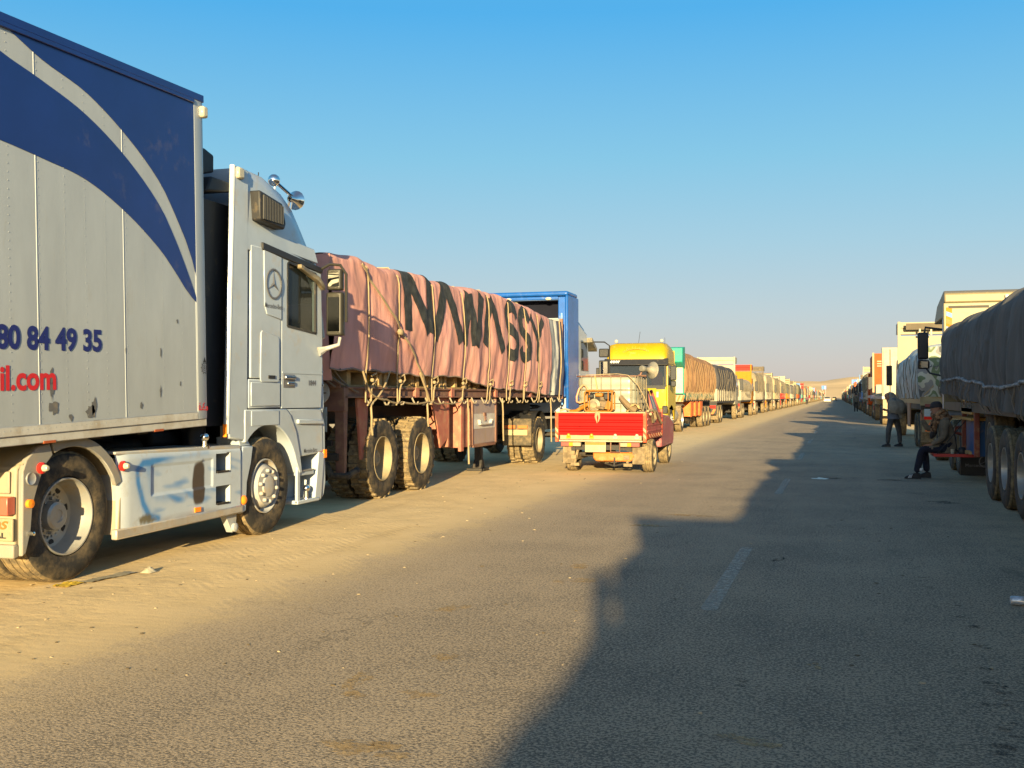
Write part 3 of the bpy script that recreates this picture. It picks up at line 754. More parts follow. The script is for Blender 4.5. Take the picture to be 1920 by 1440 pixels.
# rear fender over the twin wheels
def arch(r, a0, a1, n): return [(7.27 + r * math.cos(R(a0 + (a1 - a0) * k / n)) * 1.0, .515 + r * math.sin(R(a0 + (a1 - a0) * k / n))) for k in range(n + 1)]
pr = [(6.71, .98)] + [(6.86, 1.10)] + arch(.665, 112, 22, 12)
lip = MB(); top = MB()
inn = [(p[0] + (7.25 - p[0]) * .13, p[1] + (.53 - p[1]) * .13) for p in pr]
for k in range(len(pr) - 1):
    if k >= 2: lip.prism([pr[k], pr[k + 1], inn[k + 1], inn[k]], 'x', AX - .03, AX + .010)
    a, b2 = pr[k], pr[k + 1]
    top.add([(AX + .0, *a), (AX + .0, *b2), (AX - .62, *b2), (AX - .62, *a)], [(0, 1, 2, 3)])
M_fend = mat('dusty_fender', (.26, .23, .175), .6, dirt=.55, dirtcol=(.36, .27, .15), dscale=4)
M_dustf = mat('grey_fender', (.20, .195, .18), .5, dirt=.4, dirtcol=(.27, .21, .13), dscale=4)
rf = part('rear_fender', lip, M_dustf, T, bevel=.008)
part('fender_top', top, M_fend, rf, recalc=False)
part('fender_edge', MB().prism([(7.95, .86), (8.02, .84), (7.97, .60), (7.90, .34), (7.84, .30), (7.86, .6)], 'x', AX - .25, AX + .0), M_fend, rf, bevel=.01)
rp = MB().prism([(6.70, .93), (6.74, 1.02), (6.86, 1.115), (6.99, 1.135), (7.03, 1.04), (6.93, .95), (6.87, .82), (6.81, .66), (6.79, .46), (6.74, .30), (6.70, .28)], 'x', AX - .035, AX + .012)
part('fender_tail', rp, M_dustf, rf, bevel=.01)
bx = MB().prism([(6.69, .95), (6.86, 1.10), (6.90, 1.04), (6.78, .90), (6.78, .28), (6.67, .28)], 'x', AX - .66, AX - .04)
tl = part('tail_panel', bx, M_fend, T, bevel=.015)
part('ribbed_cover', MB().box(AX - .62, AX - .30, 6.655, 6.675, .76, .93).box(AX - .26, AX - .08, 6.66, 6.68, .76, .93), M_fend, tl, bevel=.01)
part('tail_lamp', MB().box(AX - .62, AX - .04, 6.60, 6.68, .60, .74), mat('amber_tail_lamp', (.50, .10, .01), .25, var=0), tl, bevel=.008)
part('red_lens', MB().box(AX - .11, AX - .038, 6.596, 6.68, .602, .738), mat('faded_red_lens', (.34, .09, .06), .25, var=0), tl, bevel=.006)
mfl = part('mud_flap', MB().box(AX - .64, AX - .03, 6.64, 6.665, .40, .575), mat('dusty_flap', (.23, .20, .13), .6, dirt=.2, dirtcol=DUST), T, bevel=.01)
part('flap_lettering', on_rear(text_mb('ACTROS', .085, 1.5, .003, shear=.3), AX - .58, 6.637, .495), mat('orange_print', (.42, .10, .02), .5, var=0), mfl)
part('flap_lettering', on_rear(text_mb('ORIGINAL', .058, 1.5, .002), AX - .49, 6.637, .425), M_black, mfl)
part('bumper_bar', MB().box(AX - .64, AX - .02, 6.64, 6.70, .27, .375), M_dustf, T, bevel=.012)
for y, z in ((6.89, .945), (7.88, .90)):
    part('side_lamp', MB().lathe([(.045, 0), (.045, .02), (.03, .03)], (AX + .012, y, z), n=14).lathe([(.028, .03), (.028, .05), (.018, .07), (.001, .072)], (AX + .012, y, z), n=12, mi=1), [M_red, M_lampwhite], rf)
part('side_lamp', MB().lathe([(.034, 0), (.034, .03), (.001, .034)], (AX + .012, 6.76, .68), n=12), M_orange, rf)
part('fender_bolt', MB().lathe([(.016, 0), (.016, .05), (.001, .055)], (AX + .012, 6.765, .45), n=8), M_chrome, rf)
part('star_badge', MB().lathe([(.05, 0), (.048, .012), (.04, .006), (.001, .006)], (AX + .012, 6.78, .87), n=18), mat('pewter', (.3, .3, .3), .4, metal=.5), rf)

# ------------------------------------------------------------------ blue and white box trailer
B = thing('box_trailer', 'tall white riveted box trailer with dark blue swoosh and phone number on its side', 'trailer', (-7.15, 3.0, 0))
BX = -5.85; PT = R(1.93)
TM = Matrix.Translation((0, 9.08, 1.29)) @ Matrix.Rotation(PT, 4, 'X')       # local: y back from the front edge, z up from the bottom edge
def tp(mb): return mb.xf(TM)
LB, HB = 13.4, 3.07
M_tr = mat('trailer_white', (.295, .32, .34), .30, dirt=.05, dirtcol=(.27, .25, .20), dscale=2.6, var=.04, bump=.08, bscale=1.3, coat=.25, stretch=(1, 2.2, .6))
M_blue = mat('trailer_blue', (.006, .021, .128), .35, dirt=.06, dirtcol=(.1, .1, .14), dscale=3, var=.05, coat=.25, bump=.05, bscale=1.3)
body = part('cargo_box', tp(MB().box(BX - 2.6, BX, -LB, -.19, .02, HB)), M_tr, B)
part('corner_post', tp(MB().prism([(BX - .04, -.19), (BX + .006, -.185), (BX + .006, -.06), (BX - .01, -.015), (BX - .05, 0), (BX - 2.55, 0), (BX - 2.6, -.05), (BX - 2.6, -.19)], 'z', .0, HB)), M_tr, B, bevel=.006)
part('roof_rail', tp(MB().box(BX - .06, BX + .012, -LB, -.02, HB - .02, HB + .05).box(BX - .03, BX + .022, -LB, -.19, HB - .06, HB - .02)), M_blue, B, bevel=.006)
part('bottom_rail', tp(MB().box(BX - .10, BX - .004, -LB, -.03, -.07, .0).box(BX - .04, BX + .008, -LB, -.19, .0, .075)), mat('bottom_rail', (.40, .39, .36), .45, dirt=.35, dirtcol=(.25, .2, .13)), B, bevel=.006)
part('marker_lamp', tp(MB().box(BX - .02, BX + .05, -.09, .0, HB - .17, HB - .06)), M_lampwhite, B, bevel=.02)
def yz(u): return u - 9.08
# swoosh: upper blue field, lower blue crescent (world y, z on the side plane)
def interp(pts, y):
    for (a, p), (b2, q) in zip(pts, pts[1:]):
        if a <= y <= b2: return p + (q - p) * (y - a) / (b2 - a)
    return pts[0][1] if y < pts[0][0] else pts[-1][1]
def smooth(pts, n=60):
    ys = [pts[0][0] + (pts[-1][0] - pts[0][0]) * k / n for k in range(n + 1)]
    # Catmull-Rom in y
    out = []
    for y in ys:
        i = max(j for j in range(len(pts) - 1) if pts[j][0] <= y + 1e-9)
        p0, p1, p2, p3 = pts[max(0, i - 1)], pts[i], pts[i + 1], pts[min(len(pts) - 1, i + 2)]
        t = (y - p1[0]) / (p2[0] - p1[0]); h = p2[0] - p1[0]
        m1 = (p2[1] - p0[1]) / max(1e-6, p2[0] - p0[0]) * h; m2 = (p3[1] - p1[1]) / max(1e-6, p3[0] - p1[0]) * h
        out.append((y, (2 * t**3 - 3 * t**2 + 1) * p1[1] + (t**3 - 2 * t**2 + t) * m1 + (-2 * t**3 + 3 * t**2) * p2[1] + (t**3 - t**2) * m2))
    return out
c1 = smooth([(2.5, 4.9), (5.2, 4.55), (6.35, 4.24), (6.76, 4.02 + .08), (7.28, 3.98), (7.81, 3.74), (8.28, 3.43), (8.55, 3.13), (8.75, 2.86), (8.89, 2.56)])
c2 = smooth([(2.5, 4.7), (5.2, 4.38), (6.35, 4.03), (6.76, 3.94), (7.28, 3.80), (7.81, 3.55), (8.28, 3.22), (8.53, 2.93), (8.72, 2.66), (8.885, 2.40)])
c3 = smooth([(2.5, 3.30), (4.5, 3.46), (5.6, 3.43), (6.35, 3.38), (6.76, 3.34), (7.28, 3.27), (7.81, 3.08), (8.28, 2.83), (8.53, 2.64), (8.72, 2.48), (8.885, 2.385)])
def topz(y): return 4.32 + .0337 * (y - 6.35) - .02
c1 = [(y, min(z, topz(y) - .01)) for y, z in c1]; c2 = [(y, min(z, topz(y) - .015)) for y, z in c2]
sw = MB()
for k in range(len(c1) - 1):
    for lo, hi in ((c1, None), (c3, c2)):
        a, b2 = lo[k], lo[k + 1]
        ha = (a[0], topz(a[0])) if hi is None else hi[k]; hb = (b2[0], topz(b2[0])) if hi is None else hi[k + 1]
        sw.add([(BX + .004, *a), (BX + .004, *b2), (BX + .004, *hb), (BX + .004, *ha)], [(0, 1, 2, 3)])
part('swoosh_stripe', sw, M_blue, body)
# panel seams and rivets
sm = MB(); rv = MB()
for y in (6.78, 7.82, 8.89, 5.72, 4.66, 3.6): sm.add([(BX + dx, yz(y) + dy, z) for z in (.07, HB - .06) for dx, dy in ((0, -.006), (.003, -.004), (.003, .004), (0, .006))], [(0, 1, 5, 4), (1, 2, 6, 5), (2, 3, 7, 6)])
seam = part('panel_seam', tp(sm), M_tr, body)
seam['kind'] = 'stuff'
for k, y in enumerate((6.49, 6.80, 7.03 + .06, 7.33, 7.58, 7.85, 8.10, 8.36, 8.66, 8.92, 6.2, 5.95, 5.7)):
    for q in range(46):
        z = .12 + q * .0635
        rv.lathe([(.0042, 0), (.003, .0018), (.001, .002)], (BX + .002, yz(y), z), n=6)
for q in range(70): rv.lathe([(.005, 0), (.0035, .002), (.001, .0022)], (BX + .008, -.22 - q * .06, .045), n=6)
part('rivet', tp(rv), M_tr, body, weld=False, stuff=True)
# bare metal where the paint has flaked
for y, z, ry, rz in ((6.90, 1.55, .02, .07), (6.93, 1.42, .05, .06), (6.90, 1.66, .016, .06), (7.36, 1.38, .055, .055), (7.40, 1.42, .03, .07), (7.12, 1.34, .022, .03), (8.02, 1.42, .02, .035), (8.30, 1.55, .012, .05), (8.30, 1.9, .01, .04), (8.55, 2.2, .012, .02), (6.7, 1.26, .03, .02), (6.86, 1.26, .05, .022), (7.0, 1.28, .03, .02), (8.6, 1.62, .01, .02), (7.8, 1.9, .008, .03)):
    n = 14; ph = random.random() * 6; vs = []
    for k in range(n):
        a = 2 * PI * k / n; r_ = 1 + random.uniform(-.45, .4); vs.append((BX + .0035, y + ry * r_ * math.cos(a), z + rz * r_ * math.sin(a)))
    part('flaked_patch', MB().add(vs, [tuple(range(n))]), mat('bare_metal', (.11, .11, .11), .5, dirt=.2), body, weld=False)
# lettering
tilt = R(1.2)
part('phone_number', on_right(fit(text_mb('80 84 49 35', .245, .60, .009), 1.17, .190, True), BX + .0042, 7.49, 1.868, tilt), mat('print_blue', (.014, .02, .12), .4, var=0), body)
part('web_address', on_right(fit(text_mb('il.com', .262, .77, .008), .585, .190, True), BX + .0042, 6.95, 1.553, tilt), mat('print_red', (.45, .02, .025), .4, var=0), body)
# small stencils on the corner post: dotted medallion and red word
md = MB()
for r0, r1 in ((.050, .044), (.030, .026), (.014, .008)):
    md.lathe([(r0, 0), (r1, 0)], (BX + .0085, 8.99, 1.78), n=20)
for k in range(10):
    a = 2 * PI * k / 10; md.lathe([(.006, 0), (.001, 0)], (BX + .0085, 8.99 + .058 * math.cos(a), 1.78 + .058 * math.sin(a)), n=6)
md.add([(BX + .0085, 8.965, 1.835), (BX + .0085, 9.015, 1.835), (BX + .0085, 8.99, 1.885)], [(0, 1, 2)])
part('stencil_medallion', md, M_black, B)
ar = MB()
def stroke(mb, pts, w, x):
    for a, b2 in zip(pts, pts[1:]): mb.bar((x, *a), (x, *b2), w, .001, up=(1, 0, 0))
stroke(ar, [(9.03, 1.375), (8.93, 1.375), (8.90, 1.375), (8.895, 1.41), (8.91, 1.42), (8.925, 1.405), (8.92, 1.38)], .008, BX + .0085)
stroke(ar, [(8.955, 1.375), (8.955, 1.40), (8.99, 1.40), (8.965, 1.425), (8.995, 1.44)], .008, BX + .0085)
stroke(ar, [(9.015, 1.375), (9.02, 1.405), (9.04, 1.405), (9.045, 1.375), (9.02, 1.37)], .008, BX + .0085)
stroke(ar, [(8.903, 1.437), (8.910, 1.437)], .008, BX + .0085); stroke(ar, [(8.918, 1.439), (8.925, 1.439)], .008, BX + .0085)
part('red_word', ar, mat('print_red', (.45, .02, .025)), B)
for y in (-2.26, -.86): part('side_marker', tp(MB().box(BX - .06, BX - .0, y, y + .13, -.075, -.055)), mat('rusty_orange', (.30, .07, .02), .5), B)
# underframe and running gear (behind the frame edge)
part('underframe', tp(MB().box(-7.65, -7.5, -LB, -.4, -.24, .0).box(-6.8, -6.65, -LB, -.4, -.24, .0).box(-8.3, -6.0, -1.6, -1.4, -.1, .0).box(-8.3, -6.0, -.9, -.75, -.1, .0)), M_dark, B)
for y in (-1.3, -2.65): axle(B, BX - .05, y, 'heavy', 2.5, dual=False)
# ------------------------------------------------------------------ pink tarpaulin trailer
PX = -6.44                                        # right side of the bed
Tq = thing('flatbed_trailer', 'rusty brown flatbed trailer under the pink tarpaulin, with lug tyres and a tool box', 'trailer', (-7.7, 19.0, 0))
PK = Tq
M_rust = mat('brown_primer', (.15, .075, .055), .6, dirt=.35, dirtcol=(.28, .18, .10), dscale=6)
M_redox = mat('red_oxide', (.30, .10, .07), .6, dirt=.35, dirtcol=(.40, .25, .14), dscale=6)
xl = PX - 2.5
part('bed_deck', MB().box(xl + .05, PX - .05, 13.35, 25.4, 1.56, 1.62), M_wood, Tq)
mb = MB().box(PX - .10, PX + .0, 13.30, 25.45, 1.485, 1.51).box(PX - .10, PX + .0, 13.30, 25.45, 1.615, 1.64).box(PX - .06, PX - .04, 13.30, 25.45, 1.51, 1.615)
part('side_rail', mb, M_rust, Tq, bevel=.004)
part('side_rail', MB().box(xl, xl + .1, 13.30, 25.45, 1.485, 1.64), M_rust, Tq)
for y in (14.1, 15.95, 17.6, 20.1, 22.6, 24.0):
    part('rail_stiffener', MB().box(PX - .07, PX + .008, y - .10, y + .06, 1.488, 1.645), M_redox, Tq, bevel=.006)
part('main_beam', MB().box(-7.25, -7.1, 13.6, 24.8, 1.1, 1.5), M_dark, Tq); part('main_beam', MB().box(-8.3, -8.15, 13.6, 24.8, 1.1, 1.5), M_dark, Tq)
for k in range(9): part('cross_member', MB().box(xl + .1, PX - .1, 13.8 + 1.35 * k, 13.9 + 1.35 * k, 1.36, 1.48), M_dark, Tq)
for y in (14.60, 16.14): axle(Tq, PX + .0, y, 'lug', 2.5)
# headboard and corner posts
part('headboard', MB().box(xl, PX - .02, 25.42, 25.50, 1.5, 3.42), mat('grey_headboard', (.22, .21, .20), .6, dirt=.3), Tq, bevel=.01)
part('corner_stake', MB().box(PX - .07, PX + .012, 25.36, 25.44, 1.45, 3.42), M_rust, Tq, bevel=.006)
# hanging posts, mud flaps and rear end
part('rear_frame', MB().box(xl, PX - .0, 13.28, 13.40, 1.30, 1.64).box(PX - .42, PX - .05, 13.24, 13.30, 1.62, 1.72), M_rust, Tq, bevel=.01)
part('rear_post', MB().prism([(13.30, 1.5), (13.44, 1.5), (13.40, .42), (13.34, .36)], 'x', PX - .16, PX - .02), M_rust, Tq, bevel=.008)
part('round_reflector', MB().lathe([(.001, -.02), (.16, -.02), (.165, .0)], (PX - .36, 13.235, 1.56), 'y', 20), mat('milky_reflector', (.42, .42, .40), .4, dirt=.3), Tq)
part('rear_board', MB().box(PX - .80, PX - .24, 13.22, 13.25, 1.02, 1.36), mat('pale_board', (.26, .30, .31), .6, dirt=.25), Tq, bevel=.006)
part('rear_bumper', MB().box(xl + .1, PX - .10, 13.30, 13.38, .62, .72).box(PX - .7, PX - .2, 13.3, 13.36, .82, .9), M_dark, Tq, bevel=.01)
part('number_lamp', MB().box(PX - .42, PX - .30, 13.24, 13.29, .84, .97), mat('straw_lens', (.40, .34, .20), .4), Tq)
part('red_flap', MB().box(PX - .85, PX - .55, 13.24, 13.28, 1.14, 1.34), mat('dark_red_board', (.12, .03, .025), .5), Tq)
mb = MB(); mb.lathe([(.16, 0), (.16, .5), (.001, .5)], (PX - 1.0, 13.4, .55), 'x', 16); part('air_tank', mb, M_dark, Tq)
part('tyre_rest', MB().tube([(PX - .30, 13.32, .58), (PX - .18, 13.26, .42), (PX + .0, 13.36, .40), (PX + .05, 13.6, .48)], .05, 8), M_tyre, Tq)
part('mud_post', MB().prism([(13.82, 1.48), (14.20, 1.48), (14.12, .62), (13.96, .60)], 'x', PX - .1, PX - .06), M_redox, Tq, bevel=.006)
part('wheel_guard', MB().prism([(16.75, 1.48), (17.55, 1.48), (17.62, .80), (17.20, .62), (17.05, 1.0)], 'x', PX - .12, PX - .08).box(PX - .5, PX - .08, 17.55, 17.63, .62, 1.48), M_redox, Tq, bevel=.006)
# spare tyres under the bed
im, tm = wheel_meshes('heavy')
w = link('spare_wheel', im, Tq, (PX - .62, 17.95, .80)); t = link('tyre', tm, w, (PX - .62, 17.95, .80)); w.scale = (.9, .62, .62)
# tool box with drop door
tb = part('tool_box', MB().box(PX - .62, PX - .06, 18.10, 20.10, .58, 1.46), M_redox, Tq, bevel=.01)
part('box_post', MB().box(PX - .06, PX + .0, 18.02, 18.16, .52, 1.48), M_redox, tb, bevel=.006)
part('box_frame', MB().box(PX - .06, PX + .01, 18.62, 18.68, .60, 1.46).box(PX - .06, PX + .01, 20.02, 20.10, .60, 1.46).box(PX - .06, PX + .008, 18.68, 20.02, .56, .62), M_rust, tb, bevel=.006)
part('box_door', MB().box(PX - .05, PX - .01, 18.68, 20.02, .62, 1.44), mat('grey_mauve_door', (.26, .21, .20), .5, dirt=.25), tb, bevel=.006)
part('white_band', MB().box(PX - .01, PX - .003, 18.70, 20.0, .90, 1.18), mat('dusty_white', (.44, .43, .40), .5, dirt=.3), tb)
part('door_lip', MB().prism([(18.95, 1.07), (19.02, 1.0), (19.62, 1.0), (19.70, 1.07), (19.66, .975), (19.0, .975)], 'x', PX - .003, PX + .05), mat('dusty_white', (.44, .43, .40), .5), tb)
part('door_latch', MB().box(PX - .003, PX + .02, 19.28, 19.40, 1.14, 1.20).tube([(PX + .015, 19.30, 1.14), (PX + .02, 19.30, 1.05), (PX + .02, 19.38, 1.05), (PX + .015, 19.38, 1.14)], .008, 5), M_rust, tb)
# landing leg
part('landing_leg', MB().box(PX - .62, PX - .48, 20.55, 20.69, .12, 1.3).box(PX - .75, PX - .38, 20.45, 20.78, .0, .05).prism([(20.5, .05), (20.74, .05), (20.68, .22), (20.56, .22)], 'x', PX - .64, PX - .46), M_dark, Tq, bevel=.006)
# J hooks along the rail
M_hook = mat('whitewashed_hook', (.26, .22, .16), .6)
for k in range(20):
    y = 14.0 + .575 * k
    part('rope_hook', MB().tube([(PX - .01, y, 1.49), (PX + .02, y, 1.43), (PX + .035, y + .03, 1.385), (PX + .045, y + .08, 1.385), (PX + .055, y + .11, 1.42)], .014, 5), M_hook, Tq)

# pallets on the deck, yellow crates showing between the blocks
M_yel = mat('yellow_crate', (.60, .32, .03), .5, dirt=.25, dirtcol=DUST)
for k in range(8):
    y0 = 13.55 + 1.28 * k
    P = thing('wooden_pallet', ['wooden pallet at the rear end of the row under the pink tarpaulin', 'wooden pallet second from the rear under the pink tarpaulin', 'wooden pallet third from the rear under the pink tarpaulin', 'wooden pallet with yellow boards, fourth from the rear under the pink tarpaulin', 'wooden pallet with yellow boards, fifth from the rear under the pink tarpaulin', 'wooden pallet with yellow boards, sixth from the rear under the pink tarpaulin', 'wooden pallet, second last towards the blue tractor', 'wooden pallet last in the row towards the blue tractor'][k], 'pallet', (PX - 1.2, y0 + .6, 1.645), 'pallets on the flatbed trailer')
    xo = PX - .09
    hh = .225 if k < 6 else .15
    for j in (0, .54, 1.08): part('block', MB().box(xo - .5, xo, y0 + j, y0 + j + .12, 1.67, 1.645 + hh - .025), M_wood, P, bevel=.004)
    part('bottom_board', MB().box(xo - 2.2, xo, y0, y0 + 1.2, 1.645, 1.668), M_wood, P)
    part('top_board', MB().box(xo - 2.2, xo, y0, y0 + 1.2, 1.645 + hh - .022, 1.645 + hh), M_wood, P)
    if k >= 2 or k == 0: part('yellow_filler', MB().box(xo - .45, xo - .14, y0 + .66, y0 + 1.07, 1.67, 1.645 + hh - .03), M_yel, P, bevel=.03)
M_sack = mat('blue_white_sacking', (.30, .36, .44), .8, var=.3, dscale=5, dirt=.3)
sk = MB().grid(lambda a, b2: (PX - .05 - .10 * b2 + .03 * noise.noise((a * 40, b2 * 3, 0)), 13.5 + 7.6 * a, 1.868 + .25 * b2 + .02 * noise.noise((a * 22, 5, 0))), 80, 3)
tag(part('woven_sacks', sk, M_sack, recalc=False), 'blue and white woven sacking peeping out below the pink tarpaulin', 'sacking')

# ---- the tarpaulin itself
M_pink = mat('pink_canvas', (.50, .25, .215), .9, var=.14, dscale=1.6, dirt=.22, dirtcol=(.43, .25, .18), bump=.45, bscale=7, spec=.2, stretch=(1, 1.5, .45))
M_letter = mat('black_stencil_paint', (.030, .032, .030), .75, var=.3, dscale=9, dirt=.12, dirtcol=(.14, .10, .08))
ROPES = [13.98, 15.04, 16.50, 18.0, 19.45, 20.75, 21.95, 23.02]
def lerp_pts(pts, y):
    if y <= pts[0][0]: return pts[0][1]
    for (a, p), (b2, q) in zip(pts, pts[1:]):
        if y <= b2: return p + (q - p) * (y - a) / (b2 - a)
    return pts[-1][1]
def hem(y): return lerp_pts([(12.6, 1.86), (13.5, 1.88), (15.2, 1.86), (16.4, 1.83), (17.2, 1.86), (17.9, 1.84), (19.0, 1.73), (20.2, 1.66), (21.5, 1.65), (22.5, 1.60), (23.8, 1.55), (25.4, 1.52)], y) + .012 * math.sin(y * 9)
def crown(y): return lerp_pts([(12.6, 3.40), (13.2, 3.45), (13.8, 3.50), (14.6, 3.40), (15.1, 3.46), (16.3, 3.50), (16.6, 3.43), (17.2, 3.49), (18.0, 3.45), (18.8, 3.53), (20.2, 3.54), (21.5, 3.51), (22.6, 3.47), (23.6, 3.40), (25.4, 3.32)], y) + .02 * noise.noise((y * 2.2, 0, 5))
def folds(y, t):
    """outward displacement of the cloth side; t = 0 at the hem, 1 at the shoulder"""
    d = .024 * noise.noise((y * 2.1 + t * .55, t * .7, 1.2)) + .015 * noise.noise((y * 5.2 - t * 1.3, t * .9, 7.7)) * (1.2 - t * .6)
    ph = y * 7.5 + 2.5 * noise.noise((y * .8, t * 1.6, 2.1))
    d += .012 * math.sin(ph) * (1.15 - t)
    for r in ROPES: d -= .04 * math.exp(-((y - r) / .085) ** 2) * (.5 + .5 * math.sin(PI * min(1, t * 1.1 + .1)))
    d += .03 * abs(noise.noise((y * 1.1 + t * 2.2, t * 2.6, 4.4)))
    for a_, b_, s_ in ((1.6, 2.1, 1.), (2.7, -1.5, 5.), (3.8, .7, 9.)):      # sharp creases pulled by the ropes
        d += .006 * max(0, 1 - 7 * abs(noise.noise((y * a_ + t * b_, t * 1.1 - y * .15, s_))))
    return d
def tarp_side(y, t, off=0.):
    z0, z1 = hem(y), crown(y)
    t2 = t
    z = z0 + (z1 - .12 - z0) * t2
    bulge = .07 * math.sin(PI * min(1, t * .95)) - .02 * t
    return Vector((PX + .02 + bulge + folds(y, t) + off, y, z))
def tarp(u, w):
    y = 12.75 + (24.05 - 12.75) * u
    W = [0, .52, .60, 1.0]
    if w <= .5: return tarp_side(y, w / .5)
    if w <= .60:
        k = (w - .5) / .10; a = k * PI / 2; s = tarp_side(y, 1.0); zc = crown(y)
        return Vector((s.x - .14 * (1 - math.cos(a)), y, s.z + (zc - s.z) * math.sin(a)))
    k = (w - .60) / .40
    s = tarp_side(y, 1.0)
    x = (s.x - .14) + (xl + .05 - s.x + .14) * min(1, k / .8)
    z = crown(y) + .05 * math.sin(PI * min(1, k / .8)) + .03 * noise.noise((x * 2, y * 2, 0))
    if k > .8: x = xl - .02; z = crown(y) - (crown(y) - hem(y)) * (k - .8) / .2
    return Vector((x, y, z))
tc = tag(part('pink_tarpaulin', MB().grid(tarp, 330, 60), M_pink, sharp=180, W=(PX - 1.2, 18.4, 1.6), recalc=False), 'long pink canvas tarpaulin roped over the flatbed load, painted NAWASSY in black', 'tarpaulin')
def rear_drape(u, w):
    x = PX + .04 - 2.5 * u; zt = crown(12.75) - .02; y = 12.75 - .10 * math.sin(PI * min(1, w * 1.3)) + .05 * noise.noise((x * 5, w * 2, 3)) - .03 * math.sin(x * 14) * (1 - w)
    return Vector((x, y + .06 * (1 - w), 1.72 + (zt - 1.72) * w))
part('rear_drape', MB().grid(rear_drape, 60, 24), M_pink, tc, sharp=180, recalc=False)
part('hem_edge', MB().tube([tarp_side(12.75 + 11.3 * k / 200, .0, .004) for k in range(201)], .012, 5), mat('grey_hem', (.20, .15, .12), .9), tc)
# black letters, painted on the cloth (follow its folds 6 mm proud)
def letter(strokes, y0, y1, zb, zt, w):
    mb = MB()
    def tz(y, z): return (z - hem(y)) / (crown(y) - .12 - hem(y))
    def put(y, z):
        t = tz(y, z)
        if t <= 1: return tarp_side(y, t, .009)
        a = min(1.0, (t - 1) / .08) * PI / 2; s = tarp_side(y, 1.0); zc = crown(y)
        return Vector((s.x - .14 * (1 - math.cos(a)) + .006, y, s.z + (zc - s.z) * math.sin(a) + .005))
    for pts in strokes:
        P2 = [(y0 + (y1 - y0) * a, zb + (zt - zb) * b2) for a, b2 in pts]
        dense = []
        for (a, b2) in zip(P2, P2[1:]):
            n = max(4, int(math.hypot(b2[0] - a[0], b2[1] - a[1]) / .03))
            dense += [(a[0] + (b2[0] - a[0]) * k / n, a[1] + (b2[1] - a[1]) * k / n) for k in range(n)]
        dense.append(P2[-1]); rows = []
        for i, p in enumerate(dense):
            q0 = dense[max(0, i - 2)]; q1 = dense[min(len(dense) - 1, i + 2)]
            dy, dz = q1[0] - q0[0], q1[1] - q0[1]; l = math.hypot(dy, dz) or 1
            # strokes are as wide along the trailer as across, as a broad brush leaves them
            hw = w / 2; ny, nz_ = -dz / l, dy / l
            m = 8
            rows.append([put(p[0] + ny * hw * (2 * k / m - 1) , p[1] + nz_ * hw * .8 * (2 * k / m - 1)) for k in range(m + 1)])
        mb.loft(rows, closed=False, caps=False)
    return mb
Sh = [(.95, .80), (.82, .95), (.5, 1.0), (.18, .93), (.06, .76), (.16, .60), (.5, .50), (.84, .40), (.94, .24), (.80, .07), (.5, 0), (.18, .05), (.04, .22)]
LET = [('N', [[(.0, 0), (.0, 1)], [(.05, .98), (.80, .02)], [(.80, .02), (1.0, 1.0)]], 15.36, 16.38, 2.53, 3.48, .31),
       ('A', [[(0, 0), (.5, 1)], [(.5, 1), (1, 0)]], 16.52, 17.75, 2.47, 3.46, .30),
       ('W', [[(.0, .02), (.30, .95)], [(.36, .95), (.50, .02)], [(.52, .02), (.98, 1.0)]], 17.95, 19.10, 2.42, 3.42, .30),
       ('A', [[(0, .08), (.38, 1)], [(.40, 1), (1, 0)]], 19.10, 20.20, 2.40, 3.40, .30),
       ('S', [Sh], 20.50, 21.32, 2.34, 3.36, .30), ('S', [Sh], 21.52, 22.20, 2.32, 3.32, .28),
       ('Y', [[(0, 1), (.52, .48)], [(1, 1), (.52, .48)], [(.52, .52), (.48, 0)]], 22.35, 23.40, 2.28, 3.26, .25)]
for ch, st_, a, b2, c, d_, w in LET: part('painted_letter', letter(st_, a, b2, c, d_, w), M_letter, tc, sharp=180, recalc=False, weld=False)
# ropes, knots and the long strap
def rope_on(y, dy=0.0, zend=1.42):
    pts = [tarp_side(y + dy * t, 1 - t, .02) for t in [k / 14 for k in range(15)]]
    s = tarp_side(y, 1.0); pts = [Vector((s.x - .5, y, crown(y) + .03)), Vector((s.x - .14, y, crown(y) + .02))] + pts
    pts.append(Vector((PX + .03, y + dy, zend))); return pts
for i, y in enumerate(ROPES):
    mb = MB().tube(rope_on(y, random.uniform(-.12, .12)), .011, 6)
    k = random.uniform(-.1, .1)
    mb.tube([(PX + .05, y + k, 1.80), (PX + .08, y + k + .10, 1.84), (PX + .07, y + k + .16, 1.76), (PX + .05, y + k + .05, 1.68), (PX + .07, y + k - .05, 1.60), (PX + .05, y + k - .02, 1.44), (PX + .06, y + k - .16, 1.38)], .013, 6)
    mb.ball((PX + .06, y + k, 1.74), .032, 8)
    part('rope', mb, M_rope, tc)
strap = [tarp_side(13.72 + (16.0 - 13.72) * t, 1 - t * 1.0, .04) for t in [k / 16 for k in range(17)]] + [Vector((PX + .05, 16.18, 1.66)), Vector((PX + .04, 16.30, 1.42))]
mb = MB()
for a, b2 in zip(strap, strap[1:]): mb.bar(a, b2, .035, .012, up=(1, 0, 0))
mb.ball(tarp_side(14.95, .42, .05), .07, 8, sc=(.6, 1.6, .8))
part('long_strap', mb, M_rope, tc)
for y, z1 in ((14.05, .95), (16.25, 1.02), (18.25, .28), (20.35, .62), (24.1, .45)):
    part('hanging_rope', MB().tube([(PX + .04, y, 1.47), (PX + .05, y + .02, 1.2), (PX + .06, y - .01, .5 * (1.2 + z1)), (PX + .05, y + .05, z1)], .016, 6), M_rope, tc)
mb = MB()
rg = random.Random(5)
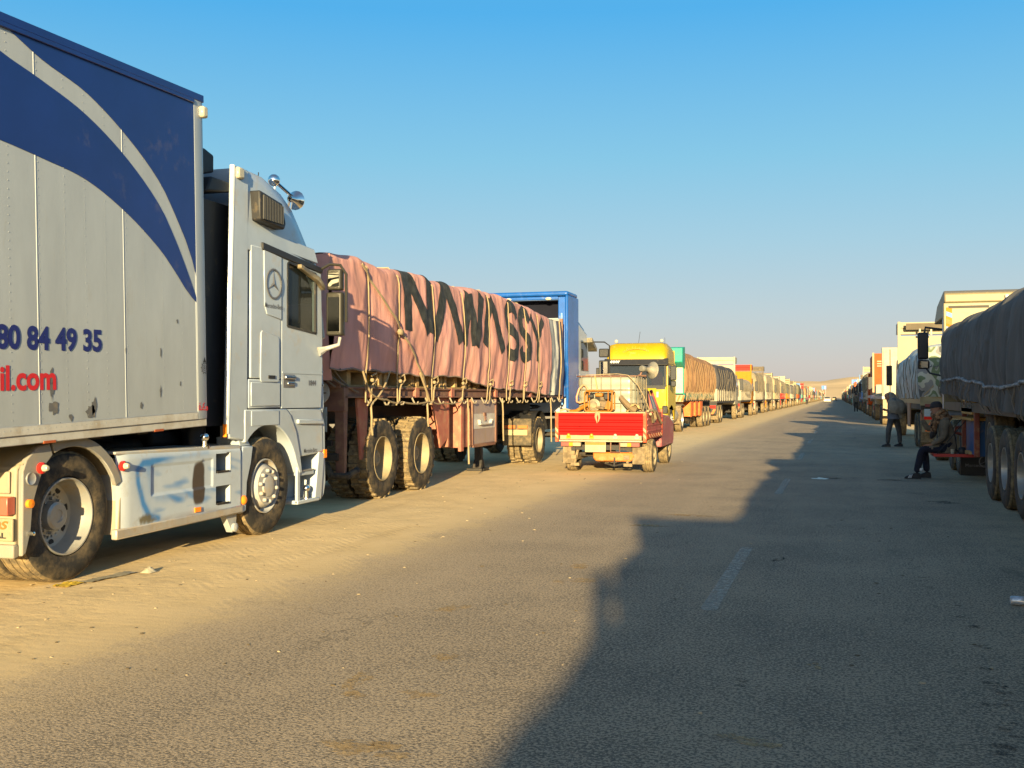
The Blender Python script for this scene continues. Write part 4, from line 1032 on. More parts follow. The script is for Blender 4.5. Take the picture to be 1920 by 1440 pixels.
for k in range(16):
    a = (PX + rg.uniform(-.6, .03), rg.uniform(12.75, 13.0), rg.uniform(1.85, 2.3)); c = (PX + rg.uniform(-.25, .06), rg.uniform(12.7, 13.9), rg.uniform(1.55, 1.9))
    chain_rope(mb, [a, c], .013, rg.uniform(0, .12))
part('tangled_rope', mb, mat('grey_rope', (.16, .13, .10), .9), tc, weld=False)
mb = MB()
chain_rope(mb, [(PX + .06, 13.75, 1.86), (PX + .07, 14.0, 1.55), (PX + .05, 14.6, 1.46), (PX + .04, 15.2, 1.42), (PX + .05, 16.3, 1.42)], .015, .03)
chain_rope(mb, [(PX + .06, 14.7, 1.88), (PX + .07, 14.4, 1.60), (PX + .05, 14.1, 1.42)],   .014, .02)
chain_rope(mb, [(PX + .04, 16.5, 1.42), (PX + .05, 17.0, 1.40), (PX + .05, 17.9, 1.42)], .012, .03)
chain_rope(mb, [(PX + .06, 15.9, 1.88), (PX + .07, 16.15, 1.6), (PX + .05, 16.35, 1.42)], .018, .0)
part('lashing_rope', mb, M_rope, tc, weld=False)
# grey, white and navy striped sheet at the front of the load
def sheet(u, w):
    y = 23.85 + 1.5 * u
    s = tarp_side(y, w)
    return Vector((s.x - .03 + .015 * math.sin(y * 17 + w * 2), y, 1.54 + (3.33 - 1.54) * w))
M_sheet = mat('striped_sheet', (.2, .2, .2), .85, attr='paint', var=.1)
mb = MB().grid(sheet, 50, 30)
def scol(p):
    y = p.y - .12 * (p.z - 2.4)
    return (.16, .17, .19) if y < 24.42 else (.40, .39, .36) if y < 24.75 else (.05, .055, .095)
mb.col = [scol(p) for p in mb.v]
st_ = tag(part('striped_sheet', mb, M_sheet, sharp=180, recalc=False), 'grey, white and navy striped sheet hanging between the pink tarpaulin and the blue tractor', 'tarpaulin')
part('sheet_rope', MB().tube([sheet(.78, 1 - k / 10) + Vector((.02, 0, 0)) for k in range(11)] + [Vector((PX + .04, 24.95, 1.42))], .016, 6), M_rope, st_)
part('sheet_top', MB().grid(lambda u, w: Vector((PX - .02 - 2.4 * w, 23.85 + 1.5 * u, 3.33 + .04 * noise.noise((u * 4, w * 4, 2)))), 10, 10), mat('brown_sheet', (.25, .17, .12), .9), st_, recalc=False)

# ------------------------------------------------------------------ blue tractor unit ahead of it
Tb = thing('tractor_unit', 'blue tractor unit coupled ahead of the pink tarpaulin trailer', 'truck', (-7.7, 25.5, 0))
M_bl = mat('cab_blue', (.008, .075, .30), .35, dirt=.12, dirtcol=(.20, .22, .25), dscale=5, var=.1, coat=.3)
M_navy = mat('navy_wall', (.006, .007, .014), .8, spec=.1)
bc = PX - 1.25
axle(Tb, PX - .02, 23.35, 'tractor'); axle(Tb, PX - .02, 27.4, 'steer', dual=False)
part('chassis', MB().box(bc - .45, bc - .35, 22.3, 28.5, .65, .92).box(bc + .35, bc + .45, 22.3, 28.5, .65, .92), M_dark, Tb)
part('fifth_wheel', MB().box(bc - .5, bc + .5, 23.0, 23.9, .95, 1.05), M_dark, Tb)
gd = MB()
pr = [(23.35 + .66 * math.cos(R(a)), .53 + .66 * math.sin(R(a))) for a in range(20, 175, 12)]
for a, b2 in zip(pr, pr[1:]): gd.add([(PX, *a), (PX, *b2), (PX - .64, *b2), (PX - .64, *a)], [(0, 1, 2, 3)])
part('wheel_guard', gd, M_black, Tb, recalc=False)
rp = part('rear_guard', MB().box(PX - .66, PX + .0, 22.60, 22.68, .42, 1.02), mat('dusty_black_guard', (.05, .042, .03), .7, dirt=.4, dirtcol=(.25, .18, .1)), Tb, bevel=.02)
part('tail_lamp', MB().box(PX - .64, PX - .36, 22.56, 22.60, .80, .87), mat('dull_orange', (.45, .12, .03), .4), rp); part('tail_lamp', MB().box(PX - .30, PX - .08, 22.56, 22.60, .80, .87), mat('dull_orange', (.45, .12, .03), .4), rp)
part('flap_plate', MB().box(PX - .64, PX - .08, 22.565, 22.60, .65, .77), mat('dull_plate', (.30, .24, .14), .6), rp)
# cab: blue hoop round a navy rear wall
part('rear_wall', MB().box(bc - 1.2, bc + 1.18, 26.45, 26.52, 1.0, 3.98), M_navy, Tb)
part('roof_hoop', MB().box(bc - 1.25, bc + 1.25, 25.95, 27.0, 4.04, 4.16), M_bl, Tb, bevel=.05, seg=3)
hs = MB().prism([(25.95, 4.06), (27.12, 4.06), (27.15, 1.15), (26.0, 1.15), (26.0, 2.2), (25.92, 2.6)], 'x', PX - .07, PX + .0)
part('side_fairing', hs, M_bl, Tb, bevel=.03)
part('hoop_flange', MB().box(PX - .26, PX - .07, 25.98, 26.05, 1.5, 4.02).box(bc - 1.25, PX - .26, 25.98, 26.05, 3.95, 4.03), M_bl, Tb, bevel=.02)
part('fairing_rib', MB().tube([(PX - .16, 25.95, 3.6), (PX - .15, 25.94, 1.3)], .03, 8), mat('pale_blue_rib', (.10, .25, .5), .3, dirt=.3, dirtcol=DUST), Tb)
for x in (PX - .50, PX - 1.55): part('roof_lamp', MB().ball((x, 25.93, 3.97), .05, 10, sc=(1.6, .5, .8)), M_lampwhite, Tb)
part('cab_shell', MB().loft([[(bc - 1.22, y, zb), (bc - 1.2, y, zt - .1), (bc - 1.05, y, zt), (bc + 1.05, y, zt), (bc + 1.2, y, zt - .1), (bc + 1.22, y, zb)] for y, zb, zt in ((26.2, 1.1, 3.5), (27.4, 1.1, 3.5), (28.3, 1.1, 3.3), (28.6, 1.1, 2.4))]), mat('pale_grey_cab', (.36, .38, .40), .35, dirt=.15), Tb, bevel=.03)
part('roof_spoiler', MB().loft([[(bc - 1.1, y, 3.3), (bc - .9, y, z), (bc + .9, y, z), (bc + 1.12, y, 3.3)] for y, z in ((27.2, 4.05), (27.6, 3.95), (28.0, 3.72), (28.35, 3.35))]), mat('pale_grey_cab', (.36, .38, .40), .35), Tb)
part('window', MB().add([(bc + 1.23, 27.5, 2.2), (bc + 1.23, 28.35, 2.2), (bc + 1.225, 28.2, 3.0), (bc + 1.225, 27.5, 3.0)], [(0, 1, 2, 3)]), M_glassdark, Tb)
part('wind_visor', MB().prism([(28.3, 3.1), (28.9, 2.85), (28.9, 2.75), (28.3, 2.98)], 'x', bc - 1.2, bc + 1.35), mat('smoked_plastic', (.10, .085, .06), .3), Tb)
mm = part('wing_mirror', MB().box(bc + 1.45, bc + 1.72, 28.65, 28.75, 2.58, 2.82).box(bc + 1.45, bc + 1.72, 28.65, 28.75, 1.95, 2.50), M_black, Tb, bevel=.03)
part('mirror_arm', MB().tube([(bc + 1.2, 28.5, 3.0), (bc + 1.6, 28.7, 3.0), (bc + 1.74, 28.7, 2.9), (bc + 1.74, 28.7, 1.95)], .02, 6), M_black, mm)
part('mirror_glass', MB().box(bc + 1.48, bc + 1.69, 28.64, 28.646, 2.0, 2.46), M_mirror, mm)
part('air_hose', MB().tube([(bc + .3 + .25 * math.cos(k * .9), 25.2 + .02 * k, 1.25 + .05 * math.sin(k * .9)) for k in range(40)], .012, 5), M_black, Tb)
# ------------------------------------------------------------------ red pickup with the water tank
K = thing('pickup_truck', 'red drop side pickup driving on the road with a water tank and pump', 'pickup', (-4.5, 22.4, 0))
kl, kr = -5.42, -3.57; ky = 20.78; kf = 22.75       # bed sides, tailgate, front of the bed
M_rd = mat('signal_red', (.27, .0025, .002), .6, dirt=.0, var=.12, spec=.12)
M_rdside = mat('faded_red', (.28, .055, .05), .5, dirt=.35, dirtcol=(.32, .2, .14), dscale=6, var=.12)
M_or = mat('orange_red', (.36, .05, .015), .45, dirt=.2, dirtcol=DUST, dscale=5)
M_crm = mat('cream_paint', (.24, .20, .125), .5, dirt=.35, dirtcol=DUST, dscale=7)
M_mud = mat('dusty_rubber', (.12, .09, .055), .9, dirt=.4, dirtcol=(.34, .25, .14), dscale=9)
part('bed_floor', MB().box(kl + .03, kr - .03, ky + .04, kf, .70, .76), M_dark, K)
# ribbed tailgate
tg = MB(); zs = [(.735, 0), (.80, 0), (.815, -.02), (.855, -.02), (.87, 0), (.90, .0), (.915, -.022), (.985, -.022), (1.0, 0), (1.03, 0), (1.045, -.018), (1.115, -.018), (1.13, 0), (1.175, 0)]
for (z0, d0), (z1, d1) in zip(zs, zs[1:]): tg.add([(kl + .07, ky + d0, z0), (kr - .07, ky + d0, z0), (kr - .07, ky + d1, z1), (kl + .07, ky + d1, z1)], [(0, 1, 2, 3)])
tg.box(kl + .07, kr - .07, ky + .002, ky + .03, .735, 1.175)
gate = part('tailgate', tg, M_rd, K, weld=False, recalc=False)
part('gate_top', MB().box(kl + .02, kr - .02, ky - .02, ky + .035, 1.175, 1.20), M_crm, gate, bevel=.006)
for x in (kl, kr - .07):
    cp = part('corner_post', MB().box(x, x + .07, ky - .012, ky + .05, .60, 1.19), M_or, K, bevel=.008)
    rfm = MB()
    for k in range(2): rfm.prism([(x + .005, .72 + .12 * k), (x + .065, .66 + .12 * k), (x + .065, .72 + .12 * k), (x + .005, .78 + .12 * k)], 'y', ky - .016, ky - .013)
    part('reflector_tape', rfm, M_crm, cp, weld=False)
# drop sides
for x0, x1 in ((kr - .03, kr), (kl, kl + .03)):
    sd = MB().box(x0, x1, ky + .06, kf - .07, .76, 1.175)
    s_ = part('side_board', sd, M_rdside, K, bevel=.006)
    rb = MB()
    for z in (.80, .92, 1.04): rb.box(x0 - .006, x1 + .012, ky + .08, kf - .09, z, z + .035)
    part('side_rib', rb, M_rdside, s_, bevel=.005)
    part('front_post', MB().box(x0 - .01, x1 + .01, kf - .07, kf, .66, 1.24), M_or, K, bevel=.006)
hk = MB()
for k in range(6): hk.tube([(kr + .005, ky + .25 + .28 * k, .76), (kr + .03, ky + .26 + .28 * k, .70), (kr + .035, ky + .32 + .28 * k, .68)], .012, 5)
part('rope_hooks', hk, M_rust, K, weld=False)
part('side_sill', MB().box(kr - .05, kr + .004, ky + .06, kf - .05, .66, .755), M_or, K, bevel=.008)
# cream rear sill, marker lamps, tail lamps, plate
sill = part('rear_sill', MB().box(kl + .10, kr - .10, ky + .0, ky + .06, .645, .735), M_crm, K, bevel=.008)
part('sill_rail', MB().box(kl + .08, kr - .08, ky - .02, ky + .05, .605, .64), mat('dusty_steel', (.34, .28, .19), .5, metal=.3, dirt=.3, dirtcol=DUST), K, bevel=.008)
for x in (kl + .28, kl + .75, kl + 1.23, kl + 1.66):
    part('marker_lamp', MB().ball((x, ky - .02, .735), .035, 10, sc=(1, .7, 1)).box(x - .045, x + .045, ky - .02, ky + .0, .67, .72), M_lampwhite if x > kl + 1 else M_orange, K)
for x0, flip in ((kl + .12, 0), (kr - .55, 1)):
    cols = [(0, .16, mat('rosy_lens', (.50, .07, .06), .3)), (.16, .24, M_orange), (.24, .40, M_crm)]
    if flip: cols = [(.40 - b2, .40 - a, m) for a, b2, m in cols]
    lm = part('tail_lamp', MB().box(x0, x0 + .42, ky + .0, ky + .07, .505, .60), M_dark, K, bevel=.006)
    for a, b2, m in cols: part('lens', MB().box(x0 + a + .005, x0 + b2 + .005, ky - .012, ky + .0, .515, .59), m, lm, bevel=.005)
pl = part('number_plate', MB().box(-4.80, -4.38, ky - .03, ky - .015, .40, .60), mat('plate_white', (.30, .26, .16), .5, dirt=.3, dirtcol=DUST), K, bevel=.005)
part('plate_band', MB().box(-4.79, -4.39, ky - .034, ky - .0302, .545, .595), mat('plate_orange', (.60, .12, .02), .5), pl)
part('plate_number', on_rear(fit(text_mb('CV SCC VII', .1, 1, .002), .36, .075), -4.77, ky - .0335, .445), mat('grey_print', (.22, .19, .14), .6), pl)
part('tow_loop', MB().tube([(-4.28, ky - .02, .60), (-4.28, ky - .03, .41), (-4.10, ky - .03, .41), (-4.10, ky - .02, .60)], .013, 6), M_rust, K)
bm = MB().prism([(-4.66, .40), (-3.84, .40), (-3.82, .30), (-3.90, .215), (-4.60, .215), (-4.66, .28)], 'y', ky + .05, ky + .20)
part('rear_valance', bm, mat('dusty_orange', (.40, .12, .02), .5, dirt=.3, dirtcol=DUST), K, bevel=.03)
part('rear_frame', MB().box(kl + .3, kl + .4, ky + .05, 24.2, .42, .56).box(kr - .42, kr - .32, ky + .05, 24.2, .42, .56).box(kl + .3, kr - .3, ky + .08, ky + .16, .44, .54), M_dark, K)
for x in (kl + .38, kr - .40):
    sp = MB()
    for k in range(4): sp.box(x - .04, x + .04, ky + .15 + .02 * k, 21.9 - .1 * k, .24 + .025 * k, .26 + .025 * k)
    sp.box(x - .07, x + .10, ky + .05, ky + .16, .12, .18); sp.tube([(x, ky + .08, .18), (x + .06, ky + .12, .44)], .03, 6)
    sp.box(x - .06, x + .05, ky + .02, ky + .14, .26, .34)
    part('leaf_spring', sp, mat('muddy_steel', (.13, .10, .065), .8, dirt=.5, dirtcol=(.32, .23, .12), dscale=12), K, weld=False)
part('rear_axle', MB().tube([(kl + .3, 21.25, .335), (kr - .3, 21.25, .335)], .05, 8).ball((-4.4, 21.25, .335), .15, 10), M_dark, K)
part('tow_hitch', MB().tube([(-4.22, ky + .06, .30), (-4.22, ky + .02, .12)], .02, 6).tube([(-4.42, ky + .08, .18), (-4.22, ky + .02, .13), (-4.02, ky + .08, .18)], .018, 5), M_dark, K)
for x, rt in ((kr + .09, True), (kl - .02 + .19, False)):
    wheel(K, x if rt else kl + .17, 21.2, 'pickup', right=rt)
wheel(K, kr - .07, 24.2, 'pickup'); wheel(K, kl + .17, 24.2, 'pickup', right=False)
for x in (kl + .17, kr - .17):
    part('mud_flap', MB().grid(lambda u, w: (x + .24 * u - (.02 if x < -4.5 else .12), ky + .05 + .015 * math.sin(u * 9), .17 + .34 * w), 8, 6), M_mud, K)
part('wheel_arch', MB().box(kr - .28, kr - .02, 20.95, 21.6, .66, .72), M_dark, K)
# cab
cb = MB().loft([[(-5.30, y, z0), (-5.28, y, zm), (-5.16, y, z1), (-3.98, y, z1), (-3.84, y, zm), (-3.80, y, z0)] for y, z0, zm, z1 in ((22.85, .45, 1.14, 1.64), (23.5, .45, 1.14, 1.64))])
cabp = part('cab_body', cb, M_rdside, K, bevel=.03)
sd = MB().prism([(22.85, .42), (24.5, .42), (24.62, .55), (24.62, .92), (23.90, 1.08), (22.85, 1.14)], 'x', -5.32, -3.60)
part('cab_side', sd, mat('mauve_red', (.26, .075, .085), .4, dirt=.3, dirtcol=(.32, .24, .17), dscale=4), K, bevel=.03)
part('door_window', MB().add([(-3.805, 22.98, 1.15), (-3.805, 23.72, 1.14), (-3.895, 23.45, 1.52), (-3.94, 22.98, 1.54)], [(0, 1, 2, 3)]), M_glassdark, K)
part('screen_pillar', MB().bar((-3.80, 23.80, 1.12), (-3.94, 23.50, 1.64), .05, .05), M_rdside, K); part('rear_pillar', MB().bar((-3.80, 22.90, 1.12), (-3.94, 22.92, 1.62), .06, .06), M_rdside, K)
part('rear_window', MB().add([(-5.15, 22.845, 1.2), (-3.85, 22.845, 1.2), (-3.9, 22.845, 1.68), (-5.1, 22.845, 1.68)], [(0, 1, 2, 3)]), M_glassdark, K)
part('front_arch', MB().prism([(24.2 + .40 * math.cos(R(a)), .34 + .40 * math.sin(R(a))) for a in range(0, 181, 15)] + [(23.85, .34), (24.55, .34)][::-1][:0], 'x', -3.85, -3.744), M_dark, K)
part('side_mirror', MB().box(-3.72, -3.60, 23.68, 23.74, 1.12, 1.30), M_black, K, bevel=.02)
part('door_trim', MB().box(-3.752, -3.742, 22.9, 23.8, .74, .77), M_crm, K)

# water tank in its cage
ib = thing('water_tank', 'milky plastic water tank in a wire cage standing on the red pickup bed', 'tank', (-4.45, 21.75, .76))
tx0, tx1, ty0, ty1, tz0, tz1 = -5.06, -3.82, 21.08, 22.28, .80, 1.93
def rr(x0, x1, y0, y1, r, z, n=5):
    out = []
    for cx_, cy_, a0 in ((x1 - r, y1 - r, 0), (x0 + r, y1 - r, 90), (x0 + r, y0 + r, 180), (x1 - r, y0 + r, 270)):
        for k in range(n + 1):
            a = R(a0 + 90 * k / n); out.append((cx_ + r * math.cos(a), cy_ + r * math.sin(a), z))
    return out
M_milk = mat('milky_plastic', (.215, .225, .19), .35, dirt=.18, dirtcol=(.45, .36, .22), dscale=3, var=.06)
rings = [rr(tx0 + .02, tx1 - .02, ty0 + .02, ty1 - .02, .16, tz0)]
for k in range(5):
    z = tz0 + .02 + (tz1 - tz0 - .06) * k / 5; h = (tz1 - tz0 - .06) / 5
    rings += [rr(tx0 + .035, tx1 - .035, ty0 + .035, ty1 - .035, .16, z), rr(tx0 + .012, tx1 - .012, ty0 + .012, ty1 - .012, .17, z + h * .25), rr(tx0 + .012, tx1 - .012, ty0 + .012, ty1 - .012, .17, z + h * .75)]
rings += [rr(tx0 + .03, tx1 - .03, ty0 + .03, ty1 - .03, .17, tz1 - .03), rr(tx0 + .09, tx1 - .09, ty0 + .09, ty1 - .09, .15, tz1)]
bot = part('bottle', MB().loft(rings), M_milk, ib, sharp=60)
M_cage = mat('cage_steel', (.13, .115, .08), .5, metal=.2, dirt=.3, dirtcol=DUST)
def wire(z, r=.010): return MB().tube(rr(tx0 - .004, tx1 + .004, ty0 - .004, ty1 + .004, .15, z), r, 6, closed=True)
for z in (.83, 1.10, 1.37, 1.64): part('cage_wire', wire(z), M_cage, ib)
part('cage_top', wire(1.915, .016), M_rust, ib)
for k in range(6):
    x = tx0 + .12 + (tx1 - tx0 - .24) * k / 5; part('cage_wire', MB().tube([(x, ty0 - .012, .80), (x, ty0 - .012, 1.92)], .009, 5), M_cage, ib)
for k in range(6):
    y = ty0 + .12 + (ty1 - ty0 - .24) * k / 5; part('cage_wire', MB().tube([(tx1 + .012, y, .80), (tx1 + .012, y, 1.92)], .009, 5), M_cage, ib)
for a in (290, 315, 340):
    x = tx1 - .15 + .165 * math.cos(R(a)); y = ty0 + .15 + .165 * math.sin(R(a)); part('cage_wire', MB().tube([(x, y, .80), (x, y, 1.92)], .009, 5), M_cage, ib)
part('base_pallet', MB().box(tx0, tx1, ty0, ty1, .76, .80), M_rust, ib)
part('filler_cap', MB().lathe([(.12, 0), (.12, .05), (.001, .05)], (-4.5, 21.7, 1.93), 'z', 16), M_black, ib)

# motor pump in a yellow frame on the tailgate edge
pu = thing('motor_pump', 'motor pump in a yellow tube frame standing behind the water tank', 'pump', (-4.5, 20.92, 1.2))
M_pf = mat('pump_yellow', (.26, .095, .008), .45, dirt=.25, dirtcol=(.3, .18, .06), dscale=9)
x0, x1, z0, z1 = -4.82, -4.26, 1.21, 1.62
for y in (20.80, 21.04): part('frame_hoop', MB().tube([(x0 + .03, y, z0), (x0, y, z0 + .04), (x0, y, z1 - .04), (x0 + .04, y, z1), (x1 - .04, y, z1), (x1, y, z1 - .04), (x1, y, z0 + .04), (x1 - .03, y, z0)], .017, 8, closed=True), M_pf, pu)
for p in ((x0, z1 - .03), (x1, z1 - .03), (x0, z0 + .03), (x1, z0 + .03)): part('frame_tie', MB().tube([(p[0], 20.80, p[1]), (p[0], 21.04, p[1])], .015, 6), M_pf, pu)
part('frame_upright', MB().tube([(x0 + .10, 20.80, z0), (x0 + .10, 20.80, z1)], .012, 6).tube([(x1 - .08, 20.80, z0), (x1 - .08, 20.80, z1)], .012, 6), M_pf, pu)
part('pump_volute', MB().lathe([(.001, -.09), (.06, -.09), (.065, -.07), (.125, -.06), (.135, -.02), (.135, .04), (.11, .06), (.001, .06)], (x0 + .19, 20.88, 1.335), 'y', 20), mat('cast_alloy', (.14, .12, .085), .5, metal=.3, dirt=.3, dirtcol=DUST), pu)
part('engine_block', MB().box(-4.56, -4.32, 20.84, 21.02, 1.25, 1.42).box(-4.52, -4.40, 20.83, 20.95, 1.42, 1.50).tube([(-4.6, 20.84, 1.29), (-4.42, 20.82, 1.27)], .035, 8), mat('oily_engine', (.09, .065, .04), .6, dirt=.4, dirtcol=(.25, .17, .09), dscale=15), pu, bevel=.015)
part('silencer', MB().box(-4.44, -4.32, 20.82, 20.98, 1.44, 1.57), M_black, pu, bevel=.02)
part('air_filter', MB().lathe([(.055, -.05), (.06, 0), (.055, .05), (.001, .05), (.001, -.05)], (-4.70, 20.84, 1.51), 'x', 12), M_black, pu)
part('fuel_tank', MB().box(-4.62, -4.46, 20.84, 21.0, 1.50, 1.58), M_pf, pu, bevel=.025)
part('belt_guard', MB().prism([(-4.42, 1.26), (-4.30, 1.24), (-4.28, 1.40), (-4.36, 1.42)], 'y', 20.80, 20.83), M_pf, pu, bevel=.006)
fins = MB()
for k in range(6): fins.box(-4.60, -4.50, 20.83, 20.97, 1.42 + .014 * k, 1.427 + .014 * k)
part('cooling_fins', fins, M_dark, pu, weld=False)
# hoses
hs = MB().tube([(-4.80, 20.95, 1.42), (-4.95, 20.95, 1.38), (-5.02, 20.98, 1.40), (-5.03, 21.0, 1.50), (-4.98, 21.02, 1.66), (-4.90, 21.02, 1.74), (-4.84, 21.0, 1.72), (-4.78, 20.98, 1.62)], .018, 8)
tag(part('suction_hose', hs, mat('salmon_hose', (.55, .22, .12), .5, dirt=.2)), 'thin salmon hose looping from the motor pump up the tank', 'hose')
hs = MB().tube([(-4.76, 20.9, 1.36), (-4.90, 20.9, 1.28), (-5.02, 20.92, 1.21), (-5.15, 20.95, 1.20)], .04, 10)
tag(part('delivery_hose', hs, M_pf), 'thick yellow hose lying over the tailgate left of the motor pump', 'hose')
pts = [(-5.35, 20.9, 1.22), (-5.25, 20.95, 1.25), (-5.1, 21.0, 1.21)]
tag(part('coiled_rope', MB().tube(pts, .022, 6), M_rope), 'short rope end on the left corner of the pickup bed', 'rope')
# driftwood and sacking beside the pump
dw = MB().tube([(-4.13, 21.0, 1.50), (-4.08, 20.98, 1.44), (-3.98, 20.96, 1.34), (-3.88, 20.95, 1.26), (-3.80, 20.95, 1.22)], .06, 8, rs=[.05, .055, .065, .075, .08])
tag(part('driftwood', dw, mat('grey_wood', (.15, .105, .06), .9, bump=.4, bscale=25)), 'dark piece of wood leaning on the tank right of the pump', 'wood')
sk = MB().grid(lambda u, w: (-4.0 + .34 * u, 20.86 + .14 * w, 1.20 + .16 * math.sin(PI * u) * math.sin(PI * (w * .6 + .3)) + .05 * noise.noise((u * 6, w * 5, 3))), 16, 10)
tag(part('jute_sack', sk, mat('jute', (.36, .24, .11), .95, bump=.4, bscale=40), recalc=False), 'crumpled brown sack on the tailgate beside the wood', 'sack')
# strap and hanging rag
st_ = MB()
sp_ = [(-4.85, 21.07, 1.94), (-4.2, 21.06, 1.96), (-3.98, 21.0, 1.93), (-3.80, 21.02, 1.75), (-3.68, 21.1, 1.50), (-3.58, 21.2, 1.22), (-3.55, 21.35, 1.05), (-3.54, 21.5, .98)]
for a, b2 in zip(sp_, sp_[1:]): st_.bar(a, b2, .03, .012)
st_.tube([(-3.60, 21.1, 1.20), (-3.55, 21.3, 1.24), (-3.54, 21.5, 1.20), (-3.53, 21.6, 1.05), (-3.55, 21.4, 1.0), (-3.54, 21.2, 1.12), (-3.53, 21.0, 1.16)], .03, 6)
st_.tube([(-3.58, 21.0, 1.22), (-3.54, 21.7, 1.22), (-3.53, 22.1, 1.05), (-3.53, 22.4, .95)], .025, 6)
tag(part('tie_strap', st_, M_rope, weld=False), 'pale tie strap running over the tank and knotted on the right side board', 'strap')
st_ = MB(); sp_ = [(-4.66, 21.05, 1.93), (-4.62, 21.03, 1.70), (-4.55, 21.0, 1.45)]
for a, b2 in zip(sp_, sp_[1:]): st_.bar(a, b2, .05, .012)
tag(part('cloth_strip', st_, mat('ochre_cloth', (.45, .30, .12), .9)), 'ochre cloth strip hanging down the rear of the tank', 'cloth')
st_ = MB(); st_.tube([(-4.56, 20.78, 1.20), (-4.58, 20.75, 1.10), (-4.55, 20.74, .98)], .02, 6, rs=[.04, .025, .006]); st_.tube([(-4.53, 20.77, 1.20), (-4.51, 20.75, 1.08), (-4.53, 20.74, 1.0)], .02, 6, rs=[.03, .02, .006])
tag(part('hanging_rag', st_, M_rope, weld=False), 'pale rag hanging over the middle of the red tailgate', 'rag')
# loudspeaker horn on the tank
hp = thing('loudspeaker', 'grey horn loudspeaker mounted on top of the caged water tank', 'loudspeaker', (-3.72, 21.6, 2.05))
fl_ = MB().lathe([(.001, -.17), (.055, -.17), (.065, -.15), (.065, -.08), (.05, -.07), (.05, -.05), (.04, -.03), (.05, .03), (.09, .09), (.15, .13), (.175, .14), (.178, .15), (.15, .145), (.09, .10), (.05, .05), (.001, .05)], (0, 0, 0), 'y', 24)
Mh = Matrix.Translation((-3.70, 21.62, 2.06)) @ Matrix.Rotation(R(-38), 4, 'Z') @ Matrix.Rotation(R(-6), 4, 'X')
part('horn', fl_.xf(Mh), mat('horn_grey', (.15, .145, .125), .5, dirt=.3, dirtcol=DUST), hp, sharp=60)
part('bracket', MB().tube([(-3.84, 21.55, 1.93), (-3.80, 21.58, 2.02)], .018, 6).tube([(-3.86, 21.5, 1.93), (-3.74, 21.7, 1.93)], .02, 6), M_rust, hp)
# ------------------------------------------------------------------ people
def figure(name, verts, edges, root, colour_of, mats, sub=2):
    """one continuous skinned body; verts: name -> (point, radius or (rx, ry))"""
    names = list(verts); ix = {n: i for i, n in enumerate(names)}
    me = bpy.data.meshes.new(name + '_bones'); me.from_pydata([verts[n][0] for n in names], [(ix[a], ix[b2]) for a, b2 in edges], [])
    o = bpy.data.objects.new(name + '_bones', me); COL.objects.link(o)
    m = o.modifiers.new('skin', 'SKIN'); m.use_smooth_shade = True
    for n in names:
        r = verts[n][1]; r = (r, r) if not isinstance(r, tuple) else r
        sv = me.skin_vertices[0].data[ix[n]]; sv.radius = r; sv.use_root = (n == root)
    s = o.modifiers.new('sub', 'SUBSURF'); s.levels = sub; s.render_levels = sub
    dg = bpy.context.evaluated_depsgraph_get()
    out = bpy.data.meshes.new_from_object(o.evaluated_get(dg))
    bpy.data.objects.remove(o); bpy.data.meshes.remove(me)
    out.name = name
    for mm in mats: out.materials.append(mm)
    segs = [(Vector(verts[a][0]), Vector(verts[b2][0]), colour_of(a, b2)) for a, b2 in edges]
    mi = []
    for p in out.polygons:
        c = p.center; best = 9; bi = 0
        for a, b2, ci in segs:
            d_ = b2 - a; t = max(0, min(1, (c - a).dot(d_) / d_.length_squared)); dd = (c - a - d_ * t).length
            if dd < best: best = dd; bi = ci
        mi.append(bi)
    out.polygons.foreach_set('material_index', mi); out.shade_smooth()
    return out

M_skin = mat('brown_skin', (.25, .125, .078), .55, var=.05)
M_coat = mat('olive_grey_coat', (.12, .10, .072), .95, var=.15, dscale=9, bump=.3, bscale=14)
M_jean = mat('dark_navy_trousers', (.010, .012, .024), .9, var=.2, dscale=8, bump=.3, bscale=12)
M_scarf = mat('brown_check_scarf', (.20, .115, .06), .95, var=.5, dscale=22)
M_cap = mat('dark_wool_cap', (.030, .028, .030), .95, bump=.3, bscale=60)
M_hood = mat('grey_brown_robe', (.19, .165, .13), .95, var=.12, dscale=10, bump=.3, bscale=14)
M_trou = mat('dark_grey_trousers', (.060, .058, .058), .95, var=.2, dscale=9, bump=.25, bscale=14)
M_tunic = mat('slate_tunic', (.085, .09, .105), .95, var=.15, dscale=9)
M_shoe = mat('dark_shoe', (.016, .015, .015), .7)

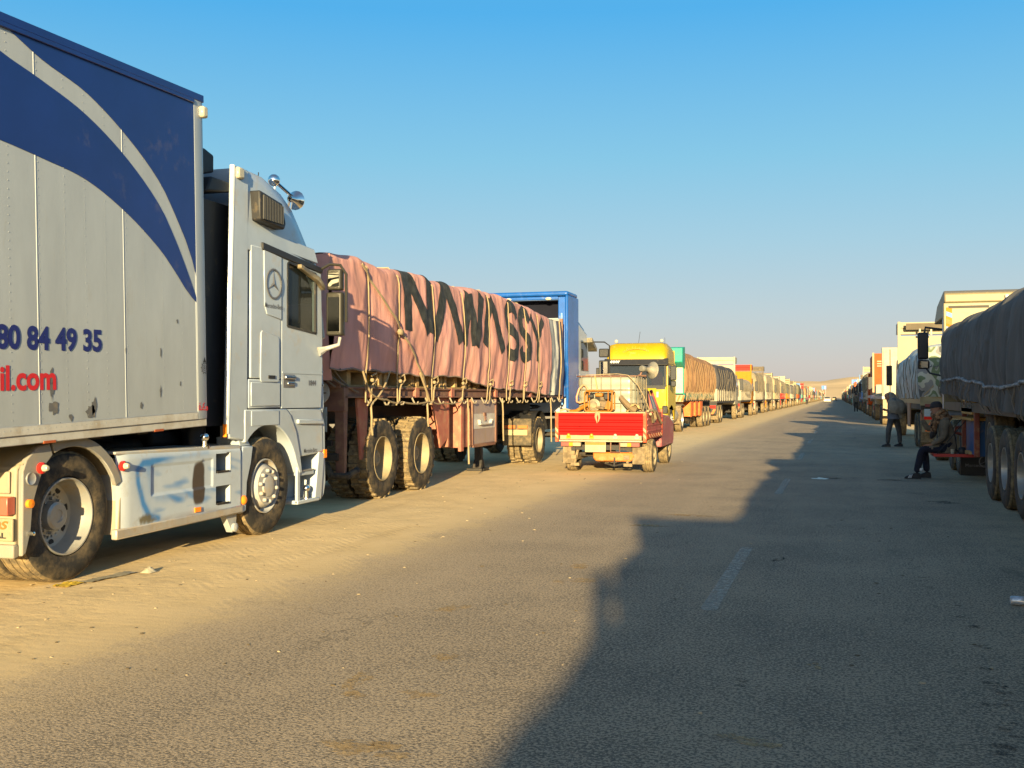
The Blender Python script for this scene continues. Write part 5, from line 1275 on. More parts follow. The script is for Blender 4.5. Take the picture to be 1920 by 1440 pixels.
def hand(fig, W, wrist, along, palm_n, curl, s=1.0, thumb_side=1, mats=None):
    """palm and five separate fingers; along = wrist to knuckles, palm_n = out of the palm"""
    a = Vector(along).normalized(); n = Vector(palm_n); n = (n - a * n.dot(a)).normalized(); side = a.cross(n) * thumb_side
    w = Vector(wrist); mb = MB()
    pl_ = [[w + a * t * s + side * x * s + n * z * s for x, z in ((-hw, -th), (hw, -th), (hw, th), (-hw, th))] for t, hw, th in ((-.03, .024, .020), (.0, .026, .018), (.04, .038, .014), (.085, .041, .012), (.095, .038, .009))]
    mb.loft(pl_)
    for k, (x, l) in enumerate(((.031, .068), (.011, .078), (-.010, .072), (-.030, .056))):
        p = w + a * .088 * s + side * x * s; pts = [p - a * .02 * s, p]; d_ = a.copy()
        for f in (.45, .32, .23):
            d_ = (Matrix.Rotation(R(curl) , 3, side * thumb_side) @ d_); p = p + d_ * l * f * s; pts.append(p)
        mb.tube(pts, .008 * s, 6, rs=[.0095 * s, .0095 * s, .009 * s, .008 * s, .006 * s])
    p = w + a * .03 * s + side * .032 * s
    t_ = [p - side * .02 * s, p + (side * .02 + a * .018) * s, p + (side * .034 + a * .042 - n * -.008) * s, p + (side * .036 + a * .068 + n * .012) * s]
    mb.tube(t_, .01 * s, 6, rs=[.014 * s, .0125 * s, .011 * s, .008 * s])
    return part('hand', mb, M_skin, fig, weld=False)

def head(fig, c, face, up, s=1.0):
    """skull with brow, nose, lips, chin, eyes and ears; c = centre of the skull"""
    f = Vector(face).normalized(); u = Vector(up); u = (u - f * u.dot(f)).normalized(); r_ = f.cross(u)
    M = Matrix(((r_.x, f.x, u.x, c[0]), (r_.y, f.y, u.y, c[1]), (r_.z, f.z, u.z, c[2]), (0, 0, 0, 1)))
    prof = [(-.125, .045, -.035, .035), (-.11, .06, -.045, .075), (-.085, .066, -.06, .092), (-.055, .068, -.075, .094), (-.025, .071, -.088, .092), (0, .073, -.095, .090), (.03, .076, -.098, .096), (.06, .076, -.096, .092), (.09, .068, -.085, .075), (.112, .048, -.06, .048), (.122, .02, -.03, .018)]
    rings = []
    for z, hw, yb, yf in prof:
        ring = []
        for k in range(20):
            g = 2 * PI * k / 20; cy = (yb + yf) / 2; hy = (yf - yb) / 2
            ring.append((hw * math.cos(g), cy + hy * math.sin(g), z))
        rings.append(ring)
    mb = MB().loft(rings)
    mb.loft([[(-.010, .085, .02), (.010, .085, .02), (0, .098, .02)], [(-.017, .083, -.025), (.017, .083, -.025), (0, .122, -.022)], [(-.015, .083, -.036), (.015, .083, -.036), (0, .108, -.036)]])
    for sx in (-1, 1): mb.ball((sx * .076, -.01, .0), .03, 8, sc=(.35, .75, 1.1))
    mb.ball((0, .092, -.058), .022, 8, sc=(1.3, .4, .32)); mb.ball((0, .090, -.070), .022, 8, sc=(1.2, .4, .32)); mb.ball((0, .075, -.10), .03, 8, sc=(1, .7, .6))
    mb.v = [Vector(p) * s for p in mb.v]; mb.xf(M)
    h = part('head', mb, M_skin, fig, weld=False, sharp=80)
    e = MB()
    for sx in (-1, 1): e.ball((sx * .031 * s, .086 * s, .018 * s), .012 * s, 8, sc=(1.2, .6, .7))
    part('eyes', e.xf(M), mat('eye', (.05, .04, .035), .3), h, weld=False)
    br = MB()
    for sx in (-1, 1): br.tube([(sx * .014 * s, .095 * s, .036 * s), (sx * .032 * s, .093 * s, .042 * s), (sx * .052 * s, .080 * s, .036 * s)], .006 * s, 5)
    part('brows', br.xf(M), M_cap, h, weld=False)
    return h, M

# --- man sitting on the red board, looking towards the road with one hand raised
sx, sy = 1.94, 20.86
S = thing('person', 'seated person in olive jacket, dark cap and checked scarf on the red board, hand raised', 'person', (sx - .3, sy, 0))
V = {'hip': ((sx, sy, .60), (.155, .14)), 'waist': ((sx - .0, sy, .74), (.165, .14)), 'chest': ((sx - .05, sy, .95), (.185, .15)), 'neckbase': ((sx - .11, sy, 1.10), (.10, .10)), 'neck': ((sx - .15, sy, 1.17), .058), 'skull': ((sx - .18, sy, 1.24), .06),
     'shR': ((sx - .07, sy - .20, 1.04), .078), 'elR': ((sx - .10, sy - .25, .76), .066), 'wrR': ((sx - .30, sy - .16, .635), .042),
     'shL': ((sx - .07, sy + .20, 1.04), .078), 'elL': ((sx - .34, sy + .20, .90), .066), 'wrL': ((sx - .44, sy + .16, 1.08), .042),
     'thR': ((sx - .08, sy - .10, .575), .105), 'knR': ((sx - .46, sy - .13, .55), .078), 'anR': ((sx - .56, sy - .14, .115), .060),
     'thL': ((sx - .08, sy + .10, .575), .105), 'knL': ((sx - .40, sy + .13, .55), .078), 'anL': ((sx - .36, sy + .14, .115), .060)}
Ed = [('hip', 'waist'), ('waist', 'chest'), ('chest', 'neckbase'), ('neckbase', 'neck'), ('neck', 'skull'), ('chest', 'shR'), ('shR', 'elR'), ('elR', 'wrR'), ('chest', 'shL'), ('shL', 'elL'), ('elL', 'wrL'), ('hip', 'thR'), ('thR', 'knR'), ('knR', 'anR'), ('hip', 'thL'), ('thL', 'knL'), ('knL', 'anL')]
def sit_col(a, b2): return 1 if a in ('thR', 'thL', 'knR', 'knL') or b2 in ('thR', 'thL') else 2 if (a, b2) in (('neckbase', 'neck'), ('neck', 'skull')) else 0
me = figure('body', V, Ed, 'hip', sit_col, [M_coat, M_jean, M_skin])
me.transform(Matrix.Translation(-WP[S])); link('body', me, S, WP[S])
h, HM = head(S, (sx - .205, sy, 1.285), (-1, -.25, -.12), (-.15, 0, 1))
cap = MB().lathe([(.001, .135), (.05, .130), (.085, .105), (.098, .07), (.104, .045), (.104, .02), (.092, .018)], (0, 0, 0), 'z', 22)
cap.v = [Vector((p.x * .86, p.y * 1.06 - .004, p.z)) for p in cap.v]
cap.add([(.07 * math.cos(R(a)), .03 + (.125 - .03) * math.sin(R(a)), .028) for a in range(0, 181, 20)], [tuple(range(10))])
part('wool_cap', cap.xf(HM), M_cap, S, weld=False)
sc = MB()
for k, (dz, rr_) in enumerate(((0, .105), (.045, .10), (-.045, .115), (.085, .085))):
    c = Vector((sx - .125 - .03 * dz / .05, sy, 1.115 + dz))
    sc.tube([c + Vector((rr_ * 1.1 * math.cos(R(a)), rr_ * 1.15 * math.sin(R(a)), .025 * math.sin(R(a * 2 + k * 60)) - .03 * math.cos(R(a)) * -1)) for a in range(0, 360, 20)], .042, 7, closed=True)
sc.tube([(sx - .22, sy - .06, 1.12), (sx - .26, sy - .08, 1.02), (sx - .265, sy - .08, .92), (sx - .25, sy - .08, .84)], .05, 8, rs=[.05, .06, .06, .045])
part('scarf', sc, M_scarf, S, weld=False)
part('dark_fringe', MB().tube([(sx - .25, sy - .07, .88), (sx - .28, sy - .08, .80), (sx - .30, sy - .07, .74)], .05, 7, rs=[.06, .055, .02]), M_shoe, S)
coat = MB().loft([[(sx + x, sy + y, z) for x, y in ((-.15, -.11), (-.04, -.17 - f), (.09 + f, -.14), (.12 + f, -.05), (.12 + f, .05), (.09 + f, .14), (-.04, .17 + f), (-.15, .11))] for z, f in ((.86, -.02), (.74, .0), (.62, .015), (.52, .025), (.48, .02))], caps=False)
part('jacket_skirt', coat, M_coat, S, recalc=False)
hand(S, None, (sx - .445, sy + .16, 1.10), (-.10, -.05, 1), (1, -.2, .1), 8, 1.0, 1)
hand(S, None, (sx - .32, sy - .155, .635), (-1, .25, -.12), (0, 0, -1), 22, 1.0, -1)
for dx, dy, lab in ((-.56, -.14, 0), (-.36, .14, 1)):
    sh = MB(); bx_, by_ = sx + dx, sy + dy
    def sec(x, hw, z1): return [(bx_ + x, by_ - hw, .012), (bx_ + x, by_ + hw, .012), (bx_ + x, by_ + hw * .8, z1 * .8), (bx_ + x, by_ + hw * .3, z1), (bx_ + x, by_ - hw * .3, z1), (bx_ + x, by_ - hw * .8, z1 * .8)]
    sh.loft([sec(.075, .03, .06), sec(.06, .038, .11), (sec(.0, .040, .13)), sec(-.05, .042, .105), sec(-.12, .048, .075), sec(-.18, .045, .055), sec(-.205, .025, .03)])
    s_ = part('shoe', sh, M_shoe, S, sharp=60)
    if lab == 0:
        for k in range(3): part('white_stripe', MB().prism([(bx_ - .095 - .022 * k, .025), (bx_ - .105 - .022 * k, .025), (bx_ - .078 - .022 * k, .088 - .006 * k), (bx_ - .068 - .022 * k, .09 - .006 * k)], 'y', by_ - .052, by_ - .030), mat('white_stripe', (.5, .5, .5), .6), s_)
sk_ = MB().lathe([(.062, 0), (.064, .03), (.062, .05)], (sx - .555, sy - .14, .125), 'z', 14)
part('sock_band', MB().prism([(sx - .51, .165), (sx - .47, .165), (sx - .46, .21), (sx - .50, .21)], 'y', sy - .205, sy - .20), mat('white_stripe', (.5, .5, .5), .6), S)

# --- hooded man standing in the shade, head bent over his phone
px_, py_ = 1.60, 33.9
H = thing('person', 'standing person in a hooded grey robe and dark trousers looking down at a phone', 'person', (px_, py_, 0))
V = {'hip': ((px_ + .03, py_, .90), (.15, .125)), 'waist': ((px_ + .04, py_, 1.08), (.155, .125)), 'chest': ((px_ + .02, py_, 1.30), (.175, .14)), 'neckbase': ((px_ - .04, py_, 1.44), (.10, .09)), 'skull': ((px_ - .10, py_, 1.52), .06),
     'shR': ((px_ + .02, py_ - .20, 1.40), .08), 'elR': ((px_ + .10, py_ - .27, 1.13), .075), 'wrR': ((px_ - .15, py_ - .12, 1.10), .042),
     'shL': ((px_ + .02, py_ + .20, 1.40), .08), 'elL': ((px_ + .08, py_ + .26, 1.13), .075), 'wrL': ((px_ - .15, py_ + .08, 1.10), .042),
     'thR': ((px_ - .05, py_ - .10, .86), .105), 'knR': ((px_ - .13, py_ - .13, .47), .082), 'anR': ((px_ - .15, py_ - .14, .09), .062),
     'thL': ((px_ + .09, py_ + .10, .86), .105), 'knL': ((px_ + .19, py_ + .13, .47), .082), 'anL': ((px_ + .21, py_ + .14, .09), .062)}
Ed2 = [e for e in Ed if e[0] not in ('neck',) and e[1] != 'neck'] + [('neckbase', 'skull')]
me = figure('body', V, Ed2, 'hip', lambda a, b2: 1 if a in ('thR', 'thL', 'knR', 'knL') or b2 in ('thR', 'thL') else 0, [M_tunic, M_trou])
me.transform(Matrix.Translation(-WP[H])); link('body', me, H, WP[H])
head(H, (px_ - .13, py_, 1.50), (-1, -.1, -.55), (-.4, 0, 1), .95)
rb = MB()      # robe thrown over head, shoulders and back
def robe(u, w):
    a = R(-125 + 250 * u)                            # open towards the phone (-x)
    prof = [(0, .02, 1.645), (.12, .09, 1.63), (.25, .135, 1.56), (.38, .15, 1.46), (.5, .29, 1.38), (.7, .355, 1.20), (.85, .345, 1.08), (1, .30, 1.0)]
    for (t0, r0, z0), (t1, r1, z1) in zip(prof, prof[1:]):
        if w <= t1: k = (w - t0) / (t1 - t0); r_, z = r0 + (r1 - r0) * k, z0 + (z1 - z0) * k; break
    fx = px_ - .10 + .16 * min(1, w * 1.5); r_ *= 1 + .05 * math.sin(u * 38 + w * 3) * w
    return Vector((fx + r_ * .95 * math.cos(a), py_ + r_ * 1.05 * math.sin(a), z + .02 * math.sin(u * 20) * w))
part('hooded_robe', rb.grid(robe, 44, 22), M_hood, H, recalc=False, sharp=180)
tn = MB().loft([[(px_ + .03 + .19 * f * math.cos(R(a)), py_ + .22 * f * math.sin(R(a)), z) for a in range(0, 360, 24)] for z, f in ((1.15, .9), (1.0, .98), (.84, 1.06))], caps=False)
part('tunic_skirt', tn, M_tunic, H, recalc=False)
hand(H, None, (px_ - .16, py_ - .11, 1.10), (-1, .25, .05), (.1, .5, 1), 22, 1.0, -1)
hand(H, None, (px_ - .16, py_ + .07, 1.10), (-1, -.2, .05), (.1, -.5, 1), 22, 1.0, 1)
part('cuff_cloth', MB().tube([(px_ + .17, py_ - .20, 1.10), (px_ + .20, py_ - .20, .98), (px_ + .22, py_ - .19, .86)], .05, 8, rs=[.05, .05, .025]), M_hood, H)
for dx, dy in ((-.15, -.14), (.21, .14)):
    sh = MB(); bx_, by_ = px_ + dx, py_ + dy
    sh.loft([[(bx_ + x, by_ - hw, .01), (bx_ + x, by_ + hw, .01), (bx_ + x, by_ + hw * .8, z1 * .8), (bx_ + x, by_, z1), (bx_ + x, by_ - hw * .8, z1 * .8)] for x, hw, z1 in ((.08, .035, .08), (.0, .042, .12), (-.07, .045, .09), (-.15, .045, .06), (-.18, .02, .03))])
    part('shoe', sh, M_shoe, H, sharp=60)
ph = MB().box(px_ - .30, px_ - .22, py_ - .08, py_ + .06, 1.125, 1.137)
tag(part('mobile_phone', ph, M_black, bevel=.004), 'black mobile phone in the hands of the hooded standing person', 'phone')

# --- two small figures far up the road
def walker(x, y, top, leg, label, hgt=1.7):
    P = thing('person', label, 'person', (x, y, 0))
    k = hgt / 1.72
    V = {'hip': ((x, y, .9 * k), .14), 'chest': ((x, y, 1.28 * k), (.18, .13)), 'neck': ((x, y, 1.45 * k), .06), 'skull': ((x, y, 1.60 * k), .10), 'shR': ((x - .2, y, 1.38 * k), .07), 'haR': ((x - .25, y - .08, .85 * k), .05), 'shL': ((x + .2, y, 1.38 * k), .07), 'haL': ((x + .25, y + .1, .85 * k), .05), 'thR': ((x - .1, y, .85 * k), .1), 'anR': ((x - .12, y - .12, .06), .06), 'thL': ((x + .1, y, .85 * k), .1), 'anL': ((x + .12, y + .16, .06), .06)}
    E2 = [('hip', 'chest'), ('chest', 'neck'), ('neck', 'skull'), ('chest', 'shR'), ('shR', 'haR'), ('chest', 'shL'), ('shL', 'haL'), ('hip', 'thR'), ('thR', 'anR'), ('hip', 'thL'), ('thL', 'anL')]
    m = figure('body', V, E2, 'hip', lambda a, b2: 1 if a in ('thR', 'thL') or b2 in ('thR', 'thL') else 2 if b2 == 'skull' else 0, [top, leg, M_skin], 1)
    m.transform(Matrix.Translation(-WP[P])); link('body', m, P, WP[P])
    hm = MB().ball((x, y + .01, 1.63 * k), .115, 8); part('hair', hm, M_shoe, P)
walker(-5.3, 205, mat('mauve_shirt', (.10, .05, .07), .9), M_jean, 'small figure in a mauve shirt walking beside the left row of trucks')
walker(1.75, 107, M_coat, M_shoe, 'dark clothed figure standing behind the far blue trucks on the right', 1.85)
# ------------------------------------------------------------------ yellow truck facing the camera, with its brown tarpaulin trailer
yx1 = -6.36; yx0 = yx1 - 2.52; yc = (yx0 + yx1) / 2; yf = 41.9
Y = thing('tractor_unit', 'yellow truck cab facing the camera behind the red pickup', 'truck', (yc, 43.5, 0))
M_yw = mat('cab_yellow', (.29, .20, .002), .4, dirt=.06, dirtcol=(.40, .30, .12), dscale=3, var=.05)
rings = []
for y, ztop, hw in ((yf + 2.3, 3.55, 1.20), (yf + .9, 3.68, 1.22), (yf + .35, 3.62, 1.22), (yf + .08, 3.30, 1.20), (yf + .02, 3.02, 1.22)):
    rings.append([(yc - hw, y, 2.86), (yc - hw * .99, y, ztop - .25), (yc - hw * .9, y, ztop - .05), (yc - hw * .75, y, ztop), (yc + hw * .75, y, ztop), (yc + hw * .9, y, ztop - .05), (yc + hw * .99, y, ztop - .25), (yc + hw, y, 2.86)])
roof = part('high_roof', MB().loft(rings), M_yw, Y, sharp=50)
def arc_word():
    mb = MB()                                     # arched row of small painted strokes on the roof front
    rg = random.Random(4)
    for k in range(15):
        a = R(60 + 60 * k / 14); x = yc - .02 - 1.0 * math.cos(a); z = 2.45 + .95 * math.sin(a)
        mb.bar((x, yf + .055, z), (x + rg.uniform(-.03, .03), yf + .06, z + rg.uniform(.05, .13)), .018, .004, up=(0, 1, 0))
        if k < 14: mb.bar((x, yf + .055, z), (x + .07, yf + .055, z + rg.uniform(-.01, .02)), .016, .004, up=(0, 1, 0))
    return mb
visor = part('sun_visor', MB().prism([(yf - .12, 2.76), (yf + .04, 3.02), (yf + .10, 3.02), (yf + .08, 2.72)], 'x', yx0 - .02, yx1 + .02), M_black, Y, bevel=.02)
part('visor_lettering', on_rear(fit(text_mb('WWW', .16, 1, .006, shear=.35), .42, .115), yx0 + .22, yf - .085, 2.83).xf(Matrix.Identity(4)), mat('white_print', (.55, .53, .48), .5), visor)
sc = part('windscreen', MB().add([(yx0 + .10, yf + .02, 1.93), (yx1 - .10, yf + .02, 1.93), (yx1 - .12, yf + .08, 2.76), (yx0 + .12, yf + .08, 2.76)], [(0, 1, 2, 3)]), M_glassdark, Y)
part('screen_rubber', MB().bar((yx0 + .08, yf, 1.92), (yx1 - .08, yf, 1.92), .04, .06).bar((yx0 + .09, yf + .01, 1.92), (yx0 + .11, yf + .08, 2.76), .05, .05).bar((yx1 - .09, yf + .01, 1.92), (yx1 - .11, yf + .08, 2.76), .05, .05), M_black, Y)
part('inner_curtain', MB().grid(lambda u, w: (yx0 + .15 + .55 * u * (1 - .5 * w), yf + .35 + .05 * math.sin(u * 30), 1.95 + .8 * w), 30, 4), mat('teal_curtain', (.10, .13, .13), .9), Y, recalc=False)
part('seat_back', MB().box(yx1 - .85, yx1 - .35, yf + .9, yf + 1.05, 1.9, 2.5), mat('red_seat', (.28, .05, .06), .9), Y, bevel=.08)
part('cab_front', MB().prism([(yf, 1.02), (yf, 1.60), (yf + .02, 1.92), (yf + .14, 1.92), (yf + .14, 1.02)], 'x', yx0 + .02, yx1 - .03), M_yw, Y, bevel=.04)
part('grille_panel', MB().prism([(yf - .02, 1.12), (yf - .03, 1.82), (yf, 1.86), (yf, 1.10)], 'x', yx0 + .45, yx1 - .45), M_yw, Y, bevel=.02)
part('front_flap', MB().box(yx1 - .48, yx1 - .36, yf - .012, yf - .004, 1.48, 1.70), mat('white_sticker', (.45, .42, .30), .5), Y)
part('wiper_panel', MB().box(yx0 + .1, yx1 - .1, yf - .015, yf + .0, 1.80, 1.91), M_black, Y)
part('front_bumper', MB().prism([(yf - .10, .40), (yf - .12, .95), (yf - .02, 1.04), (yf + .3, 1.04), (yf + .3, .38)], 'x', yx0, yx1 - .02), M_yw, Y, bevel=.05)
part('headlamp', MB().box(yx1 - .55, yx1 - .12, yf - .125, yf - .10, .62, .82), M_lampwhite, Y, bevel=.02)
part('headlamp', MB().box(yx0 + .12, yx0 + .55, yf - .125, yf - .10, .62, .82), M_lampwhite, Y, bevel=.02)
side_ = MB()
side_.prism([(yf + .1, 1.02), (yf + 2.25, 1.02), (yf + 2.25, 2.86), (yf + 1.25, 2.86), (yf + 1.25, 1.95), (yf + .12, 1.95)], 'x', yx1 - .06, yx1 - .01)
side_.prism([(yf + .1, 1.95), (yf + .22, 1.95), (yf + .26, 2.80), (yf + .16, 2.86)], 'x', yx1 - .06, yx1 - .01)
side_.prism([(yf + .16, 2.86), (yf + .26, 2.76), (yf + 1.25, 2.76), (yf + 1.25, 2.86)], 'x', yx1 - .06, yx1 - .01)
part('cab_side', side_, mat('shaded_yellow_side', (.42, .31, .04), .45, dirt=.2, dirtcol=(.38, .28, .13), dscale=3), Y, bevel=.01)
part('side_window', MB().add([(yx1 - .035, yf + .22, 1.96), (yx1 - .035, yf + 1.24, 1.96), (yx1 - .035, yf + 1.24, 2.77), (yx1 - .035, yf + .27, 2.77)], [(0, 1, 2, 3)]), M_glassdark, Y)
part('left_side', MB().box(yx0 + .01, yx0 + .06, yf + .1, yf + 2.25, 1.02, 2.86), M_yw, Y)
part('rear_wall', MB().box(yx0 + .05, yx1 - .05, yf + 2.2, yf + 2.26, 1.0, 3.4), M_yw, Y)
part('cab_floor', MB().box(yx0 + .05, yx1 - .05, yf + .1, yf + 2.2, 1.3, 1.45), M_dark, Y)
part('wheel_fender', MB().prism([(yf + .30, 1.03), (yf + .30, .55), (yf + .48, .55)] + [(yf + 1.1 + .62 * math.cos(R(a)), .53 + .62 * math.sin(R(a))) for a in range(175, 4, -12)] + [(yf + 1.75, .55), (yf + 2.0, .6), (yf + 2.2, 1.03)], 'x', yx1 - .3, yx1 - .005), M_yw, Y, bevel=.015)
part('door_step', MB().prism([(yf - .08, .98), (yf + .34, 1.0), (yf + .34, .42), (yf - .04, .40)], 'x', yx1 - .06, yx1), M_yw, Y, bevel=.02)
mm = part('wing_mirror', MB().box(yx1 + .10, yx1 + .34, yf + .0, yf + .10, 2.16, 2.72).box(yx1 + .12, yx1 + .32, yf + .0, yf + .10, 1.90, 2.12), M_black, Y, bevel=.03)
part('mirror_arm', MB().tube([(yx1 - .05, yf + .12, 2.8), (yx1 + .22, yf + .06, 2.78), (yx1 + .26, yf + .06, 2.7)], .02, 6), M_black, mm)
mm = part('wing_mirror', MB().box(yx0 - .36, yx0 - .12, yf + .0, yf + .10, 2.16, 2.66), M_black, Y, bevel=.03)
part('mirror_arm', MB().tube([(yx0 + .05, yf + .12, 2.76), (yx0 - .24, yf + .06, 2.72)], .02, 6), M_black, mm)
for x in (yx0 + .36, yx1 - .32): part('roof_lamp', MB().ball((x, yf + .55, 3.74), .075, 10, sc=(1, .8, 1)), M_lampwhite, Y)
part('aerial', MB().tube([(yc + .0, yf + .6, 3.66), (yc + .06, yf + .62, 4.12)], .008, 5), M_black, Y)
part('aerial', MB().tube([(yx1 - .14, yf + .3, 3.2), (yx1 - .16, yf + .3, 3.85)], .008, 5), M_black, Y)
part('roof_word', arc_word(), mat('faded_print', (.28, .19, .02), .6), Y, weld=False)
axle(Y, yx1 - .02, yf + 1.1, 'steer', 2.48, dual=False); axle(Y, yx1 - .02, yf + 4.3, 'drive', 2.48)
part('chassis', MB().box(yc - .45, yc - .35, yf + .3, yf + 5.6, .62, .92).box(yc + .35, yc + .45, yf + .3, yf + 5.6, .62, .92), M_dark, Y)
part('fuel_tank', MB().lathe([(.001, 0), (.30, 0), (.31, .03), (.31, 1.0), (.30, 1.03), (.001, 1.03)], (yx1 - .36, yf + 2.35, .72), 'y', 20), mat('alloy_tank', (.40, .37, .30), .4, metal=.4, dirt=.3, dirtcol=DUST), Y)
part('wheel_guard', MB().prism([(yf + 3.62, .95), (yf + 3.70, 1.12), (yf + 4.3, 1.20), (yf + 4.9, 1.12), (yf + 4.9, 1.08), (yf + 4.3, 1.16), (yf + 3.74, 1.08), (yf + 3.68, .5), (yf + 3.62, .5)], 'x', yx1 - .62, yx1), M_mud, Y)
part('front_flap', MB().box(yx1 - .62, yx1 - .04, yf + 3.58, yf + 3.60, .35, .95), M_mud, Y)
# green headboard and bed of its trailer
G = thing('flatbed_trailer', 'green trailer with red striped front corner and orange flaps, behind the yellow cab', 'trailer', (yc, 52, 0))
M_gr = mat('sea_green', (.010, .22, .16), .5, dirt=.12, dirtcol=(.15, .2, .15), dscale=4)
M_or2 = mat('flap_orange', (.55, .12, .02), .6, dirt=.2, dirtcol=DUST)
gy = 46.5
part('headboard', MB().box(yx0 + .02, yx1 - .0, gy, gy + .10, 1.62, 3.62), M_gr, G, bevel=.02)
part('head_box', MB().prism([(gy - .55, 3.0), (gy - .50, 3.62), (gy + .30, 3.68), (gy + .30, 2.72), (gy - .2, 2.8)], 'x', yx0 + .05, yx1 + .02), M_gr, G, bevel=.03)
part('pale_panel', MB().box(yx1 - .62, yx1 - .04, gy - .03, gy - .004, 1.66, 2.8), mat('pale_green_panel', (.38, .40, .30), .5, dirt=.2), G, bevel=.01)
part('warning_board', MB().box(yx1 - .66, yx1 - .02, gy - .05, gy - .032, 1.28, 1.58), M_crm, G)
wb = MB()
for k in range(4): wb.prism([(yx1 - .64 + .17 * k, 1.30), (yx1 - .56 + .17 * k, 1.30), (yx1 - .46 + .17 * k, 1.56), (yx1 - .54 + .17 * k, 1.56)], 'y', gy - .056, gy - .052)
part('warning_stripe', wb, M_or2, G, weld=False, stuff=True)
part('bed_rail', MB().box(yx1 - .08, yx1 + .0, gy + .1, 58.6, 1.30, 1.42).box(yx0, yx1, gy + .1, 58.6, 1.42, 1.47), M_dark, G)
part('dropside', MB().box(yx1 - .03, yx1 + .012, gy + .1, 58.5, 1.42, 1.66), M_gr, G)
part('main_beam', MB().box(yc - .5, yc - .35, gy, 58.6, .95, 1.3).box(yc + .35, yc + .5, gy, 58.6, .95, 1.3), M_dark, G)
for y in (49.0, 50.7, 52.4): part('side_flap', MB().prism([(y, 1.3), (y + 1.05, 1.3), (y + 1.0, .62), (y + .1, .58)], 'x', yx1 - .06, yx1 - .02).box(yx1 - .9, yx1 - .06, y + .02, y + .06, .60, 1.28), M_or2, G, bevel=.006)
for y in (53.6, 55.0, 56.4): axle(G, yx1 - .0, y, 'far', 2.5)
part('spare_wheel', MB().lathe([(.28, 0), (.42, .02), (.50, .06), (.50, .2), (.42, .24), (.28, .24)], (yx1 - .45, 50.0, .75), 'x', 20), M_tyre, G)
def load_mesh(x0, x1, y0, y1, zb, zt, seed, fold=.05, freq=5., nu=70, nv=26, sag=.12, rnd=.28, slope=0., ruffle=0., rib=0., mir=False):
    """cloth over a load: hem - side - shoulder - top - far side; open grid with closed ends"""
    zbf = zb if callable(zb) else (lambda y_: zb)
    zb = zbf((y0 + y1) / 2)
    def sect(y, w, shrink=0):
        zb = zbf(y)
        zc = zt + slope * (y - y0) / max(.1, y1 - y0) + sag * noise.noise((y * .55, seed, 2.))
        e = min(1, min(y - y0, y1 - y) / .5 + .35); zc -= (1 - e) * .25 * rnd / .28
        if w < .4:
            t = w / .4
            d_ = fold * noise.noise((y * freq * .4, t * 1.1, seed)) + fold * .7 * noise.noise((y * freq, t * .9, seed + 5)) * (1.15 - t * .5)
            d_ += fold * .35 * max(0, 1 - 8 * abs(noise.noise((y * freq * .22 + t * .9, t * 1.3, seed + 2)))) + fold * .25 * max(0, 1 - 8 * abs(noise.noise((y * freq * .35 - t * .8, t * .9, seed + 8))))
            if rib: d_ += rib * abs(math.sin(y * PI / .42)) * math.sin(PI * min(1, t * .9 + .1))
            z = zb + .03 * noise.noise((y * 3, seed, 0)) + (zc - rnd - zb) * t
            if ruffle and t < .3: d_ += ruffle * math.sin(y * 16 + 2 * noise.noise((y * 2, 0, seed))) * (1 - t / .3)
            return Vector((x1 + d_ + .07 * math.sin(PI * t * .9) - shrink, y, z))
        if w < .55:
            a = (w - .4) / .15 * PI / 2; s = raw(y, .3999, shrink)
            return Vector((s.x - rnd * 1.2 * (1 - math.cos(a)), y, s.z + (zc - s.z) * math.sin(a)))
        s = raw(y, .3999, shrink); k = (w - .55) / .45
        xa = s.x - rnd * 1.2
        if k < .75: return Vector((xa + (x0 + rnd - xa) * k / .75, y, zc + .07 * math.sin(PI * k / .75) + .03 * noise.noise((k * 6, y * 1.5, seed))))
        k = (k - .75) / .25; return Vector((x0 + rnd - (rnd + .02) * min(1, k * 2), y, zc - (zc - zb) * k))
    raw = sect
    if mir: sect = lambda y, w: Vector((x0 + x1 - raw(y, w).x, y, raw(y, w).z))
    mb = MB().grid(lambda u, w: sect(y0 + (y1 - y0) * u, w), nu, nv * 2)
    n = nv * 2 + 1
    for iu, sgn in ((0, 1), (nu, -1)):
        mid = Vector(((x0 + x1) / 2, y0 if iu == 0 else y1, (zb + zt) / 2))
        ring = [mb.v[iu * n + j].copy() for j in range(n)]
        rows = [ring]
        for q in (.75, .5, .25, .02): rows.append([mid + (p - mid) * q + Vector((0, sgn * -.12 * math.sin(PI * q) + .05 * noise.noise((p.x * 3, p.z * 3, seed + q)), 0)) for p in ring])
        mb.loft(rows, closed=False, caps=False)
    return mb, sect
M_ropeb = mat('brown_rope', (.27, .17, .085), .9)
M_brown = mat('brown_canvas', (.27, .15, .075), .9, var=.15, dscale=2, dirt=.15, dirtcol=(.34, .22, .12), bump=.15, bscale=8, spec=.2)
mb, sect = load_mesh(yx0, yx1 - .02, gy + .3, 58.5, 1.62, 3.52, 3.3, fold=.05, freq=4, nu=150, rib=.08, slope=-.12, rnd=.4)
bt = tag(part('brown_tarpaulin', mb, M_brown, sharp=180, recalc=False), 'brown ribbed tarpaulin roped over the green trailer behind the yellow cab', 'tarpaulin')
for k in range(15):
    y = gy + .7 + .78 * k
    part('rope', MB().tube([sect(y, .42 * (1 - j / 10)) + Vector((.03, 0, 0)) for j in range(11)] + [Vector((yx1 + .04, y + random.uniform(-.1, .1), 1.32))], .011, 5), M_ropeb, bt)
kn = MB(); rg = random.Random(9)
for k in range(26):
    y = gy + .4 + 11.4 * k / 26; kn.tube([(yx1 + .04, y, 1.72), (yx1 + .08, y + rg.uniform(-.15, .15), 1.55), (yx1 + .06, y + rg.uniform(-.2, .2), 1.36)], .014, 5)
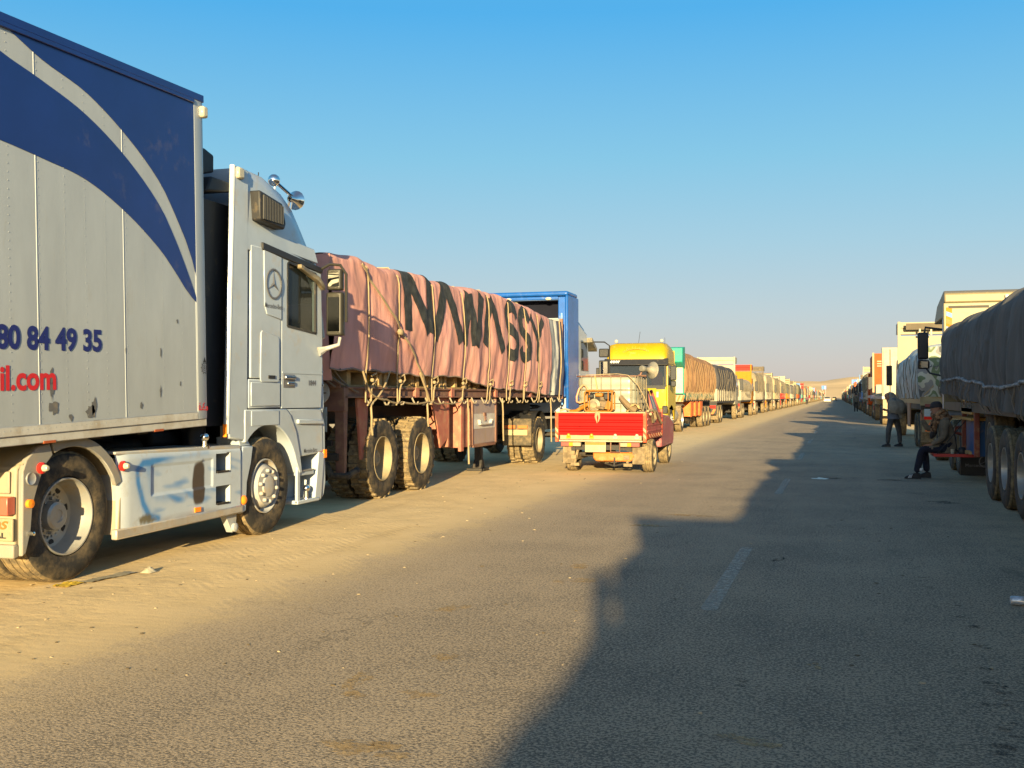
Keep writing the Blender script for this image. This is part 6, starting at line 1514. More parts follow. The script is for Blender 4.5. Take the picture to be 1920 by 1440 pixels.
part('knotted_rope', kn, M_rope, bt, weld=False, stuff=True)
# ------------------------------------------------------------------ the parked rows: loaded trucks with tall headboards
def truck(x1, y0, name, label, group, L=11.6, bed=1.3, sidez=1.95, head=None, headz=3.9, headcol=None, headtop=None, rear=None, rearcol=None, bumper=None, lod=2, cabcol=None, mirror=True, roofbox=True, W=2.48):
    """rigid truck seen from behind: x1 = its right side, y0 = its rear"""
    x0 = x1 - W; xc = (x0 + x1) / 2; y1 = y0 + L
    t = thing(name, label, 'truck', (xc, y0 + L / 2, 0), group)
    hc = headcol or M_crm2; cc = cabcol or hc
    part('bed_frame', MB().box(x0 + .02, x1 - .02, y0 + .06, y1 - 2.6, bed - .16, bed), M_dark, t)
    bd = MB().box(x1 - .05, x1, y0 + .06, y1 - 2.65, bed, sidez).box(x0, x0 + .05, y0 + .06, y1 - 2.65, bed, sidez)
    part('dropside', bd, rearcol or hc, t)
    if lod > 1:
        n = int((L - 3) / 1.1); pm = MB()
        for k in range(n): pm.box(x1, x1 + .03, y0 + .4 + 1.1 * k, y0 + .48 + 1.1 * k, bed - .05, sidez)
        part('dropside_posts', pm, rearcol or hc, t, weld=False, stuff=True)
    tg = part('tailboard', MB().box(x0, x1, y0, y0 + .06, bed - .05, sidez), rearcol or hc, t, bevel=.01 if lod > 1 else 0)
    if lod > 1:
        for q in (0, 1, 2): part('panel', MB().box(x0 + .08 + q * .80, x0 + .80 + q * .80, y0 - .02, y0 - .002, bed + .06, sidez - .08), rearcol or hc, tg)
    lb = part('rear_board', MB().box(x0 + .06, x1 - .04, y0 + .10, y0 + .16, .50, bed - .10), bumper or M_dark, t)
    if lod > 1:
        cv = MB()
        for q in range(7): cv.prism([(x0 + .12 + .33 * q, .52), (x0 + .26 + .33 * q, .52), (x0 + .40 + .33 * q, .80), (x0 + .26 + .33 * q, .80)], 'y', y0 + .09, y0 + .096)
        part('chevrons', cv, M_or2, lb, weld=False, stuff=True)
        part('tail_lamp', MB().box(x1 - .45, x1 - .10, y0 + .06, y0 + .10, .86, 1.0), M_red, t); part('tail_lamp', MB().box(x0 + .10, x0 + .45, y0 + .06, y0 + .10, .86, 1.0), M_red, t)
    part('chassis', MB().box(xc - .4, xc + .4, y0 + .3, y1 - .6, .7, bed - .16), M_dark, t)
    ys = (y0 + 1.2, y0 + 2.5, y1 - 1.2) if L > 9 else (y0 + 1.3, y1 - 1.2)
    for y in ys: axle(t, x1 - .02, y, 'far', W - .06, dual=(y < y1 - 2) and lod > 1)
    for x in (x1 - .64, x0 + .06): part('mud_flap', MB().box(x, x + .58, y0 + .55, y0 + .57, .2, .85), M_mud, t)
    yc_ = y1 - 2.3
    cab_ = part('cab', MB().loft([[(x0 + .02, y, 1.0), (x0 + .04, y, z), (x0 + .3, y, z + .12), (x1 - .3, y, z + .12), (x1 - .04, y, z), (x1 - .02, y, 1.0)] for y, z in ((yc_, 2.95), (y1 - .5, 2.95), (y1 - .1, 2.6), (y1, 1.9))]), cc, t, bevel=.04 if lod > 1 else 0)
    part('bumper', MB().box(x0 + .02, x1 - .02, y1 - .3, y1 + .06, .4, 1.0), M_dark, t)
    if lod > 1:
        part('window', MB().add([(x1 - .025, yc_ + .9, 2.0), (x1 - .025, y1 - .4, 2.0), (x1 - .04, y1 - .55, 2.75), (x1 - .04, yc_ + .9, 2.8)], [(0, 1, 2, 3)]), M_glassdark, cab_)
        part('window', MB().add([(x0 + .025, yc_ + .9, 2.0), (x0 + .025, y1 - .4, 2.0), (x0 + .04, y1 - .55, 2.75), (x0 + .04, yc_ + .9, 2.8)], [(0, 1, 2, 3)]), M_glassdark, cab_)
    if mirror:
        for x in ((x1 + .12, x0 - .34) if lod > 1 else (x1 + .12,)): part('wing_mirror', MB().box(x, x + .22, y1 - .35, y1 - .28, 1.95, 2.75), M_black, t, bevel=.02 if lod > 1 else 0)
    # headboard rising behind the cab, with a slatted and boxed top
    yh = yc_ - .25
    hb = part('headboard', MB().box(x0, x1, yh, yh + .07, bed, headz - .55), hc, t)
    part('corner_stake', MB().box(x1 - .08, x1 + .02, yh - .04, yh + .10, bed, headz).box(x0 - .02, x0 + .08, yh - .04, yh + .10, bed, headz), hc, t)
    if lod > 1:
        for k in range(2):
            z = headz - .48 + .25 * k
            part('head_rail', MB().box(x0 + .08, x1 - .08, yh, yh + .06, z, z + .14), headtop or hc, t)
    else: part('head_rail', MB().box(x0 + .08, x1 - .08, yh, yh + .06, headz - .42, headz - .05), headtop or hc, t)
    if roofbox: part('roof_box', MB().box(x0, x1, yh + .07, yh + 1.5, headz - .42, headz - .02), headtop or M_darkrack, t)
    return t, x0, yh
M_crm2 = mat('cream_truck', (.23, .185, .105), .5, dirt=.25, dirtcol=DUST, dscale=4)
M_darkrack = mat('dark_rack', (.09, .07, .05), .7, dirt=.2)
M_wht2 = mat('white_truck', (.25, .225, .17), .5, dirt=.2, dirtcol=DUST, dscale=4)
M_org = mat('orange_truck', (.34, .052, .004), .6, dirt=.0, spec=.15)
M_yel2 = mat('amber_truck', (.34, .13, .004), .6, dirt=.0, spec=.15)
M_red2 = mat('red_truck', (.30, .018, .012), .6, dirt=.0, spec=.15)
M_blu2 = mat('blue_truck', (.05, .14, .32), .5, dirt=.15, dirtcol=DUST, dscale=4)
M_grn2 = mat('green_truck', (.05, .2, .13), .5, dirt=.15, dirtcol=DUST, dscale=4)
def cloth(name, col): return mat(name, col, .9, var=.14, dscale=2.2, dirt=.15, dirtcol=(.34, .26, .15), bump=.12, bscale=7, spec=.2)
C_black = cloth('charcoal_canvas', (.052, .050, .054)); C_cream = cloth('cream_canvas', (.235, .19, .12)); C_white = cloth('white_canvas', (.28, .24, .17)); C_olive = cloth('olive_canvas', (.12, .11, .07)); C_grey = cloth('grey_canvas', (.13, .12, .11)); C_brown = M_brown; C_blue = cloth('blue_canvas', (.07, .12, .20))
M_ropeg = mat('worn_grey_rope', (.17, .14, .10), .9)
def loaded(x1, y0, tl, ll, cl, top, seed, L=11.6, group='trucks parked along the left shoulder', cgroup='covered loads of the left row', lod=2, hem=1.85, rib=0., fold=.05, mir=False, slope=0., **k):
    t, x0, yh = truck(x1, y0, 'cargo_truck', tl, group, L=L, lod=lod, **k)
    nu = 90 if lod > 1 else 30
    mb, sect = load_mesh(x0 + .02, x1 - .01, y0 + .04, yh - .05, hem, top, seed, fold=fold, freq=5, nu=nu, nv=16 if lod > 1 else 9, rib=rib, rnd=.35, mir=mir, slope=slope)
    c = tag(part('tarpaulin', mb, cl, sharp=180, recalc=False), ll, 'tarpaulin', cgroup)
    if lod > 1:
        for q in range(9):
            y = y0 + .5 + (yh - y0 - 1.0) * q / 8
            part('rope', MB().tube([sect(y, .42 * (1 - j / 8)) + Vector((-.03 if mir else .03, 0, 0)) for j in range(9)] + [Vector((x0 - .06 if mir else x1 + .06, y, 1.45))], .011, 5), M_ropeg, c)
        rp = MB()
        for q in range(3): rp.tube([(x0 + .1 + .8 * q, y0 - .05, hem + .1), (x0 + .7 + .5 * q, y0 - .16, (hem + top) / 2), (x1 - .4 - .2 * q, y0 - .02, top - .2)], .018, 5)
        part('rear_rope', rp, M_rope, c, weld=False)
    return t, c
LX = -6.45
# left row, told apart one by one as far as they can be
loaded(LX, 61.0, 'white truck with slatted white headboard parked beyond the brown tarpaulin trailer', 'charcoal ribbed tarpaulin on the truck beyond the brown tarpaulin', C_black, 3.35, 11.1, L=13.4, headz=4.15, headcol=M_wht2, headtop=M_wht2, bumper=M_dark, rib=.05, rearcol=M_wht2)
loaded(LX, 76.5, 'truck with amber headboard and red roof box, third in the left row', 'dusty white tarpaulin sloping low in front of the amber headboard', C_white, 2.75, 12.2, L=12.0, headz=4.05, headcol=M_yel2, headtop=M_red2, bumper=M_dark, rearcol=M_wht2)
loaded(LX, 90.5, 'white truck with orange chevrons on its rear board and a dark roof box', 'cream tarpaulin tied with crossed ropes above the chevron rear board', C_cream, 3.55, 13.3, L=12.5, headz=4.3, headcol=M_darkrack, headtop=M_darkrack, bumper=M_wht2, rearcol=M_wht2)
loaded(LX, 105.0, 'cream truck with a yellow rear board past the chevron truck', 'pale cream ribbed tarpaulin past the chevron truck', C_white, 3.7, 14.3, L=11.5, headz=4.0, headcol=M_crm2, bumper=M_yel2, rearcol=M_wht2)
loaded(LX, 119.0, 'cream truck with a plain white rear board and pale headboard', 'smooth cream tarpaulin between two pale headboards', C_cream, 3.6, 15.3, L=12.0, headz=3.9, headcol=M_wht2, bumper=M_wht2, rearcol=M_crm2)
loaded(LX, 133.0, 'white truck with a red striped rear panel and flat bumper', 'cream tarpaulin with slanting rope over the red striped rear panel', C_cream, 3.5, 16.3, L=12.5, headz=4.2, headcol=M_wht2, headtop=M_wht2, bumper=M_red2, rearcol=M_red2)
loaded(LX, 148.0, 'truck with yellow tailboard and pale headboard far along the left row', 'dark olive tarpaulin above a yellow tailboard', C_olive, 3.3, 17.3, L=12, headz=4.1, headcol=M_crm2, bumper=M_yel2, rearcol=M_yel2)
loaded(LX, 162.5, 'white tailed truck just before the walking figure on the left', 'dark grey tarpaulin above a white tailboard near the walking figure', C_grey, 3.3, 18.3, L=12, headz=4.0, headcol=M_crm2, headtop=M_darkrack, bumper=M_wht2, rearcol=M_wht2)
rg = random.Random(21)
heads = [M_crm2, M_wht2, M_darkrack, M_org, M_crm2, M_blu2, M_red2, M_grn2, M_crm2]
cls = [C_cream, C_grey, C_white, C_olive, C_brown, C_cream, C_black, C_blue]
y = 177.0; k = 0
while y < 620:
    loaded(LX + rg.uniform(-.2, .15), y, 'small distant loaded truck in the crowded far part of the left row', 'distant tarpaulin on a truck in the far part of the left row', cls[k * 3 % 8], rg.uniform(3.0, 3.8), 30 + k, L=rg.uniform(10.5, 12.5), lod=1, group='distant trucks of the left row', cgroup='distant covered loads of the left row', headz=rg.uniform(3.7, 4.3), headcol=heads[k * 5 % 9], rearcol=heads[(k * 2 + 1) % 9], bumper=heads[(k + 3) % 9], mirror=False)
    y += rg.uniform(13.2, 15.5); k += 1

# ---- right row
RX = 2.28                                          # left side of the right hand vehicles
RG, CG = 'trucks parked along the right side', 'covered loads of the right row'
def rloaded(x, y0, *a, **k): return loaded(x + 2.48, y0, *a, mir=True, group=k.pop('group', RG), cgroup=k.pop('cgroup', CG), **k)
# --- nearest on the right: trailer under a charcoal tarpaulin, red fold-down board, tri-axle
QX = 2.14; QR = QX + 2.5; qc = (QX + QR) / 2
Q = thing('flatbed_trailer', 'tri-axle trailer in shade on the right with red fold-down board and blue locker', 'trailer', (qc, 17.5, 0))
part('bed_frame', MB().box(QX + .02, QX + .12, 10.4, 24.0, 1.24, 1.40).box(QR - .12, QR - .02, 10.4, 24.0, 1.24, 1.40).box(QX + .05, QR - .05, 10.4, 24.0, 1.34, 1.40), M_dark, Q)
part('main_beam', MB().box(qc - .5, qc - .35, 10.8, 23.8, .9, 1.34).box(qc + .35, qc + .5, 10.8, 23.8, .9, 1.34), M_dark, Q)
for y in (14.25, 15.6, 16.95): axle(Q, QR, y, 'heavy', 2.5)
w = wheel(Q, QX + .18, 18.45, 'heavy', z=.80, right=False, label='spare wheel carried clear of the ground'); w.scale = (1, 1.05, 1.05)
part('spare_carrier', MB().box(QX + .2, QX + .6, 18.35, 18.55, .75, 1.34), M_dark, Q)
M_rustred = mat('rust_red_post', (.19, .045, .025), .6, dirt=.2, dirtcol=DUST)
for y in (19.15, 20.95): part('red_post', MB().box(QX + .04, QX + .12, y, y + .11, .50, 1.36), M_rustred, Q, bevel=.006)
M_orp = mat('orange_wood', (.42, .22, .045), .7, dirt=.2, dirtcol=DUST)
rk = MB().box(QX + .02, QX + .10, 19.3, 20.9, 1.20, 1.30).box(QX + .02, QX + .10, 19.3, 20.9, 1.42, 1.46)
for y in (19.3, 20.1, 20.82): rk.box(QX + .02, QX + .10, y, y + .08, 1.30, 1.42)
part('orange_rack', rk, M_orp, Q, bevel=.004)
part('rack_shelf', MB().box(QX + .0, QX + .5, 19.25, 20.95, 1.10, 1.14), M_orp, Q)
lk = part('blue_locker', MB().box(QX + .10, QX + .70, 19.3, 20.9, .50, 1.09), mat('locker_blue', (.012, .07, .20), .5, dirt=.1), Q, bevel=.01)
bd = part('fold_down_board', MB().box(1.67, QX + .22, 20.42, 21.22, .445, .47), mat('grey_board', (.20, .20, .20), .6, dirt=.3), Q)
part('red_edge', MB().box(1.65, QX + .22, 20.40, 20.42, .432, .485).box(1.65, 1.67, 20.42, 21.24, .432, .485).box(1.67, QX + .22, 21.22, 21.24, .432, .485), mat('board_red', (.36, .03, .025), .5), bd)
part('stay_wire', MB().tube([(1.70, 21.2, .47), (QX + .06, 21.2, 1.1)], .008, 5).tube([(1.70, 20.44, .47), (QX + .06, 20.44, 1.1)], .008, 5), M_dark, bd, weld=False)
part('board_leg', MB().tube([(QX + .05, 20.5, .45), (QX + .25, 20.6, .62)], .02, 6), M_dark, bd)
# odds and ends on the shelf of the board
tt = MB().lathe([(.001, 0), (.06, 0), (.075, .05), (.06, .11), (.035, .13), (.001, .135)], (QX + .0, 20.62, .472), 'z', 14).tube([(QX - .06, 20.62, .52), (QX - .12, 20.62, .57)], .012, 6)
tag(part('kettle', tt, M_black), 'small black kettle standing on the red edged board', 'kettle')
tag(part('tea_glass', MB().lathe([(.001, 0), (.03, 0), (.034, .09), (.030, .088), (.027, .01)], (QX - .16, 20.60, .472), 'z', 12), M_lampwhite), 'small pale glass on the board beside the kettle', 'glass')
wd = MB().box(QX + .02, QX + .9, 20.28, 20.36, .50, .56).box(QX + .05, QX + .8, 20.05, 20.12, .50, .55)
part('plank', wd, M_wood, Q)
part('red_pipe', MB().tube([(QX + .1, 21.3, .95), (QX - .03, 21.3, .93), (QX - .05, 21.32, .84), (QX + .08, 21.3, .80)], .03, 8), M_rustred, Q)
part('rear_post', MB().box(QX - .01, QX + .07, 12.85, 12.97, .55, 1.40), M_rustred, Q)
mbq, sq = load_mesh(QX + .0, QR, 10.3, 24.1, lambda y: 1.18 + (y - 10.3) * .031, 3.02, 41.7, fold=.065, freq=8, nu=330, nv=40, rnd=.42, sag=.14, ruffle=.11, mir=True)
C_char = mat('charcoal_tarpaulin', (.10, .095, .089), .85, var=.14, dscale=2.5, dirt=.08, dirtcol=(.12, .11, .10), bump=.2, bscale=9, spec=.25, stretch=(1, 2.5, .35))
ct = tag(part('charcoal_tarpaulin', mbq, C_char, sharp=180, recalc=False), 'dark charcoal tarpaulin with ruffled hem over the nearest trailer on the right', 'tarpaulin')
part('hem_cord', MB().tube([sq(10.4 + 13.6 * k / 220, .4 * (.27 + .04 * math.sin(k * .05))) + Vector((-.02, 0, 0)) for k in range(221)], .022, 6), mat('pale_cord', (.26, .26, .26), .9, var=.3, dscale=12), ct)
rg = random.Random(12); rp = MB()
for k in range(60):
    y = 10.5 + 13.4 * k / 60; a = sq(y, .4 * .25); b2 = sq(min(24, y + rg.uniform(-.2, .2)), 0.005)
    rp.tube([a + Vector((-.03, 0, 0)), (a + b2) / 2 + Vector((-.06, rg.uniform(-.05, .05), -.02)), b2 + Vector((-.02, 0, -.03)), b2 + Vector((.03, rg.uniform(-.1, .1), -.10))], .008, 4)
part('hem_ties', rp, mat('grey_rope', (.16, .13, .10), .9), ct, weld=False, stuff=True)

# its tractor unit: cream rear wall with a yellow and blue striped edge
U = thing('tractor_unit', 'tractor unit with cream rear wall and striped edge, ahead of the charcoal tarpaulin', 'truck', (qc, 26, 0))
ux0, ux1 = 2.20, 4.70
M_cw = mat('cream_cab', (.185, .152, .085), .45, dirt=.1, dirtcol=DUST, var=.03)
part('rear_wall', MB().box(ux0, ux1, 24.62, 24.70, 1.2, 3.52), M_cw, U, bevel=.02)
part('roof_spoiler', MB().prism([(24.63, 3.525), (24.66, 3.72), (24.9, 3.80), (26.4, 3.60), (27.2, 3.22), (24.72, 3.22), (24.72, 3.525)], 'x', ux0 + .02, ux1 - .02), M_cw, U, bevel=.03)
part('roof_slot', MB().box(ux0 + .1, ux0 + .9, 24.605, 24.62, 3.40, 3.45), M_dark, U)
for x in (ux0 + 1.22, ux0 + 1.78): part('roof_bracket', MB().box(x, x + .06, 24.58, 24.64, 3.36, 3.66), mat('white_bracket', (.5, .48, .42), .5), U)
part('edge_stripe', MB().box(ux0 + .05, ux0 + .17, 24.612, 24.619, 1.6, 3.42), M_yel2, U)
for z, m in ((3.24, M_blu2), (3.08, M_or2), (2.92, M_blu2)): part('stripe_band', MB().prism([(ux0 + .05, z), (ux0 + .17, z - .05), (ux0 + .17, z + .05), (ux0 + .05, z + .10)], 'y', 24.606, 24.6115), m, U)
part('cab_side', MB().loft([[(ux0 + a, y, 1.1), (ux0 + a, y, zt), (ux0 + .5, y, zt), (ux0 + .5, y, 1.1)] for a, y, zt in ((0, 24.7, 3.5), (.06, 25.6, 3.45), (.20, 27.2, 3.2), (.30, 28.2, 2.6))]), mat('pale_blue_cab', (.20, .25, .33), .4, dirt=.15), U, bevel=.02)
part('cab_body', MB().prism([(24.72, 1.0), (28.2, 1.0), (28.25, 1.9), (28.0, 2.85), (27.1, 3.2), (24.72, 3.4)], 'x', ux0 + .4, ux1), M_cw, U)
part('window', MB().add([(ux0 + .165, 26.9, 2.0), (ux0 + .285, 28.1, 2.0), (ux0 + .285, 28.1, 2.55), (ux0 + .165, 26.9, 2.8)], [(0, 1, 2, 3)]), M_glassdark, U)
mm = part('wing_mirror', MB().box(ux0 - .30, ux0 - .05, 27.9, 28.02, 2.42, 3.08).box(ux0 - .30, ux0 - .03, 27.9, 28.0, 2.18, 2.40), M_black, U, bevel=.04)
part('mirror_arm', MB().tube([(ux0 + .3, 27.7, 3.12), (ux0 - .12, 27.95, 3.2), (ux0 - .14, 27.96, 3.05)], .03, 6).tube([(ux0 + .28, 27.8, 2.0), (ux0 - .02, 27.95, 2.08), (ux0 - .1, 27.96, 2.2)], .025, 6), M_black, mm)
part('mirror_glass', MB().box(ux0 - .27, ux0 - .07, 27.885, 27.895, 2.21, 2.37), M_mirror, mm)
for y in (22.25, 23.6): axle(U, ux1 - .02, y, 'far', 2.44)
axle(U, ux1 - .02, 27.2, 'far', 2.44, dual=False)
part('chassis', MB().box(qc - .45, qc + .45, 21.5, 28, .65, .92), M_dark, U)
mf = part('mud_flap', MB().box(ux0 + .0, ux0 + .66, 21.44, 21.47, .04, .46), mat('black_rubber_flap', (.012, .012, .013), .7), U)
part('flap_emblem', MB().lathe([(.10, 0), (.11, .004), (.09, .004), (.10, 0)], (ux0 + .42, 21.436, .30), 'y', 24).tube([(ux0 + .42, 21.43, .30), (ux0 + .42, 21.43, .39)], .005, 4).tube([(ux0 + .42, 21.43, .30), (ux0 + .34, 21.43, .255)], .005, 4).tube([(ux0 + .42, 21.43, .30), (ux0 + .50, 21.43, .255)], .005, 4), M_grey, mf, weld=False)
part('flap_lettering', on_rear(fit(text_mb('Mercedes', .1, 1, .001), .34, .06), ux0 + .08, 21.437, .20), M_grey, mf)

# --- second: load in pale plastic and camouflage sheets
C_plast = mat('pale_plastic_sheet', (.27, .31, .33), .45, var=.25, dscale=3, dirt=.15, dirtcol=(.35, .33, .28), bump=.5, bscale=5)
t2, c2 = rloaded(2.24, 32.0, 'cream tailed truck with camouflage sheet on its load, behind the hooded person', 'pale blue crumpled plastic sheet over the load behind the hooded person', C_plast, 2.95, 51.3, L=13.6, headz=4.35, headcol=M_cw, headtop=M_cw, rearcol=M_cw, bumper=M_cw, fold=.11, hem=1.45, sidez=1.62)
def camo_mat():
    m = mat('camouflage_print', (.2, .2, .2), .85, var=.05)
    nt = m.node_tree; N = nt.nodes; L = nt.links; b = N['Principled BSDF']
    g = N.new('ShaderNodeNewGeometry'); n = N.new('ShaderNodeTexNoise'); n.inputs['Scale'].default_value = 2.1; n.inputs['Detail'].default_value = 1.5
    L.new(g.outputs['Position'], n.inputs['Vector'])
    r = N.new('ShaderNodeValToRGB'); r.color_ramp.interpolation = 'CONSTANT'
    for i, (p, c) in enumerate(((0, (.05, .055, .06)), (.42, (.15, .15, .15)), (.50, (.30, .30, .25)), (.58, (.10, .13, .07)), (.66, (.20, .22, .18)))):
        e = r.color_ramp.elements[i] if i < 2 else r.color_ramp.elements.new(p)
        e.position = p; e.color = (*c, 1)
    L.new(n.outputs['Fac'], r.inputs[0]); L.new(r.outputs[0], b.inputs['Base Color']); return m
part('header_strip', MB().box(2.5, 4.6, 42.70, 42.74, 4.02, 4.26), mat('brown_strip', (.085, .068, .045), .8), t2)  # flat dark brown strip in front of the headboard, nothing is sunk in
for x in (2.95, 3.35): part('header_bracket', MB().box(x, x + .06, 42.62, 42.70, 3.8, 4.05), M_wht2, t2)
M_camo = camo_mat()
def camo(u, w):
    x = 2.22 + 2.5 * u; top_ = 2.95 - .25 * abs(u - .5) ** 1.5; z = 1.50 + (top_ - 1.50) * w
    return Vector((x - .06 * (1 - u) * math.sin(PI * w), 31.93 - .12 * math.sin(PI * w) + .10 * noise.noise((x * 2.2, w * 2.4, 3)) + .05 * noise.noise((x * 6, w * 5, 8)), z))
cm = tag(part('camouflage_sheet', MB().grid(camo, 40, 26), M_camo, sharp=180, recalc=False), 'crumpled camouflage sheet hung over the rear of the second load on the right', 'tarpaulin')
aw = MB(); M_pr = mat('faded_grey_print', (.07, .07, .08), .8)
for pts in ([(2.40, 2.42), (2.42, 2.34), (2.52, 2.34), (2.53, 2.40)], [(2.58, 2.36), (2.60, 2.33), (2.68, 2.33), (2.69, 2.39)], [(2.74, 2.38), (2.75, 2.33), (2.84, 2.33), (2.86, 2.42)], [(2.92, 2.33), (2.93, 2.46)], [(2.44, 2.45), (2.48, 2.45)], [(2.62, 2.29), (2.66, 2.29)]):
    for a, b2 in zip(pts, pts[1:]): aw.bar((a[0], 31.74, a[1]), (b2[0], 31.74, b2[1]), .025, .004, up=(0, 1, 0))
part('printed_word', aw, M_pr, cm, weld=False)
part('red_reflector', MB().box(2.36, 2.76, 31.955, 31.975, 1.22, 1.30), mat('dark_red_board', (.12, .03, .025)), t2)
part('white_plate', MB().box(2.34, 2.74, 31.955, 31.975, .95, 1.16), mat('pale_board', (.26, .30, .31)), t2)
part('side_flap', MB().box(2.22, 2.26, 36.2, 37.4, .55, 1.30), mat('salmon_flap', (.34, .17, .10), .7, dirt=.3), t2)

# --- white freight container on a trailer
Cn = thing('flatbed_truck', 'empty flatbed truck with tall white ribbed rear gate, third in the right row', 'truck', (3.55, 65, 0), RG)
x0, x1 = 2.30, 4.76
part('rear_gate', MB().box(x0, x1, 60.0, 60.5, 1.55, 4.12), M_wht2, Cn, bevel=.02)
for k in range(2):
    d_ = part('door', MB().box(x0 + .06 + 1.18 * k, x0 + 1.20 + 1.18 * k, 59.95, 59.998, 1.65, 4.02), M_wht2, Cn, bevel=.01)
    for q in (.35, .8): part('lock_bar', MB().tube([(x0 + .06 + 1.18 * k + q, 59.93, 1.65), (x0 + .06 + 1.18 * k + q, 59.93, 4.02)], .02, 6), M_dark, d_)
rb = MB()
for k in range(24): rb.box(x0 - .01, x0 + .03, 60.7 + .48 * k, 60.78 + .48 * k, 1.44, 1.70)
part('side_stakes', rb, M_wht2, Cn, weld=False, stuff=True)
part('trailer_deck', MB().box(x0 - .02, x1 + .02, 59.4, 74.0, 1.38, 1.54), M_silver, Cn)
part('rear_board', MB().box(x0 + .02, x1 - .02, 59.4, 59.46, .5, 1.36), M_crm2, Cn)
for k, (x, z) in enumerate(((.2, 1.2), (.25, .9), (.2, .66))): part('board_hole', MB().box(x0 + x, x0 + x + .12, 59.385, 59.396, z, z + .12), M_dark, Cn)
for y in (60.8, 62.1, 63.4, 72.5): axle(Cn, x1, y, 'far', 2.44)
part('cab', MB().prism([(72.4, 1.0), (74.6, 1.0), (74.6, 2.0), (74.4, 2.2), (72.4, 2.3)], 'x', x0 + .1, x1), M_wht2, Cn, bevel=.04)
part('wing_mirror', MB().box(x0 - .3, x0 - .05, 74.2, 74.3, 2.0, 2.8), M_black, Cn)
# --- orange box truck
Ob = thing('box_truck', 'orange box truck with slatted vent and cream edge post past the container', 'truck', (3.55, 82, 0), RG)
x0, x1 = 2.32, 4.80
part('cargo_box', MB().box(x0 + .12, x1, 76.6, 86, 1.62, 4.45), M_org, Ob)
part('corner_post', MB().box(x0, x0 + .12, 76.55, 76.75, 1.5, 4.5), M_crm2, Ob)
for k in range(3): part('vent_slat', MB().box(x0 + .3, x1 - .3, 76.55, 76.598, 3.55 + .16 * k, 3.63 + .16 * k), M_crm2, Ob)
part('deck', MB().box(x0 - .05, x1, 76.0, 86.2, 1.42, 1.6), M_silver, Ob)
part('tail_ramp', MB().prism([(74.9, 1.42), (76.0, 1.62), (76.0, 1.2), (74.9, 1.36)], 'x', x0 - .15, x1), M_silver, Ob)
part('rear_board', MB().box(x0, x1, 76.1, 76.16, .45, 1.4), M_wht2, Ob)
part('red_panel', MB().box(x0 + .05, x0 + .7, 76.08, 76.096, .6, .9), M_red2, Ob)
for y in (77.5, 78.9, 87.5): axle(Ob, x1, y, 'far', 2.44)
part('cab', MB().prism([(86.3, .9), (88.8, .9), (88.8, 1.9), (88.4, 3.0), (86.3, 3.3)], 'x', x0, x1), M_org, Ob, bevel=.04)
rloaded(2.30, 93.0, 'white truck with pale slatted headboard past the orange box truck', 'pale grey sheet drawn in slanting folds past the orange box truck', C_cream, 3.5, 61.3, L=12.2, headz=4.25, headcol=M_wht2, headtop=M_crm2, rearcol=M_wht2, bumper=M_wht2, fold=.12)
rloaded(2.35, 112.0, 'blue truck with rusty roof rack behind the dark clothed figure', 'blue white sheet on the blue truck behind the dark clothed figure', C_blue, 3.4, 62.3, L=12.0, headz=3.9, headcol=M_blu2, headtop=M_darkrack, rearcol=M_blu2, bumper=M_dark)
rloaded(2.35, 128.0, 'small blue grey truck with white load, second past the dark clothed figure', 'white sheet on the blue grey truck past the dark clothed figure', C_white, 3.3, 63.3, L=11.5, headz=3.7, headcol=M_blu2, headtop=M_wht2, rearcol=M_dark, bumper=M_dark)
rloaded(2.35, 146.0, 'truck with orange headboard below the blue road sign', 'dark sheet on the truck below the blue road sign', C_grey, 3.0, 64.3, L=11.5, headz=3.6, headcol=M_org, rearcol=M_dark, bumper=M_or2)
rg = random.Random(33); y = 164.0; k = 0
while y < 620:
    rloaded(2.35 + rg.uniform(-.1, .25), y, 'small distant loaded truck in the far part of the right row', 'distant tarpaulin on a truck in the far part of the right row', cls[(k * 5 + 2) % 8], rg.uniform(2.9, 3.7), 90 + k, L=rg.uniform(10.5, 12.5), lod=1, group='distant trucks of the right row', cgroup='distant covered loads of the right row', headz=rg.uniform(3.5, 4.2), headcol=heads[(k * 4 + 2) % 9], rearcol=heads[(k * 2 + 4) % 9], bumper=heads[(k + 5) % 9], mirror=False)
    y += rg.uniform(13.5, 18); k += 1
# --- out of the picture on the right, beside and behind the camera: the row goes on and shades the road
rloaded(2.22, -4.6, 'loaded truck parked beside the camera, ahead of the rearmost right hand truck', 'grey tarpaulin on the truck beside the camera', C_grey, 3.2, 71.3, L=14.3, headz=3.3, headcol=M_wht2, rearcol=M_wht2)
tz, cz = rloaded(2.22, -25.0, 'rearmost loaded truck of the right row, behind the camera', 'olive tarpaulin on the rearmost truck behind the camera', C_olive, 2.70, 72.3, slope=.70, L=16.8, headz=3.62, headcol=M_crm2, rearcol=M_crm2, roofbox=False)
part('front_board', MB().box(2.22, 4.7, -8.75, -8.65, 1.0, 4.03), M_crm2, tz)
part('shadow_filler', MB().box(2.3, 4.6, -10.5, -8.8, 3.08, 3.66), C_olive, tz, bevel=.05)  # unseen block added to close a sunlit gap in the truck's road shadow
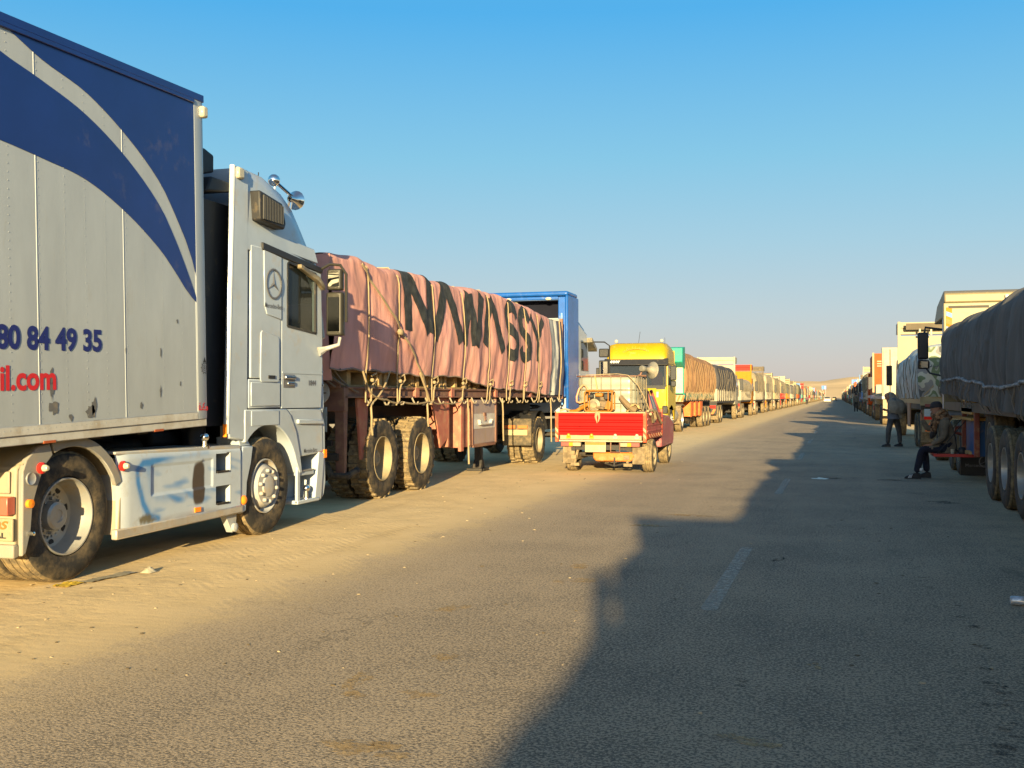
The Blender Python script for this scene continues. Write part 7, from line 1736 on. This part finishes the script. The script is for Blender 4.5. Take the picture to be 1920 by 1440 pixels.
# ------------------------------------------------------------------ traffic far up the road, signs, litter
def car(x, y, label, m):
    t = thing('car', label, 'car', (x, y, 0))
    b = MB().loft([[(x - .86, yy, z0), (x - .88, yy, zm), (x - .72 * k, yy, z1), (x + .72 * k, yy, z1), (x + .88, yy, zm), (x + .86, yy, z0)] for yy, z0, zm, z1, k in ((y, .35, .85, .95, 1.1), (y + .15, .28, .90, 1.02, 1.1), (y + .75, .25, .92, 1.44, .9), (y + 2.4, .25, .92, 1.46, .9), (y + 3.2, .25, .9, 1.0, 1.1), (y + 4.3, .3, .75, .8, 1.1))])
    part('body', b, m, t, bevel=.03)
    part('rear_window', MB().add([(x - .70, y + .20, 1.03), (x + .70, y + .20, 1.03), (x + .58, y + .70, 1.40), (x - .58, y + .70, 1.40)], [(0, 1, 2, 3)]).xf(Matrix.Translation((0, -.04, .02))), M_glassdark, t)
    for s in (-1, 1):
        part('tail_lamp', MB().box(x + s * .74 - .12, x + s * .74 + .12, y - .02, y + .05, .68, .86), M_red, t)
        for yy in (y + .85, y + 3.4): wheel(t, x + .82 if s > 0 else x - .82, yy, 'pickup', right=s > 0)
    part('number_plate', MB().box(x - .25, x + .25, y - .02, y + .01, .58, .70), M_crm, t)
car(-2.35, 285, 'white car driving away in the left lane far up the road', mat('car_white', (.45, .44, .40), .35))
car(-.9, 420, 'tiny pale car in the haze far beyond the white car', M_crm2)
def sign(x, y, z, w, h, label, pole=True):
    t = thing('road_sign', label, 'sign', (x, y, 0))
    part('panel', MB().box(x - w / 2, x + w / 2, y, y + .12, z, z + h), mat('sign_blue', (.03, .14, .48), .5), t)
    part('panel_print', MB().box(x + .12 * w, x + .34 * w, y - .03, y - .01, z + .1 * h, z + .8 * h), mat('sign_white', (.5, .52, .55), .5), t)
    for s in (-1, 1): part('post', MB().tube([(x + s * w * .35, y + .08, 0), (x + s * w * .35, y + .08, z + h)], .09, 8), M_silver, t)
sign(2.9, 182, 3.55, 1.15, .75, 'blue and white road sign rising above the far right row')
sign(-6.2, 560, 5.3, 2.2, 1.8, 'dark blue road sign rising above the far left row')
# litter beside the nearest wheel
lt = MB()
rg = random.Random(8)
lt.grid(lambda u, w: (-5.86 + .12 * w + .05 * u, 7.24 + .55 * u, .006 + .02 * abs(noise.noise((u * 7, w * 4, 1)))), 16, 4)
lt.grid(lambda u, w: (-5.68 + .11 * u, 7.76 + .13 * w, .005 + .055 * math.sin(PI * u) * math.sin(PI * w) * (.6 + .8 * abs(noise.noise((u * 6, w * 6, 2))))), 10, 10)
tag(part('plastic_litter', lt, mat('pale_plastic', (.34, .30, .21), .3), weld=False, recalc=False), 'crushed pale plastic litter beside the rear wheel of the white tractor', 'litter')
lt = MB(); blob(lt, -5.86, 7.08, .10, .16, .004, 16, .4)
tag(part('yellow_litter', MB().grid(lambda u, w: (-5.93 + .14 * u, 7.0 + .22 * w, .006 + .025 * abs(noise.noise((u * 5, w * 6, 4)))), 10, 10), mat('mustard_cloth', (.50, .33, .03), .8), recalc=False), 'mustard yellow scrap lying under the rear tyre of the white tractor', 'scrap')
cn = MB().lathe([(.001, -.06), (.026, -.06), (.033, -.05), (.033, .05), (.026, .06), (.001, .06)], (1.25, 8.42, .033), 'x', 14)
tag(part('drink_can', cn, mat('can_silver', (.45, .47, .50), .3, metal=.5, var=.3, dscale=30)), 'crushed silver drink can lying on the shaded road at right', 'can')
